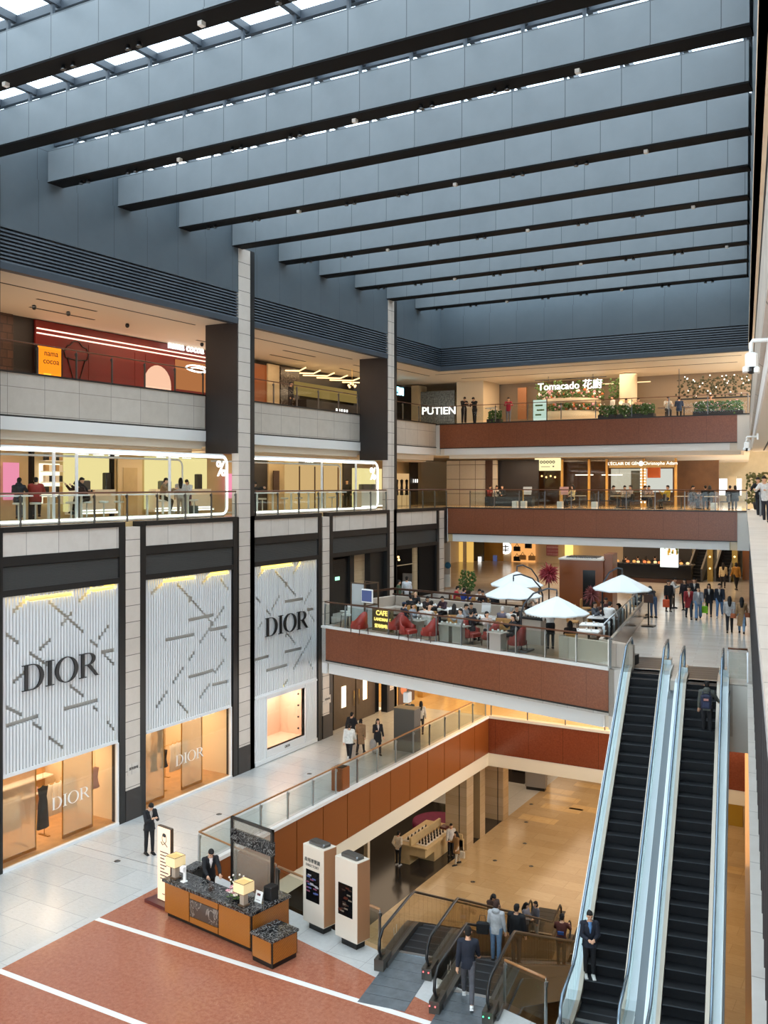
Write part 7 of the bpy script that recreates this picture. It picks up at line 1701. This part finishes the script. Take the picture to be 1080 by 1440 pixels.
(_, J_), l = E('staff woman in navy uniform with blue scarf on the left rising escalator', 829, 1374, U1, 10, 'folded', top='171c2a', bot='15151a', h=1.62, hl='bun', near=1, collar='5a86b8', shoes='f2f2f0', topname='uniform_jacket', coat=.1)
(p17, _), l = E('person in grey green hooded jacket riding up the right rising escalator', 994, 1036, U2, 180, 'stand', top='5a5e58', bot='1c1c20', h=1.68, near=1, hood=True, arms_=((4, 9, 12, 0), (30, 24, 30, 0)))
t = thing('backpack', 'dark blue backpack with a pink patch on the back of the escalator rider', 'backpack', (l[0]+.02, l[1]-.2, l[2]+.92), RTH)
MB().bev(-.16, -.1, 0, .16, .08, .44, .06).build('body', cloth('2a2f45'), t); MB().bev(-.11, -.14, .05, .11, -.09, .24, .03).build('front_pocket', cloth('39405c'), t); MB().box(-.07, -.145, .25, .07, -.1, .31).build('patch', cloth('c08a80'), t)
for s in (-.1, .1): MB().tube([(s, .06, .4), (s, .12, .47), (s*1.1, .2, .45)], .02, 5).build('strap', cloth('2a2f45'), t)
# basement
P('man in cream shirt and black trousers, hands behind back, by the basement counter', 560, 1217, ZB, 150, 'behind', h=1.72, top='d9cdb8', bot=BK, shoes='d8d8d8', near=1, topname='shirt')
P('person in white and black standing at the far corner of the basement counter', 634, 1205, ZB, 20, 'stand', h=1.72, top='d8d4cc', bot='1c1c20')
P('woman in tan coat and pale trousers with a bag beside the basement counter', 642, 1216, ZB, -60, 'carry', h=1.68, top='9a7448', bot='cfc4b0', hl='long', coat=.3)
x, y, z = on(650, 1216, ZB); bagthing('pale shopping bag held by the woman in tan coat in the basement', (x, y, ZB+.35), 'd8cdb8', (.3, .14, .34), 'shopping_bag')
# second floor promenade
P('woman in long tan trench coat walking away on the promenade', 1043, 891, Z2, 180, 'walk', h=1.64, top='a8835c', bot='7d95ad', hl='long', coat=.5, near=1, shoes=BK)
x, y, z = on(1051, 868, Z2+.75); bagthing('brown handbag at the side of the tan trench coat', (x, y, z), '8a4a28', (.22, .09, .2))
P('woman in pale grey jacket and black trousers walking away on the promenade', 1026, 890, Z2, 180, 'walk2', h=1.64, top='b9b6b4', bot='1e1e22', hl='long', near=1, puff=.015)
x, y, z = on(1031, 869, Z2+.72); bagthing('orange brown handbag beside the pale grey jacket', (x, y, z), 'b0603a', (.22, .09, .2))
P('woman in red coat walking toward the viewer on the promenade', 968.5, 870, Z2, 5, 'walk', h=1.64, top=RED, bot='2a3440', hl='bob', coat=.3, collar='d8c0b0')
P('woman in grey cardigan and blue jeans walking beside the red coat', 982, 871, Z2, 0, 'walk2', h=1.62, top='8f9094', bot=DEN, hl='short', wide=.03, collar='e4e0dc')
P('woman in black coat carrying a bright green bag on the promenade', 997, 866, Z2, 0, 'walk', h=1.66, top='1b1c22', bot='1d1d22', hl='long', coat=.2, collar='cfcac6')
x, y, z = on(991, 862, Z2+.28); bagthing('bright green carrier bag between the grey cardigan and the black coat', (x, y, z), '8fd02a', (.3, .12, .34), 'carrier_bag')
P('man in dark navy jacket and blue jeans walking toward the viewer', 1012, 868.5, Z2, -5, 'walk2', h=1.72, top='1c2432', bot='5d7fa8', shoes='d8d8d8', collar='b8b0a8')
P('man in black suit behind the red coat on the promenade', 976.5, 812, Z2, 0, 'walk', 1.75, h=1.76, top='18191e', bot='18191e', collar='d0c8c0')
P('woman in dark coat behind and left of the red coat', 963, 815, Z2, -20, 'stand', 1.62, h=1.63, top='241a1e', bot='1d1a1c', hl='long')
P('woman in white top holding something, side on, near the cafe entrance', 946, 855.5, Z2, 75, 'phone', h=1.66, top='e2dcd6', bot='6a5a4c', hl='bun')
P('person in black with an orange red bag standing near the cafe entrance', 940, 860, Z2, 20, 'stand', h=1.6, top='1d1c20', bot='1d1c20', hl='bob')
x, y, z = on(938.5, 853, Z2+.62); bagthing('orange red bag in front of the person in black near the cafe entrance', (x, y-.25, z), 'd2542c', (.32, .12, .38), 'tote_bag')
P('person in dark jacket and jeans leaning over the black menu stands', 919, 868.5, Z2, 200, 'bend', h=1.7, top='24222a', bot='4a6080', hl='long', arms_=((30, 8, 40, 10), (34, 8, 36, 10)))
P('woman in cream jacket with a red bag walking to the far escalators', 1017, 827, Z2, 180, 'walk', h=1.64, top='d9c59a', bot='1e1c20', hl='long')
P('man in mustard waistcoat jacket standing right of the far escalators', 1035.5, 830, Z2, 200, 'walk2', h=1.74, top='b07a2e', bot='1e1c1e', hl='bob')
for px, c, l in ((855, '1d1a1c', 'first from the left'), (863, '5a4436', 'second from the left'), (880, '141416', 'third from the left'), (897, '1a1a1e', 'fourth from the left'), (908, '6a4a34', 'fifth from the left'), (921, '151518', 'beside the lit screen')):
    P('dark clothed visitor standing at the long food bar, '+l, px, 816, Z2, 180, 'stand', h=1.68, top=c, bot='17171a', hl=('long' if px in (863, 908) else 'short'))
# staff on the terrace
P('waiter in white shirt and dark apron bending over the side tables', 855, 849, Z2, 160, 'desk', 1.66, h=1.74, top='ecebe8', bot='22242c', apron='22242c', topname='shirt')
P('waiter in white shirt with black waistcoat beside the service station', 774, 866, Z2, 190, 'desk', 1.32, h=1.72, top='e8e6e4', bot='17171a', apron='17171a', topname='shirt')
P('man in white shirt with his back turned at the dark restaurant doorway', 572, 812, Z2, 180, 'stand', 1.74, h=1.76, top='dfe2e8', bot='26242a', topname='shirt')
P('person in green patterned top beside the white shirt at the restaurant doorway', 560, 817, Z2, 100, 'stand', 1.6, h=1.62, top='4f6a52', bot='26242a')
# seated cafe guests: head position in the picture
SEATS = [(578, 839, 'in black jacket at the leftmost white table, back turned', 190, '16171c', 'short'), (584, 834, 'in black shirt on the banquette, leftmost, facing the viewer', 0, '17171a', 'bald'), (600, 840, 'with light hair and dark dress on the banquette', 20, '2a2026', 'bob'), (624.5, 840, 'in dark plum jacket on the banquette at the second white table', -40, '3a2430', 'short'),
 (607, 847, 'in black, back turned, at the second white table', 180, '121215', 'short'), (569, 853, 'in a navy cap beside the red armchairs', 120, '2a2f40', 'short'), (581, 856, 'in pale grey blue top between two red armchair groups', 60, '9aa2ac', 'bob'), (602, 861, 'in white hooded top by the second red armchairs', 150, 'dcd8d2', 'bald'), (598, 857, 'in white shirt before the second red armchairs', 200, 'd0cdc8', 'short'),
 (638, 852, 'with dark long hair left of the tall white menu', 170, '33302e', 'long'), (652, 851, 'in grey top left of the tall white menu, side on', 60, '8a8d92', 'short'), (662, 849, 'in black on the banquette behind the tall white menu', 10, '1a1a1d', 'short'), (663, 865, 'in dark top before the middle red armchairs', 150, '26262c', 'short'), (647, 873, 'in grey striped shirt at the left of the middle red armchairs', -60, 'a9a9aa', 'short'), (685, 868, 'in patterned pale blouse at the right of the middle red armchairs', 30, 'c9b8b0', 'bob'),
 (706, 856, 'with white hair and plaid shirt before the right banquette table', 170, '6a6474', 'whitehair'), (718, 857, 'with grey hair and white shirt before the right banquette table', 160, 'e0dedb', 'greyhair'), (727, 854, 'in black on the banquette by the umbrella pole', 20, '19191c', 'short'), (721, 869, 'in dark jacket in the last red armchair', -70, '1f2026', 'short'),
 (640, 826, 'in bright red jacket at the far left tables behind the wooden rail', 100, 'c02a3a', 'short'), (650, 829, 'in blue jacket at the far left tables behind the wooden rail', 120, '2a4fb0', 'short'), (672, 830, 'in white top beneath the left umbrellas', 40, 'd8d6d2', 'short'), (680, 832, 'in black beneath the left umbrellas', -20, '17181c', 'short'), (695, 836, 'in dark coat beneath the left front umbrella', 0, '2a2a30', 'long'), (744, 834, 'in pale top beneath the left front umbrella, right end', 30, 'c8c4bd', 'bob'),
 (837, 849, 'in grey hoodie at the middle side table', 60, '5a5e66', 'short'), (844, 847, 'in brown top at the far side table', 40, '6a4a40', 'short'), (852, 842, 'in maroon top at the far side table, facing the viewer', 0, '5a2f30', 'short'), (869, 851, 'in patterned grey scarf on the dark side bench', -70, '8f8d88', 'long'), (802, 878, 'with long dark hair bent over the curved banquette table', 180, '2a2424', 'long'), (893, 829, 'in grey coat at the far end of the glass barrier', 90, '6f6f72', 'short')]
for (px, py, l, f, c, hr) in SEATS:
    hc = {'whitehair': 'd8d4d0', 'greyhair': '8a8884'}.get(hr, '1a1512'); hh = {'whitehair': 'short', 'greyhair': 'short'}.get(hr, hr)
    x, y, _ = on(px, py, Z2+1.28); nx_, ny_ = (P1[1]-P0[1])/LT, -(P1[0]-P0[0])/LT; off = -((x-P0[0])*nx_+(y-P0[1])*ny_)
    if off < 1.15:
        q = math.hypot(x-CAMX, y); dx, dy = (x-CAMX)/q, y/q; g = (1.15-off)/abs(dx*nx_+dy*ny_); x, y = x+dx*g, y+dy*g
    P('seated guest '+l, 0, 0, Z2+.012, f, ('sit' if int(px) % 2 < 1 else 'sit2'), h=1.68, loc=(x, y), top=c, bot='24242a', hair=hc, hl=hh, cap='23304a' if 'cap' in l else None)
    if 'banquette,' not in l and 'on the banquette' not in l and 'armchair' not in l and 'bench' not in l:
        copytree(gold, (x, y, Z2+.012), face_dir(x, y, f)+PI, 'tan leather dining chair under the guest '+' '.join(l.split()[:8]))
# third floor, left lounge
P('person in dark jacket with pale hood seated on a stool, far left of the lounge', 25.5, 677, Z3, 170, 'stool', 1.52, h=1.7, loc=(-1.7, sy(26, -1.7)), top='1e2530', bot='4a5a70', hood=True)
P('person in red padded jacket seated on a bar stool in the lounge', 48, 676, Z3, 175, 'stool', 1.52, h=1.72, loc=(-1.7, sy(50, -1.7)), top='9a2f2a', bot='2a1f20', puff=.04, shoes='3a2420')
P('person in brown coat hunched on a bar stool in the lounge', 120, 684, Z3, -60, 'hunch', 1.4, h=1.72, loc=(-1.6, sy(122, -1.6)), top='3a241f', bot='1c1a1c', hl='long')
P('person in black standing behind the hunched brown coat', 110, 670, Z3, 60, 'rail', 1.6, h=1.68, loc=(-2.3, sy(109, -2.3)), top='15161a', bot='8a7f78')
P('man in tan jacket seated on a bar stool facing two women', 228, 674, Z3, 80, 'stool', 1.55, h=1.74, loc=(-1.7, sy(228, -1.7)), top='8f7355', bot='1a1a1e', shoes='d8d8d8')
P('woman with long black hair and pale trousers standing, back turned, in the lounge', 254, 674, Z3, 180, 'stand', h=1.68, loc=(-2.1, sy(254, -2.1)), top='c8c4c0', bot='b0a8a0', hl='long')
P('woman in white jacket beside the long haired woman in the lounge', 261, 677, Z3, -20, 'phone', h=1.64, loc=(-2.4, sy(264, -2.4)), top='e0dedc', bot='6a4a5c', hl='bob')
x, y = -1.6, 32.0; bagthing('grey travel bag standing by the two women in the lounge', (-1.7, sy(272, -1.7), Z3), '5a6462', (.35, .3, .5), 'travel_bag')
P('man in black jacket bending over a bar table in the second lounge frame', 370, 678, Z3, 85, 'bend', h=1.74, loc=(-1.6, 35.3), top='1d1e22', bot='9a8878')
P('person in black standing before the dark shopfront in the second lounge frame', 488, 680, Z3, 0, 'stand', h=1.7, loc=(-4.6, onx(488, 690, -4.6)[1]), top='17171b', bot='1c1c20')
P('woman in black top and pale trousers standing where the bridge meets the gallery', 634, 708.5, Z3, 60, 'stand', h=1.68, top='1d1d20', bot='a8a49c', hl='bun')
# fourth floor
P('dark clothed person standing behind the fourth floor glass by the wood panels', 407, 546, Z4, 70, 'stand', h=1.72, loc=(-4.6, onx(408, 560, -4.6)[1]), top='2a2224', bot='2a2224', hl='bun')
x, y, _ = ony(652.5, 590, 56.4); person('man in black jacket at the fourth floor bridge railing, left of two', (x, y, Z4), face_dir(x, y, 20), 'phone', top='2a2624', bot='17171a', h=1.76)
x, y, _ = ony(667.5, 590, 56.9); person('man in black suit at the fourth floor bridge railing, right of two', (x, y, Z4), face_dir(x, y, -40), 'phone', top='1d2022', bot='1b1c20', h=1.76)
x, y, _ = ony(715, 590, 57.2); person('person in red top and grey trousers leaning on the fourth floor railing', (x, y, Z4), face_dir(x, y, 0), 'rail', top='a8243c', bot='77757c', h=1.66)
x, y, _ = ony(862, 575, 60); person('waiter in white standing among the flowers on the fourth floor', (x, y, Z4), face_dir(x, y, -60), 'stand', top='dcd8d0', bot='2a2a2a', h=1.7)
for px, c, l in ((880, 'd9d4cc', 'in white, leftmost at the flower cafe tables'), (897, 'c89a80', 'in salmon top at the flower cafe tables'), (939, 'd0cbc4', 'in pale top at the flower cafe tables near the round lamps'), (955, '2a3a58', 'in dark blue jacket at the flower cafe tables'), (999, 'b08a70', 'in tan top at the flower cafe tables, rightmost')):
    x, y, _ = ony(px, 570, 58.1); person('seated guest '+l, (x, y, Z4), face_dir(x, y, 10 if px != 955 else 180), 'sit', top=c, bot='2a2a2e', h=1.68, hl='bob' if px in (897, 999) else 'short')
# third floor back
for px, c, f, hl, l in ((688, '8f3a34', 30, 'short', 'in dark red at the left end of the eatery'), (698, 'd8d2c8', 10, 'bob', 'in white at the left end of the eatery'), (706, '23262c', -30, 'short', 'in dark blue near the left counter'), (805, 'e0cf9a', -60, 'long', 'in pale yellow dress at the first round table'), (860, '6f6a66', 60, 'short', 'in grey left of the second round table'), (877, 'b8a898', 30, 'short', 'in beige at the second round table'), (886, 'cbb8a8', -60, 'bun', 'in pale pink right of the second round table'), (904.5, '8d8078', 60, 'short', 'in taupe left of the third round table'), (912, 'a8948a', 10, 'bob', 'in dusty rose behind the third round table'),
   (938.5, 'c9a83a', -60, 'short', 'with a yellow coat at the fourth round table'), (971.5, '4a3f3a', 60, 'short', 'in dark brown before the bright white wall'), (992, '1b1b1f', 180, 'short', 'in black before the bright white wall, left of a pair'), (998, '202024', 180, 'long', 'in black before the bright white wall, right of a pair'), (1026, '18181c', 170, 'short', 'in black below the brown cabinet, left of a pair'), (1034.5, '1c1c22', 190, 'bob', 'in black below the brown cabinet, right of a pair')):
    yy = 57.2 if px > 800 else 59.5
    x, y, _ = ony(px, 690, yy); person('seated diner '+l, (x, y, Z3), face_dir(x, y, f), 'sit2' if f < 0 else 'sit', top=c, bot='26262c', h=1.72, hl=hl)
for px, py, c, l in ((1068, 678, '17181c', 'person in black coat standing on the right hand third floor gallery'), (1077, 666, 'e0dedb', 'man in white shirt with glasses on the right hand third floor gallery')):
    v = 44 if px == 1068 else 38
    a = (px-540)/1341.; s, c_ = math.sin(YAW), math.cos(YAW); rx, ry = -s+a*c_, c_+a*s; t_ = v/(-rx*RS+ry*RC); x, y = CAMX+t_*rx, t_*ry
    person(l, (x, y, Z3), face_dir(x, y, -20), 'rail', top=c, bot='2a2c34', h=1.72)
bpy.data.scenes.remove(WORK)
